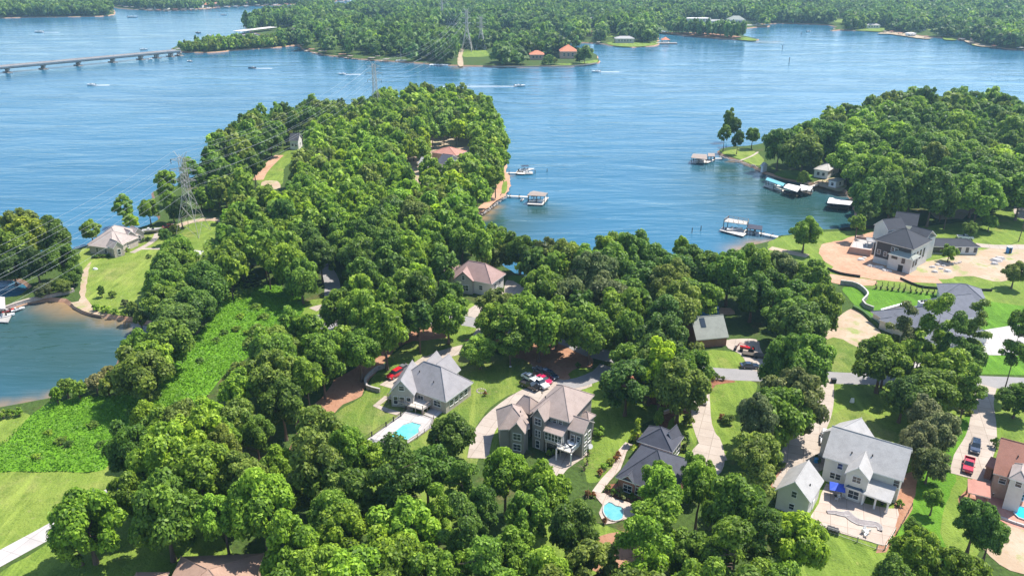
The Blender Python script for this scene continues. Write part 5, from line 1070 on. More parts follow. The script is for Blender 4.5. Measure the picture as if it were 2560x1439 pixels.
# ================================================================ vehicles
def paint(name, c): return mat(name, c, .22, spec=.6, coat=.8)
MP = {'red': paint('red_car_paint', (.50, .012, .025)), 'white': paint('white_car_paint', (.75, .75, .74)), 'black': paint('black_car_paint', (.012, .012, .015)), 'navy': paint('navy_car_paint', (.02, .035, .07)), 'grey': paint('grey_car_paint', (.16, .155, .165)), 'crimson': paint('crimson_car_paint', (.50, .02, .09)), 'silver': paint('silver_car_paint', (.5, .5, .52))}
M_TYRE = mat('tyre', (.015, .015, .015), .85); M_LAMP = mat('headlight_glass', (.7, .7, .68), .15); M_TAIL = mat('tail_light', (.35, .01, .01), .2)
def prism(sec, w, taper=None):
    """side profile (x,z) extruded over y, upper points pulled in by taper"""
    mb = MB(); n = len(sec); zs = [p[1] for p in sec]; z0, z1 = min(zs), max(zs)
    def y(z): return w / 2 - (taper or 0) * (z - z0) / (z1 - z0)
    vs = [(x, -y(z), z) for x, z in sec] + [(x, y(z), z) for x, z in sec]
    a = sum(sec[i][0] * sec[(i + 1) % n][1] - sec[(i + 1) % n][0] * sec[i][1] for i in range(n))
    fs = [tuple(range(n)), tuple(range(n, 2 * n))[::-1]] + [(i, n + i, n + (i + 1) % n, (i + 1) % n) for i in range(n)]
    if a < 0: fs = [f[::-1] for f in fs]
    mb.add(vs, fs); return mb
VP = {'sedan': (4.8, 1.85, [(-2.4, .35), (2.35, .32), (2.4, .6), (2.15, .82), (1.0, .95), (-1.6, 1.0), (-2.3, .98), (-2.42, .6)], [(.95, .95), (.25, 1.42), (-1.0, 1.44), (-1.85, .99)], None),
      'suv': (4.9, 1.95, [(-2.4, .4), (2.4, .4), (2.42, .75), (2.2, 1.0), (1.1, 1.12), (-2.35, 1.15), (-2.42, .7)], [(1.1, 1.12), (.45, 1.75), (-2.1, 1.78), (-2.35, 1.15)], None),
      'pickup': (5.7, 2.0, [(-2.85, .5), (2.8, .5), (2.85, .85), (2.7, 1.12), (1.2, 1.2), (-.75, 1.2), (-.75, .72), (-2.7, .72), (-2.7, .5)], [(1.2, 1.2), (.6, 1.85), (-.5, 1.87), (-.75, 1.2)], 'bed')}
def vehicle(kind, px, py, to, col, label, L=None, name=None):
    """px,py: centre on the ground; to: picture point the nose looks at"""
    p = at(px, py, LZ + .11); t_ = at(*to, LZ); rz = math.atan2(t_.y - p.y, t_.x - p.x); l0, w, body, cab, bed = VP[kind]; m = MP[col]
    V = thing(name or {'sedan': 'parked_car', 'suv': 'parked_suv', 'pickup': 'pickup_truck'}[kind], label, {'pickup': 'truck'}.get(kind, 'car'), p, rz)
    bo = prism(body, w, .06).build('body', m, V)
    cx = sum(q_[0] for q_ in cab) / 4; gl = prism(cab, w * .9, .16).build('windows', M_GLASS, V)
    zt = cab[1][1]; MB().box(cab[2][0] + .05, cab[1][0] - .05, -w * .37, w * .37, zt - .01, zt + .05).build('cabin_roof', m, V)
    for x in (cab[1][0] * .5 + cab[0][0] * .5,): pass
    if bed:
        b = MB()
        for s in (-1, 1): b.box(-2.7, -.76, s * w / 2 - .06 - .04 * s, s * w / 2 + .06 - .04 * s, .70, 1.15)
        b.box(-2.82, -2.70, -w / 2 + .05, w / 2 - .05, .5, 1.15); b.build('bed', m, V); MB().box(-2.69, -.77, -w / 2 + .1, w / 2 - .1, .70, .76).build('bed_floor', M_DARK, V)
    for sx in (-.30, .31):
        for s in (-1, 1):
            x = sx * l0; y = s * (w / 2 - .08); r = .34 if kind == 'sedan' else .40; o = MB().tube((x, y - .11, r), (x, y + .11, r), r, r, 14).build('wheel', M_TYRE, V); MB().tube((x, y + s * .10, r), (x, y + s * .13, r), r * .6, r * .6, 10).build('rim', M_STEEL, o)
    for s in (-1, 1):
        MB().box(l0 / 2 - .12, l0 / 2 + .0, s * w * .36 - .2, s * w * .36 + .2, .62, .80).build('headlight', M_LAMP, V); MB().box(-l0 / 2 - .03, -l0 / 2 + .06, s * w * .38 - .14, s * w * .38 + .14, .72, .92).build('tail_light', M_TAIL, V); MB().box(.75, .95, s * (w / 2 + .10) - .1, s * (w / 2 + .10) + .1, 1.0, 1.15).build('wing_mirror', m, V)
    return V
z = Z(900, 860, 5.328)
vehicle('suv', *z(470, 425), z(380, 480), 'red', 'red car parked on the drive beside the grey house'); vehicle('sedan', *z(555, 352), z(470, 400), 'grey', 'dark grey car behind the red one, half hidden by the grey roof')
z = Z(1220, 900, 5.33)
vehicle('suv', *z(820, 225), z(900, 270), 'navy', 'dark navy car at the top of the row beside the taupe house'); vehicle('sedan', *z(695, 165), z(620, 120), 'grey', 'grey car parked behind the navy one on the clay edge'); vehicle('sedan', *z(745, 285), z(820, 330), 'crimson', 'crimson car between the navy and the white ones')
vehicle('pickup', *z(690, 335), z(770, 390), 'white', 'white pickup truck in the middle of the parked row'); vehicle('pickup', *z(560, 365), z(640, 405), 'black', 'black pickup truck nearest the taupe house'); vehicle('sedan', *z(560, 255), z(640, 300), 'white', 'white car behind the black pickup')
vehicle('suv', 1756, 1000, (1757, 1040), 'white', 'white car, the nearer of two on the long straight drive'); vehicle('suv', 1753, 968, (1755, 1000), 'white', 'white car, the farther of two on the long straight drive')
vehicle('suv', 2062, 1100, (2058, 1150), 'white', 'white car beside the gable of the two-storey white house'); vehicle('suv', 2437, 1122, (2430, 1180), 'navy', 'dark blue car on the brick house drive'); vehicle('pickup', 2420, 1168, (2410, 1220), 'red', 'red pickup truck on the brick house drive')
vehicle('sedan', 1873, 918, (1930, 920), 'navy', 'dark blue car at the lane edge below the sage-roofed house'); vehicle('pickup', 2412, 597, (2440, 600), 'white', 'white truck behind the long garage'); vehicle('sedan', 423, 569, (440, 565), 'red', 'red car under the near power tower', name='parked_car')
B = boat(380, 578, .35, 'covered grey boat on a trailer beside the beige house', 7.5, hm=M_VINYL, up=1.6)
Tr = thing('boat_trailer', 'low metal trailer under the covered grey boat', 'trailer', at(380, 579), .35); MB().box(-3.4, 3.4, -.9, .9, .5, .62).build('frame', M_STEEL, Tr)
for s in (-1, 1): MB().tube((-.8, s * 1.05 - .1, .35), (-.8, s * 1.05 + .1, .35), .35, .35, 12).build('wheel', M_TYRE, Tr)
# red tractor with a loader on a flat trailer, near the lane
p = at(1868, 878, LZ + .1); Tc = thing('tractor', 'red compact tractor with loader arms on the concrete near the lane', 'tractor', p, 2.7)
MB().box(-.6, 2.0, -.45, .45, .7, 1.35).build('bonnet', MP['red'], Tc); MB().box(-1.5, -.6, -.6, .6, .6, 1.1).build('body', MP['red'], Tc); MB().box(-1.2, -.7, -.3, .3, 1.1, 1.6).build('seat', M_DARK, Tc)
for x, r in ((-1.1, .75), (1.5, .45)):
    for s in (-1, 1): MB().tube((x, s * .85 - .2, r), (x, s * .85 + .2, r), r, r, 14).build('wheel', M_TYRE, Tc)
for s in (-1, 1): MB().tube((0, s * .6, 1.3), (2.2, s * .6, 1.9), .08, .08, 5).tube((2.2, s * .6, 1.9), (3.0, s * .6, .6), .08, .08, 5).build('loader_arm', MP['red'], Tc)
MB().box(2.8, 3.4, -.9, .9, .2, .7).build('bucket', M_DARK, Tc)
Tr = thing('flat_trailer', 'dark flat trailer parked beside the red tractor', 'trailer', at(1885, 890), 2.8); MB().box(-3, 3, -1.1, 1.1, .6, .75).build('bed', M_PILE, Tr)
for x in (-.6, .5):
    for s in (-1, 1): MB().tube((x, s * 1.15 - .1, .38), (x, s * 1.15 + .1, .38), .38, .38, 12).build('wheel', M_TYRE, Tr)
# small things on the lawns and on the building site
def rock(px, py, s, m, label, group=None, name='rock', cat='rock', fl=.5):
    gg = random.Random(int(px * 7 + py)); me = MB(); n = 7; top = []; bot = []
    for i in range(n): a = 2 * math.pi * i / n; r = s * gg.uniform(.7, 1.1); bot.append((math.cos(a) * r, math.sin(a) * r * .8, -.1)); top.append((math.cos(a) * r * .6, math.sin(a) * r * .5, s * fl * gg.uniform(.8, 1.1)))
    me.add(bot + top, [(i, (i + 1) % n, n + (i + 1) % n, n + i) for i in range(n)] + [tuple(range(n, 2 * n))]); o = me.build(name, m, label=label, cat=cat, group=group); o.location = at(px, py); return o
rock(238, 673, 1.1, M_WHITE, 'white round well cover on the big lakeside lawn', name='well_cover', cat='cover')
for x, y, s in ((2330, 668, 1.5), (2343, 662, 1.4), (2352, 672, 1.3), (2368, 678, 1.8), (2336, 680, 1.6), (2490, 652, 2.6), (2500, 646, 2.0), (2486, 660, 2.0), (2358, 665, 1.1)): rock(x, y, s, M_CONCW, 'pale sheet-covered pile on the sandy building yard', 'covered piles on the building yard', 'material_pile', 'pile', .35)
for x, y, s in ((2152, 650, 1.6), (2160, 645, 1.2), (2176, 665, 1.5), (2190, 668, 1.4), (2202, 670, 1.6), (2210, 676, 1.3), (2222, 678, 1.2)): rock(x, y, s, M_WOODP, 'pale heap of building waste beside the dark house', 'building waste along the dark house', 'rubble_pile', 'pile', .4)
for i in range(11): a = i / 10 * math.pi; rock(2374 + 26 * math.cos(a), 655 + 5 * math.sin(a), .9, M_STONE, 'stone in the ring round the small leafy tree', 'stones ringing the small leafy tree')
for i in range(12): a = i / 12 * 2 * math.pi; rock(1203 + 11 * math.cos(a), 977 + 5.5 * math.sin(a), .35, M_STONE, 'stone of the round flower bed by the grey house', 'stones of the round flower bed')
gg = random.Random(9)
for i in range(26): t_ = i / 25; rock(1205 + 62 * t_ + gg.uniform(-2, 2), 536 - 46 * t_ + gg.uniform(-1.5, 1.5), gg.uniform(.5, .9), M_STONE, 'boulder of the riprap along the east bank of the near peninsula', 'riprap boulders on the peninsula bank')
for i in range(24): t_ = i / 23; rock(1800 + 95 * t_, 392 + 26 * t_ + gg.uniform(-1.5, 1.5), gg.uniform(.5, .9), M_STONE, 'boulder of the riprap along the right-hand point', 'riprap boulders on the right-hand point')
rock(1276, 916, .5, M_WHITE, 'white object lying on the shaded lawn edge', name='lawn_marker', cat='marker'); rock(2130, 1005, .6, M_WHITE, 'small white statue on the shaded lawn before the patio house', name='lawn_ornament', cat='ornament', fl=2)
Bn = thing('wheelie_bin', 'pair-sized dark bin at the mouth of the garage drive', 'bin', at(2083, 956)); MB().box(-.6, .6, -.4, .4, .05, 1.1).build('body', M_DARK, Bn); MB().box(-.62, .62, -.45, .42, 1.1, 1.18).build('lid', M_DARK, Bn)
Bn = thing('portable_toilet', 'blue portable toilet by the tree at the right edge', 'portable toilet', at(2521, 632)); MB().box(-.7, .7, -.7, .7, 0, 2.2).build('cabin', mblue, Bn); MB().box(-.75, .75, -.75, .75, 2.2, 2.4).build('roof', M_WHITE, Bn); MB().box(-.4, .4, -.74, -.70, .1, 2.0).build('door', M_DARK, Bn)

# ================================================================ buildings on the far shores
FHEX = []
def far_house(px, py, wpx, h, rise, wm, rm, label, kind='hip', rz=0.0, dep=9, cols=3, group=None, name='lakeside_house', cat='house'):
    FHEX.append([(px - wpx * .55 - 9, py - 14), (px + wpx * .55 + 9, py - 14), (px + wpx * .55 + 9, py + 14), (px - wpx * .55 - 9, py + 14)])
    c = at(px, py); L = wpx / scl(px, py); H = thing(name, label, cat, c, 0, group); u = Vector((math.cos(rz), math.sin(rz), 0)); v = Vector((-u.y, u.x, 0)); ze = h; q0 = c + Vector((0, 0, ze)) - u * L / 2
    f = lambda p_: proj(p_)[:2]
    w = Wing(H, f(q0), f(q0 + u * L), f(q0 + v * dep), ze, oh=.6); w.walls(wm, kind, rise); w.roof(rm, kind, rise, M_WHITE)
    if cols: w.windows('v0', cols, h * .55, 1.8, h * .45, fr=M_WHITE)
    return H, w
far_house(1342, 150, 38, 5, 3.5, MW_TAN, MR_ORANGE, 'terracotta-roofed villa, left of the pair on the far point', dep=12)
far_house(1421, 147, 44, 7, 6, MW_TAN, MR_ORANGE, 'larger terracotta-roofed villa, right of the pair on the far point', dep=18)
far_house(1562, 108, 50, 5, 2.5, MW_GREY, MR_LG, 'long low pale house on the second far point', dep=12, cols=5)
far_house(1600, 98, 34, 7, 5, MW_STONE, MR_GREY, 'grey-roofed house behind the long low pale one', dep=12)
far_house(1468, 92, 26, 6, 4, MW_TAN, MR_PINK, 'pink-roofed house above the far inlet'); far_house(1480, 64, 16, 7, 4, M_WHITE, MR_GREY, 'white gabled house deep in the far wood', 'gable'); far_house(1310, 74, 32, 4, 2, M_WHITE, MR_LG, 'low white building in the far wood right of the towers')
far_house(1272, 70, 24, 4, 2, M_WHITE, MR_LG, 'low white building nearer the far towers'); far_house(1118, 62, 44, 7, .5, M_WHITE, MR_WHITE, 'white flat-roofed block left of the far towers', dep=14, cols=6, rz=-.06); far_house(935, 44, 60, 5, .5, M_WHITE, MR_WHITE, 'long white flat building in the far wood', rz=.2, dep=12, cols=6)
far_house(845, 103, 20, 6, 3.5, MW_GREY, MR_GREY, 'small grey house above the far docks', 'gable'); far_house(896, 114, 22, 6, 3, MW_TAN, MR_BEIGE, 'tan house above the far docks'); far_house(712, 64, 34, 5, 3, M_WHITE, MR_BEIGE, 'cream marina building with a pale roof'); far_house(662, 68, 26, 5, 2.5, MW_TAN, MR_BROWN, 'brown-roofed marina house by the trees')
far_house(1746, 55, 64, 5, .8, M_OFFW, MR_WHITE, 'long tan and white flat club building', dep=14, cols=7); far_house(1790, 62, 50, 5, 2, M_WHITE, MR_LG, 'white club wing with a grey roof', cols=5)
H, w = far_house(1842, 64, 42, 8, 5, M_WHITE, MR_GREEN, 'white club pavilion with a green roof and arched openings', dep=16, cols=0)
for i in range(4): w.window('v0', w.L * (.14 + .24 * i), 3.6, 5, 5.6, M_WHITE)
far_house(2183, 71, 36, 4, 2, M_WHITE, MR_LG, 'low white ranch house on the green lawn of the far right shore', cols=4); far_house(2306, 78, 16, 6, 3, M_OFFW, MR_GREY, 'pale house in the trees of the far right shore'); far_house(2252, 74, 18, 6, 3, MW_BRICK, MR_CHAR, 'dark house behind the far right docks'); far_house(2280, 90, 22, 3, 1, M_WHITE, MR_WHITE, 'white boathouse on the far right shore', cols=1)
gg = random.Random(4)
NH = [(296, 17), (312, 20), (330, 20), (352, 24), (372, 26), (392, 27), (412, 27), (434, 26), (455, 26), (476, 25), (498, 23), (518, 22), (540, 21), (562, 19), (585, 18), (612, 17), (640, 15), (662, 14), (684, 14), (712, 12), (740, 11), (850, 6), (868, 5)]
for i, (x, y) in enumerate(NH):
    wm, rm, wd = gg.choice([(M_WHITE, MR_LG, 'white house with pale roof'), (MW_TAN, MR_SALM, 'tan house with salmon roof'), (M_OFFW, MR_BEIGE, 'cream house with beige roof'), (M_WHITE, MR_GREY, 'white house with grey roof'), (MW_STONE, MR_ORANGE, 'stone house with orange roof')])
    far_house(x, y - 3, gg.uniform(12, 19), gg.uniform(5, 8), gg.uniform(3, 5), wm, rm, wd + ' on the northern shore', gg.choice(['hip', 'gable']), gg.uniform(-.3, .3), 10, 2, 'houses along the northern shore')
    D = thing('lake_dock', 'pale dock below the houses of the northern shore', 'dock', at(x + 4, y + 2, 0), gg.uniform(-.3, .3), 'docks of the northern shore'); MB().box(-5, 5, -2, 2, .5, .9).build('deck', M_TANR, D); MB().box(-4, 4, -3.5, 3.5, 3, 3.4).build('roof', gg.choice([M_CONCW, MR_SALM, M_TANR, MR_WHITE]), D)
    MB().box(-4, -3.6, -3, -2.6, -1, 3).box(3.6, 4, -3, -2.6, -1, 3).box(-4, -3.6, 2.6, 3, -1, 3).box(3.6, 4, 2.6, 3, -1, 3).build('posts', M_PILE, D, kind='stuff')
for i, (x, y) in enumerate(((10, 45), (30, 45), (70, 44), (110, 43), (180, 42), (240, 40), (262, 36), (280, 34), (2215, 84), (2232, 84), (2255, 88), (2285, 93), (2320, 97), (2410, 103), (2432, 112), (2490, 121), (2556, 126), (1440, 110), (1500, 112))):
    D = thing('lake_dock', 'low pale dock along the far western shore' if x < 300 else 'low pale dock along the far eastern shore', 'dock', at(x, y, 0), gg.uniform(-.4, .4), 'docks of the western shore' if x < 300 else 'docks of the eastern shore'); L = gg.uniform(7, 13); MB().box(-L / 2, L / 2, -1.5, 1.5, .5, .9).build('deck', M_TANR, D)
    MB().box(-L / 2, 0, -3, 3, 2.8, 3.1).build('roof', gg.choice([M_CONCW, MR_SALM, M_TANR]), D); MB().box(-L / 2, -L / 2 + .4, -2.6, -2.2, -1, 2.8).box(-.5, -.1, -2.6, -2.2, -1, 2.8).build('posts', M_PILE, D, kind='stuff')
for x, y, w_, a, b, t_, k in ((1012, 128, 22, M_WHITE, MR_LG, 'white house with a pale roof', 'hip'), (1072, 138, 24, MW_TAN, MR_BROWN, 'tan house with a brown roof', 'hip'), (958, 126, 20, M_OFFW, MR_GREY, 'cream house with a grey roof', 'gable'), (1248, 112, 22, M_WHITE, MR_GREY, 'white house with a grey roof', 'gable'), (1352, 96, 22, MW_STONE, MR_BEIGE, 'stone house with a beige roof', 'hip'),
                              (1392, 76, 20, M_WHITE, MR_LG, 'white cottage with a pale roof', 'gable'), (1530, 82, 22, MW_TAN, MR_SALM, 'tan house with a salmon roof', 'hip'), (1672, 60, 26, M_OFFW, MR_LG, 'low cream house', 'hip'), (2376, 90, 24, M_WHITE, MR_LG, 'white house with a pale roof by the eastern docks', 'hip'), (2446, 104, 22, MW_TAN, MR_BROWN, 'tan house with a brown roof by the eastern docks', 'hip'),
                              (2330, 66, 18, M_WHITE, MR_GREY, 'white gabled house up the eastern slope', 'gable'), (2100, 46, 20, M_OFFW, MR_GREY, 'cream house behind the eastern lawn', 'hip'), (790, 96, 20, M_WHITE, MR_LG, 'white house above the causeway', 'gable'), (560, 3, 16, M_WHITE, MR_LG, 'white house high on the northern shore', 'gable'), (150, 20, 16, M_WHITE, MR_LG, 'white house in the western wood', 'gable')):
    far_house(x, y, w_, 6, 3.5, a, b, t_ + ' half hidden in the far woods', k, 0.0, 11, 3, 'scattered houses in the far woods')
    patch('lawn', [(x - w_ * .7, y + 1), (x + w_ * .7, y + 1), (x + w_ * .6, y + 10), (x - w_ * .6, y + 9)], M_LAWN, 1, 1)
wall_line('shore_wall', [(1230, 168), (1300, 168), (1380, 168), (1450, 165), (1492, 159)], .9, .8, M_STONE, 'pale sea wall round the point with the terracotta villas', M_SAND)
# ================================================================ trees
def crown_arrays(seed, nblob, nleaf, leaf, rz=.85, kind='round', core=True):
    """leaf quads of a crown of radius 1 m centred at the origin (z scaled by rz); returns verts, leaf value"""
    g = np.random.default_rng(seed)
    if kind == 'pine':
        a = g.uniform(0, 2 * np.pi, nblob); h = g.uniform(-1, 1, nblob); rr = np.sqrt(g.uniform(.02, 1, nblob)) * (.85 - .45 * np.clip(h, -1, 1) ** 2) * np.where(h > .5, .6, 1)
        C = np.stack([np.cos(a) * rr, np.sin(a) * rr, h * rz], 1); br = g.uniform(.20, .36, nblob)
    elif kind == 'cone':
        h = np.linspace(-1, 1, nblob); a = g.uniform(0, 2 * np.pi, nblob); rr = (1 - h) * .36
        C = np.stack([np.cos(a) * rr, np.sin(a) * rr, h * rz], 1); br = .18 + .30 * (1 - h) * .5 + .02
    else:
        i = np.arange(nblob); ph = np.arccos(1 - 1.75 * (i + .5) / nblob); a = i * 2.39996 + g.uniform(-.5, .5, nblob)
        d = np.stack([np.sin(ph) * np.cos(a), np.sin(ph) * np.sin(a), np.cos(ph)], 1)
        C = d * g.uniform(.42, .84, (nblob, 1)); C[:, 2] *= rz; br = g.uniform(.18, .36, nblob) * (22 / max(nblob, 16)) ** .25
        if kind == 'tall': C[:, :2] *= (.75 + .25 * (1 - np.abs(C[:, 2:3] / rz)))
        if kind == 'fluffy': br = g.uniform(.18, .30, nblob)
    m = nleaf * 3
    b = g.choice(nblob, m, p=br ** 2 / (br ** 2).sum())
    d = g.normal(size=(m, 3)); d /= np.linalg.norm(d, axis=1)[:, None]
    lowcut = -.55 if kind != 'pine' else -.4
    d[:, 2] = np.where(d[:, 2] < lowcut, -d[:, 2], d[:, 2])
    sq = np.array([1, 1, .8 if kind != 'pine' else .6])
    P = C[b] + d * sq * (br[b] * (g.uniform(.72, 1.10, m)))[:, None]
    D = np.linalg.norm(P[:, None, :] - C[None], axis=2) / br[None]
    D[np.arange(m), b] = 9
    keep = np.where(D.min(1) > .78)[0][:nleaf]
    P, d, b = P[keep], d[keep], b[keep]; m = len(P)
    nrm = d + g.normal(size=(m, 3)) * .55 + np.array([0, 0, .55]); nrm /= np.linalg.norm(nrm, axis=1)[:, None]
    r = g.normal(size=(m, 3)); u = np.cross(nrm, r); u /= np.linalg.norm(u, axis=1)[:, None]; w = np.cross(nrm, u)
    s = (leaf * g.uniform(.55, 1.25, m))[:, None]
    k = .62
    V = np.stack([P - u * s, P - w * s * k + nrm * s * .25, P + u * s, P + w * s * k + nrm * s * .25], 1)   # folded diamond
    lv = np.clip(.5 + g.normal(size=m) * .30 + (g.normal(size=nblob) * .16)[b] + P[:, 2] * .05, 0, 1)
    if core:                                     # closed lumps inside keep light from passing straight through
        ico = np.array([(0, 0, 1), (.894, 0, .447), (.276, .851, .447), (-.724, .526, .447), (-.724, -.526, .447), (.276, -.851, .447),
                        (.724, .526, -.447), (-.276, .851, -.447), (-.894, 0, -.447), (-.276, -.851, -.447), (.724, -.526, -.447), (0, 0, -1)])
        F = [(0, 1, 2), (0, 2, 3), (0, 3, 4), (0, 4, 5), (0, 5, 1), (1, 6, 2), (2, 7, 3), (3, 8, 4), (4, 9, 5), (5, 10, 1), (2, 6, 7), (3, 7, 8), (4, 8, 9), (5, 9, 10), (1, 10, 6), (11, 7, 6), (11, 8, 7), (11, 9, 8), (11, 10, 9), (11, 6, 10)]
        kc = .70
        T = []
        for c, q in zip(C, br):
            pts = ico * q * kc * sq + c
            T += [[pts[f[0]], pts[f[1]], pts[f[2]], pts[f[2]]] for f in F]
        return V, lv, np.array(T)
    return V, lv, None
def arrays_mesh(name, V, lv, T, material, tint=None):
    """V: (n,4,3) quads; T: (m,4,3) triangles given with a doubled last corner"""
    n = len(V); parts = [V.reshape(-1, 3)]; ls = [np.arange(n * 4)]; st = list(np.arange(0, n * 4, 4)); tot = n * 4
    vals = [np.repeat(lv, 4)]
    if T is not None and len(T):
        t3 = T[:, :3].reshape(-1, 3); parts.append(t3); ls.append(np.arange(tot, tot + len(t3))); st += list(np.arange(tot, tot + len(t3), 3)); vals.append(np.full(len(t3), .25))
    co = np.concatenate(parts); li = np.concatenate(ls); me = bpy.data.meshes.new(name)
    me.vertices.add(len(co)); me.vertices.foreach_set('co', co.astype(np.float32).ravel())
    me.loops.add(len(li)); me.loops.foreach_set('vertex_index', li.astype(np.int32))
    me.polygons.add(len(st)); me.polygons.foreach_set('loop_start', np.array(st, dtype=np.int32))
    me.update(calc_edges=True)
    a = me.attributes.new('leafv', 'FLOAT', 'POINT'); a.data.foreach_set('value', np.concatenate(vals).astype(np.float32))
    if tint is not None:
        c = me.attributes.new('tint', 'FLOAT_COLOR', 'POINT'); c.data.foreach_set('color', tint.astype(np.float32).ravel())
    me.materials.append(material); return me
def trunk_mesh(seed, h0, r, kind='round'):
    """unit-height trunk: crown centre at z = 1, base at 0, crown radius about .5"""
    g = random.Random(seed); mb = MB(); p = Vector((0, 0, -.02)); top = 1.0 if kind != 'pine' else 1.25; n = 5
    bend = Vector((g.uniform(-.04, .04), g.uniform(-.04, .04), 0)); pts = [p]
    for i in range(1, n + 1): pts.append(Vector((0, 0, top * i / n)) + bend * math.sin(i * 1.3) * i / n)
    for i in range(n): mb.tube(pts[i], pts[i + 1], r * (1 - i / (n + 1)) * (1.35 if i == 0 else 1), r * (1 - (i + 1) / (n + 1)), 7, cap=False)
    for k in range(6 if kind != 'pine' else 8):
        z = g.uniform(.5, .85) if kind != 'pine' else g.uniform(.6, 1.2); a = g.uniform(0, 6.28); L = g.uniform(.25, .42)
        c = Vector((0, 0, z)); e = c + Vector((math.cos(a) * L, math.sin(a) * L, L * (.6 if kind != 'pine' else .15)))
        mb.tube(c, e, r * .4, r * .12, 5, cap=False)
    return mb.mesh('trunk', M_BARK)

LM = [('grey house', 1080, 950), ('turquoise swimming pool', 1010, 1085), ('taupe house', 1370, 1060), ('slate-roofed house', 1620, 1130), ('teal kidney pool', 1535, 1275), ('detached garage', 1995, 1220), ('two-storey white house', 2160, 1150), ('brick house', 2520, 1170),
      ('brown roof at the bottom edge', 450, 1420), ('kudzu field', 200, 1090), ('kudzu strip', 600, 830), ('pine straw path', 850, 990), ('small cove', 200, 880), ('lakeside lawn at left', 300, 690), ('near power tower', 475, 500), ('curving road end', 835, 760), ('rose-roofed house', 1190, 690), ('cove head', 1310, 660),
      ('parked car row', 1350, 950), ('road bend by the oaks', 1190, 810), ('sage-roofed house', 1785, 830), ('long straight drive', 1755, 1020), ('lone round oak', 2013, 590), ('dark modern house', 2250, 620), ('sandy slope', 2140, 840), ('modern grey house', 2360, 790), ('shaded oak drive', 1500, 930), ('spiky shrub lawn', 1710, 1070),
      ('garage drive mouth', 2070, 960), ('open lake in the middle', 1560, 600), ('bottom edge centre', 1300, 1430), ('clay clearing', 1590, 1370), ('lawn gap', 910, 1260), ('bottom edge at the right', 1850, 1400), ('hillside barn', 738, 350), ('salmon-roofed house', 1140, 370), ('tan boathouse', 1340, 495), ('point cottage', 2070, 415)]
# near crown shapes: (list of meshes, trunk meshes) per kind
CROWNS = {'round': [], 'tall': [], 'pine': [], 'fluffy': [], 'cone': [], 'shrub': []}
for i in range(7): CROWNS['round'].append((arrays_mesh('crown', *crown_arrays(100 + i, 30 + 2 * i, 6200, .060, .85), M_LEAF), trunk_mesh(i, .5, .035)))
for i in range(4): CROWNS['tall'].append((arrays_mesh('crown', *crown_arrays(200 + i, 32, 6400, .060, 1.25, 'tall'), M_LEAF), trunk_mesh(20 + i, .5, .03)))
for i in range(4): CROWNS['pine'].append((arrays_mesh('crown', *crown_arrays(300 + i, 34, 4600, .060, 1.15, 'pine'), M_LEAF), trunk_mesh(40 + i, .6, .017, 'pine')))
for i in range(2): CROWNS['fluffy'].append((arrays_mesh('crown', *crown_arrays(400 + i, 50, 5000, .055, .9, 'fluffy'), M_LEAF), trunk_mesh(60 + i, .5, .03)))
for i in range(2): CROWNS['cone'].append((arrays_mesh('crown', *crown_arrays(500 + i, 9, 500, .16, 1.9, 'cone'), M_LEAF), trunk_mesh(70 + i, .5, .03)))
for i in range(3): CROWNS['shrub'].append((arrays_mesh('foliage', *crown_arrays(600 + i, 12, 700, .14, .75), M_LEAF), trunk_mesh(80 + i, .5, .03)))
MIDS = {k: [crown_arrays(700 + 10 * j + i, nb + 8, 850, lf * .8, rz, kd) for i in range(4)] for j, (k, nb, lf, rz, kd) in enumerate((('round', 15, .17, .85, 'round'), ('tall', 16, .17, 1.25, 'tall'), ('pine', 16, .15, 1.15, 'pine'), ('fluffy', 20, .15, .9, 'fluffy'), ('cone', 8, .2, 1.9, 'cone'), ('shrub', 8, .25, .75, 'round')))}
FARS = [crown_arrays(900 + i, 8, 120, .30, .95, 'round') for i in range(6)]

PAL = {'deep': (0.038, 0.092, 0.020), 'mid': (0.060, 0.132, 0.022), 'bright': (0.075, 0.160, 0.022), 'lime': (0.098, 0.20, 0.018), 'olive': (0.062, 0.112, 0.028),
       'grey': (0.052, 0.088, 0.045), 'dark': (0.026, 0.062, 0.018), 'yellow': (0.095, 0.165, 0.020), 'brown': (0.17, 0.12, 0.06), 'blue': (0.045, 0.105, 0.040), 'rust': (.25, .08, .04), 'khaki': (.082, .112, .068)}
PAL = {k: (min(.34, v[0] * 3.0), min(.42, v[1] * 2.25), v[2] * 1.3) for k, v in PAL.items()}
WORD = {'deep': 'deep green', 'mid': 'mid green', 'bright': 'fresh green', 'lime': 'bright lime green', 'olive': 'olive green', 'grey': 'greyish green', 'dark': 'very dark green',
        'yellow': 'yellow-green', 'brown': 'bare brownish', 'blue': 'bluish green', 'rust': 'rusty red', 'khaki': 'pale khaki green'}
KWORD = {'round': 'round-crowned broadleaf tree', 'tall': 'tall broadleaf tree', 'pine': 'open-crowned pine tree', 'fluffy': 'fluffy dense-crowned tree', 'cone': 'cone-shaped evergreen', 'shrub': 'low shrub'}
TREES = []     # dict(x, y, r, zc, kind, col, label, group)
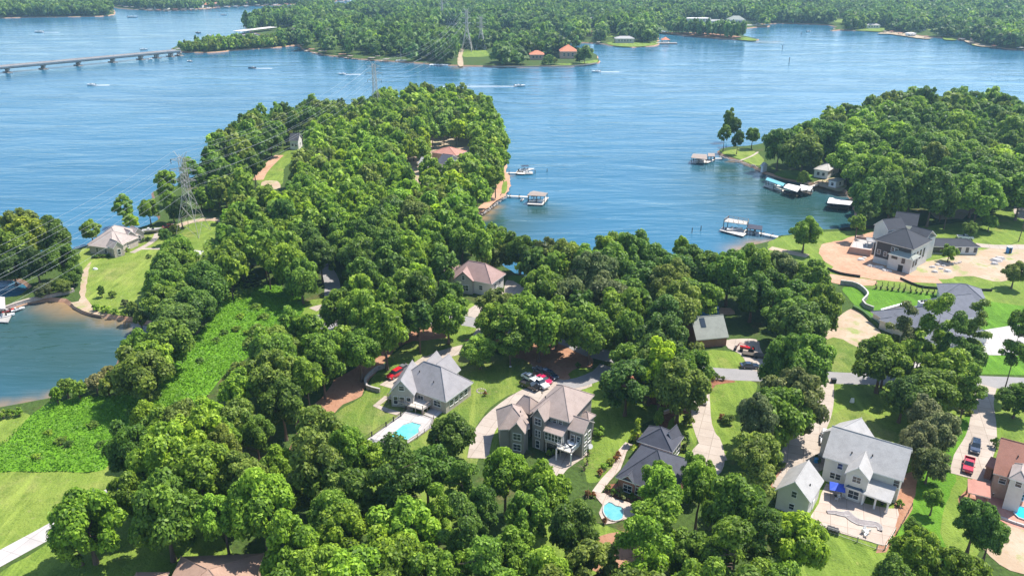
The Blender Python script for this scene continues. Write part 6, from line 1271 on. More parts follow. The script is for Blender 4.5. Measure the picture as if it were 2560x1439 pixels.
def add_tree(px, py, rpx=None, h=None, kind='round', col='mid', label=None, group=None, r=None, force=False):
    """px, py: centre of the crown as it appears; r radius in metres or rpx in picture pixels"""
    k = {'round': .60, 'tall': .55, 'pine': .72, 'fluffy': .58, 'cone': .5, 'shrub': .45}[kind]
    if r is None:
        s = scl(px, py, LZ + 5); r = rpx / s
    if h is None: h = {'round': 2.1, 'tall': 2.9, 'pine': 3.6, 'fluffy': 2.0, 'cone': 3.8, 'shrub': 1.4}[kind] * r
    zc = LZ + k * h; p = at(px, py, zc)
    if not force:
        if not in_land(p.x, p.y): return None
        if any(inpoly(p.x, p.y, q) for q in NOROOT): return None
    t = dict(p=p, r=r, zc=zc - LZ, kind=kind, col=col, label=label, group=group, size=r * FPX / proj(p)[2], named=label is not None, h=h)
    TREES.append(t); return t
def clear(px, py, ex):
    return not any(inpoly(px, py, e) for e in ex)
def wood(name, poly, h, sp, cols, kinds=(('round', .7), ('tall', .3)), ex=(), seed=0, where='', jitter=.25):
    """fill a picture outline (crown centres) with trees spaced sp metres apart"""
    g = random.Random(seed + 5); zc = LZ + .6 * (h[0] + h[1]) / 2
    W2 = [at(x, y, zc) for x, y in poly]; x0, x1 = min(p.x for p in W2), max(p.x for p in W2); y0, y1 = min(p.y for p in W2), max(p.y for p in W2)
    pts = []; cell = {}
    tries = int((x1 - x0) * (y1 - y0) / (sp * sp) * 14)
    for _ in range(tries):
        x = g.uniform(x0, x1); y = g.uniform(y0, y1); ci, cj = int(x // sp), int(y // sp)
        q = proj((x, y, zc))
        if not inpoly(q[0], q[1], poly) or not clear(q[0], q[1], ex): continue
        if any((x - a) ** 2 + (y - b) ** 2 < sp * sp for i in (-1, 0, 1) for j in (-1, 0, 1) for a, b in cell.get((ci + i, cj + j), ())): continue
        cell.setdefault((ci, cj), []).append((x, y)); pts.append((x, y))
    for x, y in pts:
        if not in_land(x, y) or any(inpoly(x, y, q) for q in NOROOT): continue
        kd = g.choices([k for k, _ in kinds], [w for _, w in kinds])[0]; hh = g.uniform(*h) * (1.12 if kd in ('tall', 'pine') else 1)
        nz = mnoise.noise(Vector((x * .035, y * .035, seed)))
        i = min(len(cols) - 1, max(0, int((nz * .9 + .5 + g.uniform(-.28, .28)) * len(cols))))
        rr = sp * g.uniform(.60, 1.02) * (.86 if kd in ('tall', 'pine') else 1.0)
        zc2 = {'round': .60, 'tall': .56, 'pine': .70, 'fluffy': .58}[kd] * hh
        p = Vector((x, y, LZ + zc2))
        TREES.append(dict(p=p, r=rr, zc=zc2, kind=kd, col=cols[i], label=None, group='trees of ' + where, size=rr * FPX / proj(p)[2], named=False, h=hh, where=where))

# ---- single trees
A = add_tree
A(80, 600, 62, 15, 'round', 'yellow', 'big yellow-green tree at the left edge beyond the cove', force=True)
A(25, 620, 55, 15, 'round', 'mid', 'green tree cut by the left edge of the frame beside the yellow-green one', force=True)
A(128, 596, 48, 15, 'round', 'deep', 'dark tree on the lake side of the big yellow-green tree', force=True)
A(150, 648, 42, 13, 'round', 'deep', 'dark round tree at the lawn side of the yellow-green tree', force=True)
A(50, 566, 45, 15, 'round', 'olive', 'olive tree behind the big yellow-green tree at far left', force=True)
A(90, 665, 45, 12, 'round', 'dark', 'very dark tree leaning over the blue water by the seawall', force=True)
A(30, 670, 40, 10, 'round', 'dark', 'dark tree whose branches touch the water at the left edge', force=True)
A(150, 715, 30, 5, 'fluffy', 'olive', 'feathery olive willow above the cove seawall', force=True)
A(105, 725, 26, 4.5, 'fluffy', 'grey', 'greyish willow bush over the cove seawall, nearest the docked boat', force=True)
A(180, 690, 30, 6, 'fluffy', 'deep', 'dark bush at the lawn corner above the seawall', force=True)
A(226, 575, 27, 9, 'round', 'mid', 'small round tree at the water left of the beige house', force=True)
A(308, 520, 26, 12, 'tall', 'mid', 'upright tree at the shore behind the beige house', force=True)
A(326, 553, 22, 7, 'round', 'lime', 'bright lime tree right behind the beige house roof', force=True)
A(371, 523, 24, 11, 'round', 'mid', 'round tree at the shore between beige house and power tower', force=True)
A(414, 462, 28, 17, 'tall', 'bright', 'tall fresh green tree left of the near power tower', force=True)
A(428, 510, 26, 14, 'tall', 'mid', 'mid green tree at the foot of the power tower', force=True)
A(480, 440, 34, 17, 'tall', 'mid', 'tall tree just right of the near power tower top', force=True)
A(450, 530, 28, 11, 'round', 'dark', 'dark tree in the shade behind the power tower legs', force=True)
A(500, 495, 26, 9, 'round', 'mid', None, 'trees round the power tower')
A(522, 512, 18, 5, 'round', 'lime', 'lime green shrub tree right of the power tower', force=True)
A(412, 590, 17, 6, 'round', 'deep', 'dark garden tree on the lawn right of the beige house')
A(437, 572, 14, 4, 'round', 'olive', 'small olive tree below the power tower')
A(372, 640, 8, 1.6, 'shrub', 'deep', 'clipped dark shrub alone on the lawn')
A(252, 727, 11, 4, 'tall', 'deep', 'slim dark evergreen by the cove beach', force=True)
A(280, 735, 11, 2.5, 'shrub', 'olive', 'spiky palm-like shrub by the cove beach', force=True)
A(312, 757, 11, 3, 'shrub', 'grey', 'greyish shrub above the cove sand', force=True)
A(1200, 878, 44, 8.5, 'round', 'mid', 'round tree between the grey house and the clay bank', force=True)
A(1130, 1085, 60, 11, 'round', 'deep', 'large dark magnolia right of the swimming pool', force=True)
A(215, 1305, 88, 15, 'round', 'bright', 'big spreading tree over the drive at the bottom left corner', force=True)
A(190, 1350, 60, 9, 'round', 'mid', None, 'tree over the drive')
A(2013, 582, 36, 12.5, 'round', 'mid', 'lone round oak on the lakeside lawn near the dark house', force=True)
A(1822, 300, 17, 21, 'tall', 'mid', 'tallest pine on the tip of the right-hand point', force=True)
A(1838, 318, 18, 18, 'tall', 'deep', 'second pine on the tip of the right-hand point', force=True)
A(1812, 335, 17, 17, 'tall', 'mid', 'pine at the water edge of the right-hand point', force=True)
A(1845, 350, 17, 14, 'tall', 'dark', 'dark low pine in front of the pair on the point', force=True)
A(1882, 340, 19, 12, 'round', 'mid', 'small round tree on the lawn of the right-hand point', force=True)
A(2475, 556, 21, 6, 'round', 'bright', 'small bright tree on the lawn by the far right drive')
A(2425, 572, 19, 6, 'round', 'olive', 'flat-topped young tree behind the long garage')
A(2374, 630, 23, 6, 'round', 'bright', 'small leafy tree in front of the long garage', force=True)
A(2538, 682, 32, 9, 'round', 'olive', 'lone tree casting a round shadow right of the sandy track')
A(2545, 640, 26, 5, 'round', 'deep', 'bushy dark tree at the right edge by the blue bin')
A(1594, 1080, 27, 6, 'cone', 'yellow', 'cone-shaped golden evergreen behind the slate roof house', force=True)
A(1716, 1106, 15, 4, 'cone', 'dark', 'dark cone evergreen at the garage corner of the slate house', force=True)
A(1718, 1050, 19, 3.5, 'shrub', 'olive', 'spiky shrub on the small lawn beside the straight drive', force=True)
A(1820, 1046, 18, 3, 'shrub', 'olive', 'palm-like shrub in the red bed right of the straight drive', force=True)
A(1807, 1042, 12, 2, 'shrub', 'rust', 'rusty red shrub beside the palm-like one', force=True)
A(1647, 1045, 17, 6, 'tall', 'mid', 'narrow tree above the mulch bed of the slate house', force=True)
A(1498, 1078, 16, 3, 'shrub', 'mid', 'clipped shrub mass against the right wall of the taupe house', force=True)
A(2335, 1246, 25, 6.5, 'round', 'mid', 'small lawn tree between the patio house and the brick house', force=True)
A(2440, 1300, 52, 12, 'round', 'deep', 'dark tree in front of the brick house pool', force=True)
A(2475, 1340, 42, 9, 'round', 'deep', 'lower dark tree beside the sandy slope', force=True)
A(2282, 1320, 28, 9, 'round', 'mid', 'small green tree at the corner of the patio wall', force=True)
A(2290, 1385, 62, 13, 'round', 'bright', 'fresh green tree at the bottom right of the lawn', force=True)
A(2400, 1440, 60, 11, 'round', 'mid', 'green tree cut by the bottom edge at the right', force=True)
A(2230, 1460, 60, 12, 'round', 'deep', None, 'trees at bottom right', force=True)
A(2308, 1040, 50, 10, 'fluffy', 'khaki', 'pale khaki fluffy tree, topmost of the clump right of the patio house', force=True)
A(2350, 1085, 52, 10, 'fluffy', 'khaki', 'pale fluffy tree on the right of the clump by the patio house', force=True)
A(2295, 1105, 50, 10, 'fluffy', 'khaki', 'pale fluffy tree in the middle of the clump by the patio house', force=True)
A(2325, 1160, 50, 8, 'fluffy', 'grey', 'lowest greyish tree of the clump by the patio house', force=True)
A(2260, 820, 42, 17, 'pine', 'grey', 'tall grey-green pine left of the modern house roof', force=True)
A(2345, 815, 44, 19, 'pine', 'mid', 'broad pine standing in front of the modern house', force=True)
A(2385, 850, 38, 17, 'pine', 'deep', 'dark pine right of the broad one before the modern house', force=True)
A(2440, 815, 38, 18, 'pine', 'olive', 'olive pine before the white concrete apron', force=True)
A(2548, 840, 42, 22, 'pine', 'deep', 'very tall pine with a long bare trunk at the right edge', force=True)
A(2545, 1000, 45, 8, 'round', 'deep', 'dark bushy tree on the shaded lawn at the right edge', force=True)
A(2528, 1150, 13, 3, 'shrub', 'deep', None, 'shrubs by the brick house', force=True)
A(2490, 1105, 14, 3, 'shrub', 'deep', 'dark round shrub at the corner of the brick house', force=True)
A(1648, 1196, 40, 11, 'round', 'bright', 'round bright tree overlapping the lower edge of the slate roof', force=True)
A(1742, 1172, 42, 11, 'round', 'mid', 'tree at the lower right corner of the slate roof', force=True)
A(2215, 905, 42, 12, 'round', 'deep', 'dark tree below the sandy slope, left of the pines', force=True)
A(2300, 880, 36, 12, 'round', 'mid', 'leafy tree between the pines and the lane', force=True)
A(2420, 900, 38, 12, 'round', 'deep', 'dark leafy tree below the white concrete apron', force=True)
for (x, y, s, c) in ((165, 968, 24, 'olive'), (195, 972, 24, 'mid'), (238, 955, 26, 'khaki'), (272, 935, 27, 'khaki'), (268, 965, 24, 'olive'), (140, 985, 18, 'bright')):
    A(x, y, s, 5, 'round', c, None, 'pale shoreline bushes above the lower left cove', force=True)
for i, (x, y, s, k, c) in enumerate(((240, 768, 12, 'shrub', 'bright'), (262, 772, 14, 'shrub', 'bright'), (285, 778, 13, 'shrub', 'mid'), (308, 782, 12, 'shrub', 'mid'), (330, 775, 20, 'round', 'olive'), (350, 795, 20, 'round', 'olive'), (25, 1030, 12, 'shrub', 'mid'), (45, 1028, 12, 'shrub', 'mid'), (5, 1034, 12, 'shrub', 'mid'))):
    A(x, y, s, 2.5 if k == 'shrub' else 6, k, c, None, 'bushes along the cove bank', force=True)
for i in range(14):                                    # row of young thujas
    t = i / 13; A(2190 + 188 * t, 713 + 20 * t, 4.6, 2.6, 'cone', 'dark', None, 'row of young cone evergreens along the clay strip', force=True)
for (x, y, s, c) in ((1386, 1128, 9, 'mid'), (1372, 1132, 9, 'mid')): A(x, y, s, 1.6, 'shrub', c, None, 'pair of round shrubs below the taupe deck', force=True)
for (x, y, s, h, c) in ((1470, 1128, 5, 2.2, 'dark'), (1468, 1150, 5, 2.4, 'dark'), (1460, 1165, 5, 2, 'dark')): A(x, y, s, h, 'cone', c, None, 'small dark cone shrubs beside the taupe house', force=True)
for (x, y, s, c) in ((1525, 1152, 12, 'yellow'), (1512, 1165, 12, 'bright'), (1545, 1135, 9, 'rust'), (1540, 1145, 8, 'rust'), (1500, 1180, 9, 'rust'), (1556, 1222, 15, 'khaki'), (1560, 1238, 15, 'grey'), (1536, 1228, 12, 'mid'), (1580, 1240, 12, 'deep'), (1520, 1218, 9, 'olive'),
                     (1470, 1232, 10, 'rust'), (1482, 1234, 8, 'rust'), (1512, 1300, 8, 'rust'), (1775, 940, 8, 'yellow'), (1770, 950, 8, 'yellow'), (1772, 962, 7, 'yellow'), (1776, 972, 7, 'yellow'), (1783, 944, 7, 'yellow'), (1795, 942, 6, 'olive'), (1808, 944, 6, 'olive'), (1788, 936, 8, 'deep'),
                     (1590, 983, 12, 'rust'), (1580, 985, 10, 'brown'), (1615, 1000, 10, 'olive'), (1530, 975, 8, 'rust'), (790, 1045, 16, 'bright'), (775, 1052, 12, 'rust'), (800, 1055, 10, 'rust'), (770, 1062, 12, 'olive'), (760, 1048, 12, 'rust'),
                     (1935, 1170, 16, 'olive'), (1950, 1160, 16, 'olive'), (2250, 1258, 11, 'mid'), (2048, 1150, 6, 'dark'), (2042, 1140, 6, 'dark'), (1212, 982, 6, 'rust'), (300, 628, 10, 'deep'), (315, 624, 10, 'mid'), (330, 610, 8, 'deep'), (355, 600, 9, 'deep'), (370, 596, 8, 'deep'), (2406, 1024, 12, 'khaki'), (2425, 1030, 10, 'olive'), (1445, 912, 8, 'deep')):
    A(x, y, s, 1.7, 'shrub', c, None, 'garden shrubs and flower clumps in the beds', force=True)
for x in range(0, 5): A(234 + 9 * x, 640 - .5 * x, 7, 1.5, 'shrub', 'deep', None, 'clipped dark hedge in front of the beige house', force=True)

for i, (x, y, r_, h_, k, c) in enumerate(((1372, 148, 6, 9, 'round', 'deep'), (1385, 152, 4, 6, 'round', 'olive'), (1462, 134, 9, 16, 'round', 'deep'), (1478, 140, 8, 12, 'round', 'mid'), (1450, 144, 6, 9, 'round', 'dark'), (1318, 148, 8, 13, 'round', 'deep'), (1322, 157, 5, 7, 'round', 'olive'), (1345, 157, 4, 5, 'round', 'deep'), (1362, 156, 4, 5, 'round', 'mid'), (1400, 158, 4, 5, 'round', 'olive'), (1470, 152, 6, 7, 'round', 'grey'), (1484, 152, 5, 6, 'round', 'deep'), (1296, 146, 9, 15, 'round', 'deep'), (1538, 106, 7, 10, 'round', 'mid'), (1585, 106, 6, 9, 'round', 'deep'), (1612, 100, 9, 13, 'round', 'deep'), (1630, 102, 8, 12, 'round', 'dark'), (1516, 108, 6, 9, 'round', 'deep'))):
    A(x, y, None, h_, k, c, None, 'garden trees on the far points', r=r_)
for i, (x, y) in enumerate(((150, 1100), (170, 1108), (120, 1080), (230, 1060), (560, 830), (600, 790), (640, 765), (540, 850), (590, 820), (660, 790), (250, 1110), (90, 1140), (330, 1030), (500, 900), (620, 830))): A(x, y, 13 if i % 3 else 18, 1.8, 'shrub', ['mid', 'deep', 'bright'][i % 3], None, 'kudzu-smothered bushes in the green field', force=True)
# ---- woods
EXH = [[(625, 495), (615, 440), (685, 365), (710, 320), (780, 320), (785, 385), (745, 425), (740, 495)],                       # lawn strip and shed
       [(1060, 345), (1090, 325), (1180, 325), (1190, 385), (1150, 430), (1120, 440), (1060, 435)],                            # red and white houses
       [(1000, 395), (1070, 385), (1065, 470), (1000, 465)]]
wood('up', [(530, 470), (520, 400), (560, 345), (640, 300), (700, 275), (790, 255), (855, 262), (858, 290), (800, 330), (720, 350), (660, 420), (640, 450), (560, 480)], (13, 19), 7.5,
     ['deep', 'olive', 'mid', 'deep', 'mid'], (('round', .5), ('tall', .5)), EXH, 1, 'the wood on the north-west bank of the near peninsula')
wood('spine', [(880, 295), (940, 250), (1010, 228), (1080, 238), (1160, 240), (1215, 262), (1235, 310), (1245, 360), (1250, 400), (1240, 450), (1190, 520), (1100, 560), (1000, 560), (900, 560),
     (760, 570), (600, 570), (560, 520), (600, 470), (700, 440), (760, 340), (800, 330)], (13, 19), 7.2, ['mid', 'bright', 'olive', 'lime', 'bright', 'mid', 'bright'], (('round', .75), ('tall', .25)), EXH, 2, 'the sunlit wood along the near peninsula')
EXM = [[(1100, 640), (1160, 625), (1290, 660), (1300, 760), (1210, 760), (1190, 735), (1130, 720)], [(720, 700), (850, 690), (850, 850), (740, 840), (690, 770)], [(1130, 760), (1225, 745), (1225, 840), (1130, 840)],
       [(1280, 670), (1350, 670), (1330, 740), (1290, 730)], [(930, 860), (1010, 820), (1250, 840), (1240, 930), (930, 960)], [(600, 660), (740, 700), (740, 800), (430, 960), (420, 900), (540, 740)]]
wood('mid', [(565, 610), (580, 565), (900, 550), (1190, 520), (1240, 570), (1270, 620), (1180, 640), (1110, 660), (1100, 720), (1170, 760), (1150, 800), (1040, 810), (960, 850), (900, 890), (850, 850), (830, 790), (840, 720),
     (760, 720), (700, 740), (600, 730), (540, 680)], (13, 19), 7.0, ['deep', 'mid', 'mid', 'deep', 'bright', 'mid'], (('round', .6), ('tall', .4)), EXM, 3, 'the dense wood between the kudzu strip and the rose-roofed house')
wood('cove', [(1190, 560), (1240, 575), (1290, 620), (1340, 615), (1400, 610), (1440, 640), (1430, 670), (1340, 675), (1290, 650), (1220, 640)], (12, 16), 7.5, ['olive', 'deep', 'olive', 'mid'], (('round', 1),), EXM[3:4] + EXM[0:1], 4, 'the olive trees at the head of the cove')
wood('slope', [(300, 960), (310, 880), (350, 830), (400, 840), (435, 860), (445, 895), (415, 930), (370, 965)], (11, 15), 7.5, ['mid', 'deep', 'bright', 'olive'], (('round', .6), ('tall', .4)), (), 5, 'the clump between cove and kudzu')
wood('lawnwood', [(408, 705), (418, 655), (445, 630), (480, 660), (500, 690), (545, 725), (540, 755), (490, 785), (450, 800), (400, 800), (385, 775)], (12, 16), 7.5, ['mid', 'lime', 'deep', 'deep', 'mid'], (('round', 1),), (), 6, 'the clump right of the big lakeside lawn')
wood('strip', [(525, 1030), (570, 950), (645, 895), (705, 835), (760, 820), (805, 850), (812, 900), (790, 940), (725, 1000), (690, 1075), (640, 1130), (560, 1110), (490, 1090), (440, 1085), (470, 1050)], (13, 20), 6.6,
     ['mid', 'olive', 'bright', 'mid', 'olive', 'deep'], (('round', .55), ('tall', .45)), (), 7, 'the tall belt of trees left of the pine straw bed')
EXB = [[(870, 1080), (1000, 1020), (1180, 1020), (1190, 1170), (1100, 1150), (980, 1140), (900, 1125)], [(1440, 1190), (1500, 1090), (1660, 1040), (1745, 1080), (1740, 1190), (1640, 1200), (1612, 1220), (1625, 1310), (1560, 1345), (1480, 1335), (1430, 1260)],
       [(870, 1210), (950, 1215), (945, 1290), (880, 1280)], [(1090, 1190), (1130, 1150), (1140, 1250), (1100, 1240)], [(1535, 1340), (1640, 1330), (1640, 1400), (1540, 1400)], [(1200, 1010), (1500, 1010), (1510, 1180), (1450, 1215), (1340, 1205), (1300, 1140), (1210, 1160)],
       [(350, 1350), (620, 1340), (640, 1600), (350, 1600)], [(1720, 1000), (1840, 1000), (1860, 1120), (1820, 1170), (1720, 1160)]] + [[(150, 1150), (330, 1150), (330, 1290), (250, 1450), (100, 1450)]]
wood('lowleft', [(290, 1110), (360, 1040), (440, 1060), (560, 1130), (640, 1170), (700, 1130), (780, 1110), (870, 1120), (900, 1160), (870, 1300), (800, 1400), (760, 1560), (640, 1560), (590, 1400), (540, 1330), (470, 1300), (400, 1290), (330, 1260), (290, 1190)], (13, 20), 6.9,
     ['deep', 'mid', 'bright', 'mid', 'olive', 'mid'], (('round', .7), ('tall', .3)), EXB, 8, 'the tall wood at lower left')
wood('low', [(840, 1140), (900, 1120), (1000, 1120), (1080, 1140), (1180, 1190), (1240, 1130), (1290, 1140), (1380, 1200), (1470, 1200), (1500, 1330), (1580, 1400), (1600, 1300), (1600, 1230), (1650, 1160), (1720, 1165), (1800, 1180), (1850, 1110), (1900, 1120), (1915, 1200), (1900, 1260),
     (1960, 1320), (2010, 1380), (2000, 1600), (740, 1600), (800, 1400), (870, 1300)], (12, 18), 6.6, ['mid', 'bright', 'mid', 'deep', 'bright', 'mid', 'olive'], (('round', .5), ('pine', .3), ('tall', .2)), EXB, 9, 'the wood filling the bottom of the view')
EXR = [[(1730, 850), (1930, 800), (1950, 930), (1930, 1075), (1725, 1010)], [(1715, 745), (1870, 740), (1890, 880), (1730, 870)], [(1985, 920), (2140, 920), (2120, 1070), (1985, 1120)], [(1090, 640), (1300, 650), (1310, 765), (1215, 765), (1190, 735), (1110, 720)], [(1230, 890), (1480, 860), (1500, 960), (1440, 1010), (1240, 990)], [(1480, 910), (1530, 930), (1530, 980), (1440, 1000)], [(2050, 765), (2235, 765), (2235, 905), (2080, 905)]]
wood('oaks', [(1190, 740), (1220, 720), (1290, 760), (1320, 720), (1380, 730), (1400, 770), (1400, 820), (1340, 850), (1280, 840), (1240, 830), (1200, 800)], (13, 17), 7.6, ['olive', 'deep', 'mid'], (('round', .7), ('pine', .3)), EXR, 10, 'the oak group at the bend of the road')
wood('big', [(1360, 630), (1400, 600), (1480, 610), (1550, 605), (1600, 650), (1690, 625), (1730, 645), (1800, 675), (1900, 680), (1990, 685), (2050, 700), (2100, 750), (2090, 820), (2040, 850), (2060, 900), (2070, 950), (2000, 1010), (1980, 1060), (1940, 1120), (1890, 1100), (1880, 1040),
     (1880, 960), (1900, 880), (1880, 820), (1760, 820), (1750, 900), (1740, 960), (1660, 985), (1560, 950), (1500, 890), (1460, 850), (1440, 780), (1420, 720)], (13, 18), 7.6, ['deep', 'olive', 'mid', 'deep', 'grey', 'mid'], (('round', .8), ('tall', .2)), EXR, 11, 'the oak wood in the middle of the neighbourhood')
A(1655, 925, 52, 20, 'tall', 'lime', 'tall bright lime tree left of the straight drive', force=True)
A(1560, 615, 30, 16, 'round', 'bright', 'fresh green tree standing at the water in the middle', force=True)
A(1706, 622, 24, 14, 'tall', 'bright', 'slender fresh green tree at the water edge', force=True)
wood('rightlow', [(2165, 940), (2180, 895), (2220, 890), (2300, 910), (2370, 900), (2450, 920), (2450, 970), (2380, 990), (2290, 1000), (2200, 990), (2170, 975)], (11, 15), 7.2, ['deep', 'mid', 'deep', 'mid'], (('round', .8), ('pine', .2)), (), 12, 'the dark trees between lane and patio house')
EXP = [[(2030, 385), (2115, 385), (2120, 440), (2100, 470), (2040, 460)], [(1920, 415), (1960, 405), (2030, 430), (1990, 450)], [(1890, 395), (1915, 395), (1915, 430), (1890, 430)], [(2200, 520), (2330, 510), (2330, 600), (2200, 600)], [(2400, 540), (2700, 500), (2700, 600), (2400, 620)], [(2130, 405), (2185, 400), (2185, 435), (2130, 435)]]
wood('point', [(1905, 390), (1925, 355), (1965, 345), (2010, 330), (2080, 310), (2150, 285), (2200, 255), (2270, 250), (2320, 262), (2345, 300), (2370, 275), (2400, 250), (2480, 255), (2560, 290), (2760, 300), (2760, 450), (2620, 470), (2560, 480), (2480, 500), (2400, 505), (2300, 500), (2200, 490), (2160, 520), (2130, 500), (2110, 450), (2020, 440), (1960, 420)],
     (16, 23), 10.8, ['deep', 'mid', 'deep', 'olive', 'mid', 'bright', 'deep'], (('round', .9), ('tall', .1)), EXP, 13, 'the wooded point on the right')
for (x, y, s, c) in ((2335, 445, 26, 'lime'), (2380, 470, 26, 'bright'), (2290, 470, 28, 'olive'), (2200, 500, 26, 'mid'), (2165, 530, 24, 'deep'), (2145, 555, 20, 'mid'), (2240, 520, 26, 'mid'), (2440, 480, 28, 'mid'), (2490, 470, 30, 'mid'), (2370, 525, 22, 'deep')):
    A(x, y, s, 13, 'tall' if s > 25 else 'round', c, None, 'trees of the wooded point on the right', force=True)
A(2200, 440, 28, 13, 'round', 'mid', None, 'trees of the wooded point on the right')
A(2010, 447, 17, 7, 'round', 'mid', 'low tree by the boathouse lawn', force=True)
A(620, 360, 16, 12, 'tall', 'brown', 'half-dead brownish tree in the north-west wood', force=True)
A(1690, 870, 26, 15, 'tall', 'brown', 'half-bare brownish tree beside the lime one', force=True)
for (x, y, s, c) in ((1700, 985, 26, 'grey'), (1735, 940, 24, 'grey'), (1740, 890, 26, 'olive')): A(x, y, s, 12, 'tall', c, None, 'trees of the oak wood in the middle of the neighbourhood', force=True)
# far shore woods (mass)
FARP = []
def farwood(poly, h, sp, cols, seed, ex=()):
    g = random.Random(seed); zc = LZ + .6 * (h[0] + h[1]) / 2
    W2 = [at(x, y, zc) for x, y in poly]; x0, x1 = min(p.x for p in W2), max(p.x for p in W2); y0, y1 = min(p.y for p in W2), max(p.y for p in W2)
    y = y0; k = 0
    while y < y1:
        x = x0 + (sp / 2 if k % 2 else 0)
        while x < x1:
            xx, yy = x + g.uniform(-.42, .42) * sp, y + g.uniform(-.42, .42) * sp; q = proj((xx, yy, zc))
            if -60 < q[0] < 2640 and inpoly(q[0], q[1], poly) and clear(q[0], q[1], ex) and in_land(xx, yy) and not any(inpoly(xx, yy, e) for e in NOROOT):
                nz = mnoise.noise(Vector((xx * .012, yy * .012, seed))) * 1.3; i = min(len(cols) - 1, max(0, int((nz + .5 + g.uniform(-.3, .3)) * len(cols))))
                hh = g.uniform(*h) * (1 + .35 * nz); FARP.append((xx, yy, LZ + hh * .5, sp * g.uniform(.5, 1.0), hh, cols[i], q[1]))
            x += sp
        y += sp * .87; k += 1
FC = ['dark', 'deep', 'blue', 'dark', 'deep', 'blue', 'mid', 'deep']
EXF = FHEX + [[(1300, 115), (1480, 112), (1485, 168), (1300, 168)], [(1140, 100), (1240, 100), (1245, 172), (1136, 172)], [(835, -25), (1000, -25), (985, 7), (835, 9)], [(1155, 110), (1215, 108), (1228, 145), (1150, 165)], [(1322, 128), (1450, 115), (1470, 155), (1322, 160)], [(1385, 85), (1425, 80), (1428, 106), (1385, 108)], [(1525, 85), (1610, 85), (1610, 108), (1525, 108)], [(1700, 38), (1870, 30), (1930, 60), (1860, 100), (1640, 98), (1640, 76), (1700, 76)],
       [(1095, 45), (1145, 45), (1145, 65), (1095, 65)], [(905, 33), (975, 33), (975, 48), (905, 48)], [(2130, 55), (2230, 50), (2235, 82), (2130, 80)], [(690, 55), (735, 52), (735, 72), (690, 72)], [(1640, 60), (1700, 60), (1700, 80), (1640, 80)], [(1220, 62), (1330, 62), (1330, 88), (1220, 88)]]
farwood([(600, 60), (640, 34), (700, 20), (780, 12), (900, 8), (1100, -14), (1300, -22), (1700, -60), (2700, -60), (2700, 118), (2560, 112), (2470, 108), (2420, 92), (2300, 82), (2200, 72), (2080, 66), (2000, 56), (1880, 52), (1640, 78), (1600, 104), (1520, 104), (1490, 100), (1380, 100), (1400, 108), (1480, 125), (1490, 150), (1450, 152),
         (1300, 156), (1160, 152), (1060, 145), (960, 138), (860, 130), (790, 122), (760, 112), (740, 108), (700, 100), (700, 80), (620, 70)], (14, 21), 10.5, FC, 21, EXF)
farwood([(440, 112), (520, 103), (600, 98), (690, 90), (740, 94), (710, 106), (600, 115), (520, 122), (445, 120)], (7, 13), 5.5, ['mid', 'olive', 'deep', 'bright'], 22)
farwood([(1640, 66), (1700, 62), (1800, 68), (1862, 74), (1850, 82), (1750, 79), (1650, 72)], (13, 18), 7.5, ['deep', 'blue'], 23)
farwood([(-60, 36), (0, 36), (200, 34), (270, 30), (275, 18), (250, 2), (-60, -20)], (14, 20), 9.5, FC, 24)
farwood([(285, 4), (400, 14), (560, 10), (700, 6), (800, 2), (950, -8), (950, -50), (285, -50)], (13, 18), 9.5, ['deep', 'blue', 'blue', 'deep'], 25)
farwood([(1000, -14), (1480, -26), (1800, -62), (1000, -60)], (13, 18), 12, ['blue', 'deep'], 26)

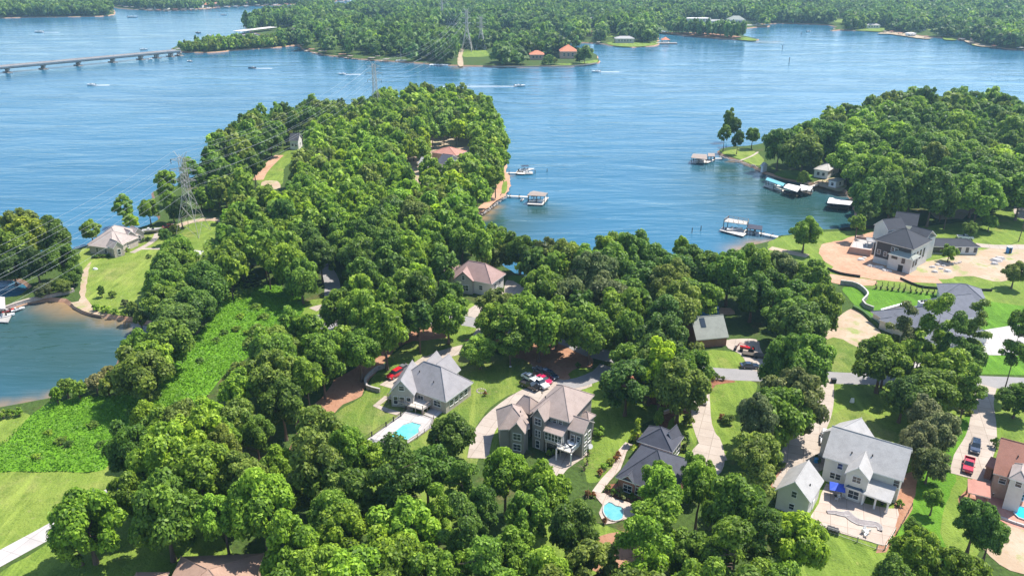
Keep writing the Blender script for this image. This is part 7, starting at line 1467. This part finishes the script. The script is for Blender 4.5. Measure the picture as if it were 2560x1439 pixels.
# ---- build them: the 300 that show largest one by one, the rest as a mass
named = [t for t in TREES if t['named']]; rest = sorted([t for t in TREES if not t['named'] and t['kind'] not in ('shrub', 'cone')], key=lambda t: -t['size'])
small = [t for t in TREES if not t['named'] and t['kind'] in ('shrub', 'cone')]
NIND = 300 - len([t for t in named if t['kind'] not in ('shrub', 'cone')])
vis = [t for t in rest if -60 < proj(t['p'])[0] < 2620 and proj(t['p'])[1] < 1640]
single = vis[:NIND]; ids = {id(t) for t in single}; mass = [t for t in rest if id(t) not in ids]
g = random.Random(3)
def jcol(c, a=.18):
    k = g.uniform(1 - a, 1 + a); q = PAL[c]; return (q[0] * k * g.uniform(.86, 1.04), q[1] * k, q[2] * k * g.uniform(.85, 1.2), 1)
for t in named + small + single:
    k = t['kind']; cm, tm = g.choice(CROWNS[k])
    nm = {'pine': 'pine_tree', 'cone': 'cone_evergreen', 'shrub': 'shrub'}.get(k, 'tree')
    lab = t['label']
    if not lab:
        w = t['group'].replace('trees of ', '')
        if 'where' in t:
            X_, Y_ = proj(t['p'])[:2]; n_, lx, ly = min(LM, key=lambda q: (q[1] - X_) ** 2 + 1.6 * (q[2] - Y_) ** 2); dx, dy = X_ - lx, Y_ - ly
            lab = WORD[t['col']] + ' ' + KWORD[k].replace('round-crowned ', 'round ') + ' ' + (('left of' if dx < 0 else 'right of') if abs(dx) > abs(dy) else ('behind' if dy < 0 else 'in front of')) + ' the ' + n_
        else: lab = (WORD[t['col']] + ' ' + KWORD[k] + (' in ' if t['group'].startswith('trees of') else ', one of the ') + w)
        lab = ' '.join(lab.split()[:16])
    base = Vector((t['p'].x, t['p'].y, LZ))
    o = thing(nm, lab, 'shrub' if k in ('shrub', 'cone') else 'tree', base, g.uniform(0, 6.28), t['group'] if not t['named'] else None)
    cr = link('foliage' if k in ('shrub', 'cone') else 'crown', cm, o, (0, 0, t['zc'])); cr.color = jcol(t['col'])
    r = t['r']; cr.scale = (r * g.uniform(.93, 1.07), r * g.uniform(.93, 1.07), min(r * 1.45, t['zc'] / {'tall': 1.3, 'pine': 1.9, 'cone': 1.6, 'round': 1.0, 'fluffy': .95, 'shrub': .8}[k]) * g.uniform(.92, 1.05))
    tr = link('stem' if k in ('shrub', 'cone') else 'trunk', tm, o); s = t['zc']; w = max(.5, min(1.3, r / 5)) * 13
    tr.scale = (w * .8, w * .8, s)
def merge(lst, name, label):
    VV, LL, TT, CC, CT = [], [], [], [], []
    for (x, y, z, sx, sz, a, arr, col) in lst:
        V, lv, T = arr; ca, sa = math.cos(a), math.sin(a)
        M3 = np.array([[ca * sx, -sa * sx, 0], [sa * sx, ca * sx, 0], [0, 0, sz]]); o = np.array([x, y, z])
        VV.append(V @ M3.T + o); LL.append(lv); TT.append(T @ M3.T + o); CC.append(np.tile(col, (len(V) * 4, 1))); CT.append(np.tile(col, (len(T) * 3, 1)))
    me = arrays_mesh(name, np.concatenate(VV), np.concatenate(LL), np.concatenate(TT), M_LEAFS, np.concatenate([np.concatenate(CC), np.concatenate(CT)]))
    return link(name, me, kind='stuff', label=label)
lst = []
for t in mass:
    r = t['r']; arr = g.choice(MIDS[t['kind']])
    lst.append((t['p'].x, t['p'].y, t['p'].z, r, min(r * 1.45, t['zc'] / (1.3 if t['kind'] == 'tall' else 1.0)), g.uniform(0, 6.28), arr, jcol(t['col'])))
if lst: merge(lst, 'woodland', 'farther trees of the near woods, crown against crown')
lst = []
for (x, y, z, r, hh, c, py) in FARP:
    lst.append((x, y, z, r, hh * .55, g.uniform(0, 6.28), g.choice(FARS), jcol(c, .3)))
merge(lst, 'distant_woodland', 'continuous wood on the far shores of the lake')
print('MASSQ', sum(len(x[6][0]) for x in lst)); print('TREES', len(TREES), 'single', len(single) + len(named) + len(small), 'mass', len(mass), 'far', len(FARP))
# trunks of the mass that show
mb = MB()
for t in mass: mb.tube((t['p'].x, t['p'].y, LZ - .1), (t['p'].x, t['p'].y, t['p'].z), .28, .15, 5, cap=False)
mb.build('woodland_trunks', M_BARK, kind='stuff', label='trunks of the farther near woods')

# ---- kudzu and rough growth: low leafy cover
def cover(name, px, m_col, dens, leaf, h, label, seed):
    gg = np.random.default_rng(seed); P = smooth([at(x, y) for x, y in px], 3, 1.0, True, seed); P = [(p.x, p.y) for p in P]
    x0, x1 = min(p[0] for p in P), max(p[0] for p in P); y0, y1 = min(p[1] for p in P), max(p[1] for p in P)
    V = []; cc = []
    n = int((x1 - x0) * (y1 - y0) * dens)
    X = gg.uniform(x0, x1, n); Yy = gg.uniform(y0, y1, n)
    k_ = inmany(X, Yy, P)
    for x, y in zip(X[k_], Yy[k_]):
        e = mnoise.noise(Vector((x * .16, y * .16, 3))); e2 = mnoise.noise(Vector((x * .5, y * .5, 9)))
        V.append((x, y, LZ + h * max(.15, (.55 + .7 * e + .35 * e2)) + gg.uniform(-.1, .1))); cc.append(e2)
    V = np.array(V); m = len(V); d = gg.normal(size=(m, 3)) * .5 + np.array([0, 0, 1]); d /= np.linalg.norm(d, axis=1)[:, None]
    r = gg.normal(size=(m, 3)); u = np.cross(d, r); u /= np.linalg.norm(u, axis=1)[:, None]; w = np.cross(d, u); s = (leaf * gg.uniform(.6, 1.3, m))[:, None]
    Q = np.stack([V - u * s, V - w * s * .7, V + u * s, V + w * s * .7], 1)
    lv = np.clip(.5 + gg.normal(size=m) * .13 + np.array(cc) * .35, 0, 1); c = np.array(((.135, .30, .016) if m_col == 'lime' else PAL[m_col]) + (1,)); tint = np.tile(c, (m * 4, 1))
    link(name, arrays_mesh(name, Q, lv, None, M_LEAFS, tint), kind='stuff', label=label)
cover('kudzu', [(-120, 1200), (0, 1180), (130, 1178), (262, 1172), (300, 1100), (420, 1060), (460, 1000), (440, 960), (350, 985), (200, 995), (120, 1012), (75, 1040), (40, 1080), (0, 1115), (-120, 1130)], 'lime', 10, .25, .9, 'bright green kudzu blanket above the mown field', 31)
cover('kudzu', [(390, 985), (440, 900), (480, 850), (530, 800), (560, 755), (620, 725), (690, 715), (760, 745), (750, 795), (710, 830), (640, 880), (560, 940), (500, 1010), (430, 1060), (380, 1070)], 'lime', 8, .27, .9, 'strip of bright green kudzu running up to the road', 32)
cover('undergrowth', [(520, 600), (600, 640), (640, 720), (560, 760), (500, 700)], 'mid', 1.5, .6, 1.5, 'leafy undergrowth below the lakeside lawn', 33)
# ================================================================ air
hz = bpy.data.materials.new('haze_air'); hz.use_nodes = True; n = hz.node_tree.nodes; n.remove(n['Principled BSDF'])
pv = n.new('ShaderNodeVolumePrincipled'); pv.inputs['Color'].default_value = (0.48, 0.78, 1.0, 1); pv.inputs['Density'].default_value = 0.00011; pv.inputs['Anisotropy'].default_value = 0.25
hz.node_tree.links.new(pv.outputs[0], n['Material Output'].inputs['Volume'])
MB().box(-9000, 9000, -600, 13000, -6, 112).build('haze', hz, kind='stuff', label='thin blue summer haze over the lake')

# ================================================================ labels: tell look-alikes apart by their order in the view
ORD = ['', 'second', 'third', 'fourth', 'fifth', 'sixth', 'seventh', 'eighth', 'ninth', 'tenth', 'eleventh', 'twelfth', 'thirteenth', 'fourteenth', 'fifteenth', 'sixteenth', 'seventeenth', 'eighteenth', 'nineteenth', 'twentieth']
by = {}
for o in S.objects:
    if o.parent is None and o.get('category') and o.get('label'): by.setdefault(o['label'], []).append(o)
for lab, os_ in by.items():
    n = len(os_)
    if n < 2 or n > 40: continue
    os_.sort(key=lambda o: proj(o.location)[0])
    for i, o in enumerate(os_):
        if n == 2: e = ', the left one' if i == 0 else ', the right one'
        elif i < (n + 1) // 2: e = ', leftmost' if i == 0 else ', ' + ORD[i] + ' from left'
        else: e = ', rightmost' if i == n - 1 else ', ' + ORD[n - 1 - i] + ' from right'
        if len((lab + e).split()) <= 16: o['label'] = lab + e
        else: o['label'] = ' '.join(lab.split()[:16 - len(e.split())]) + e
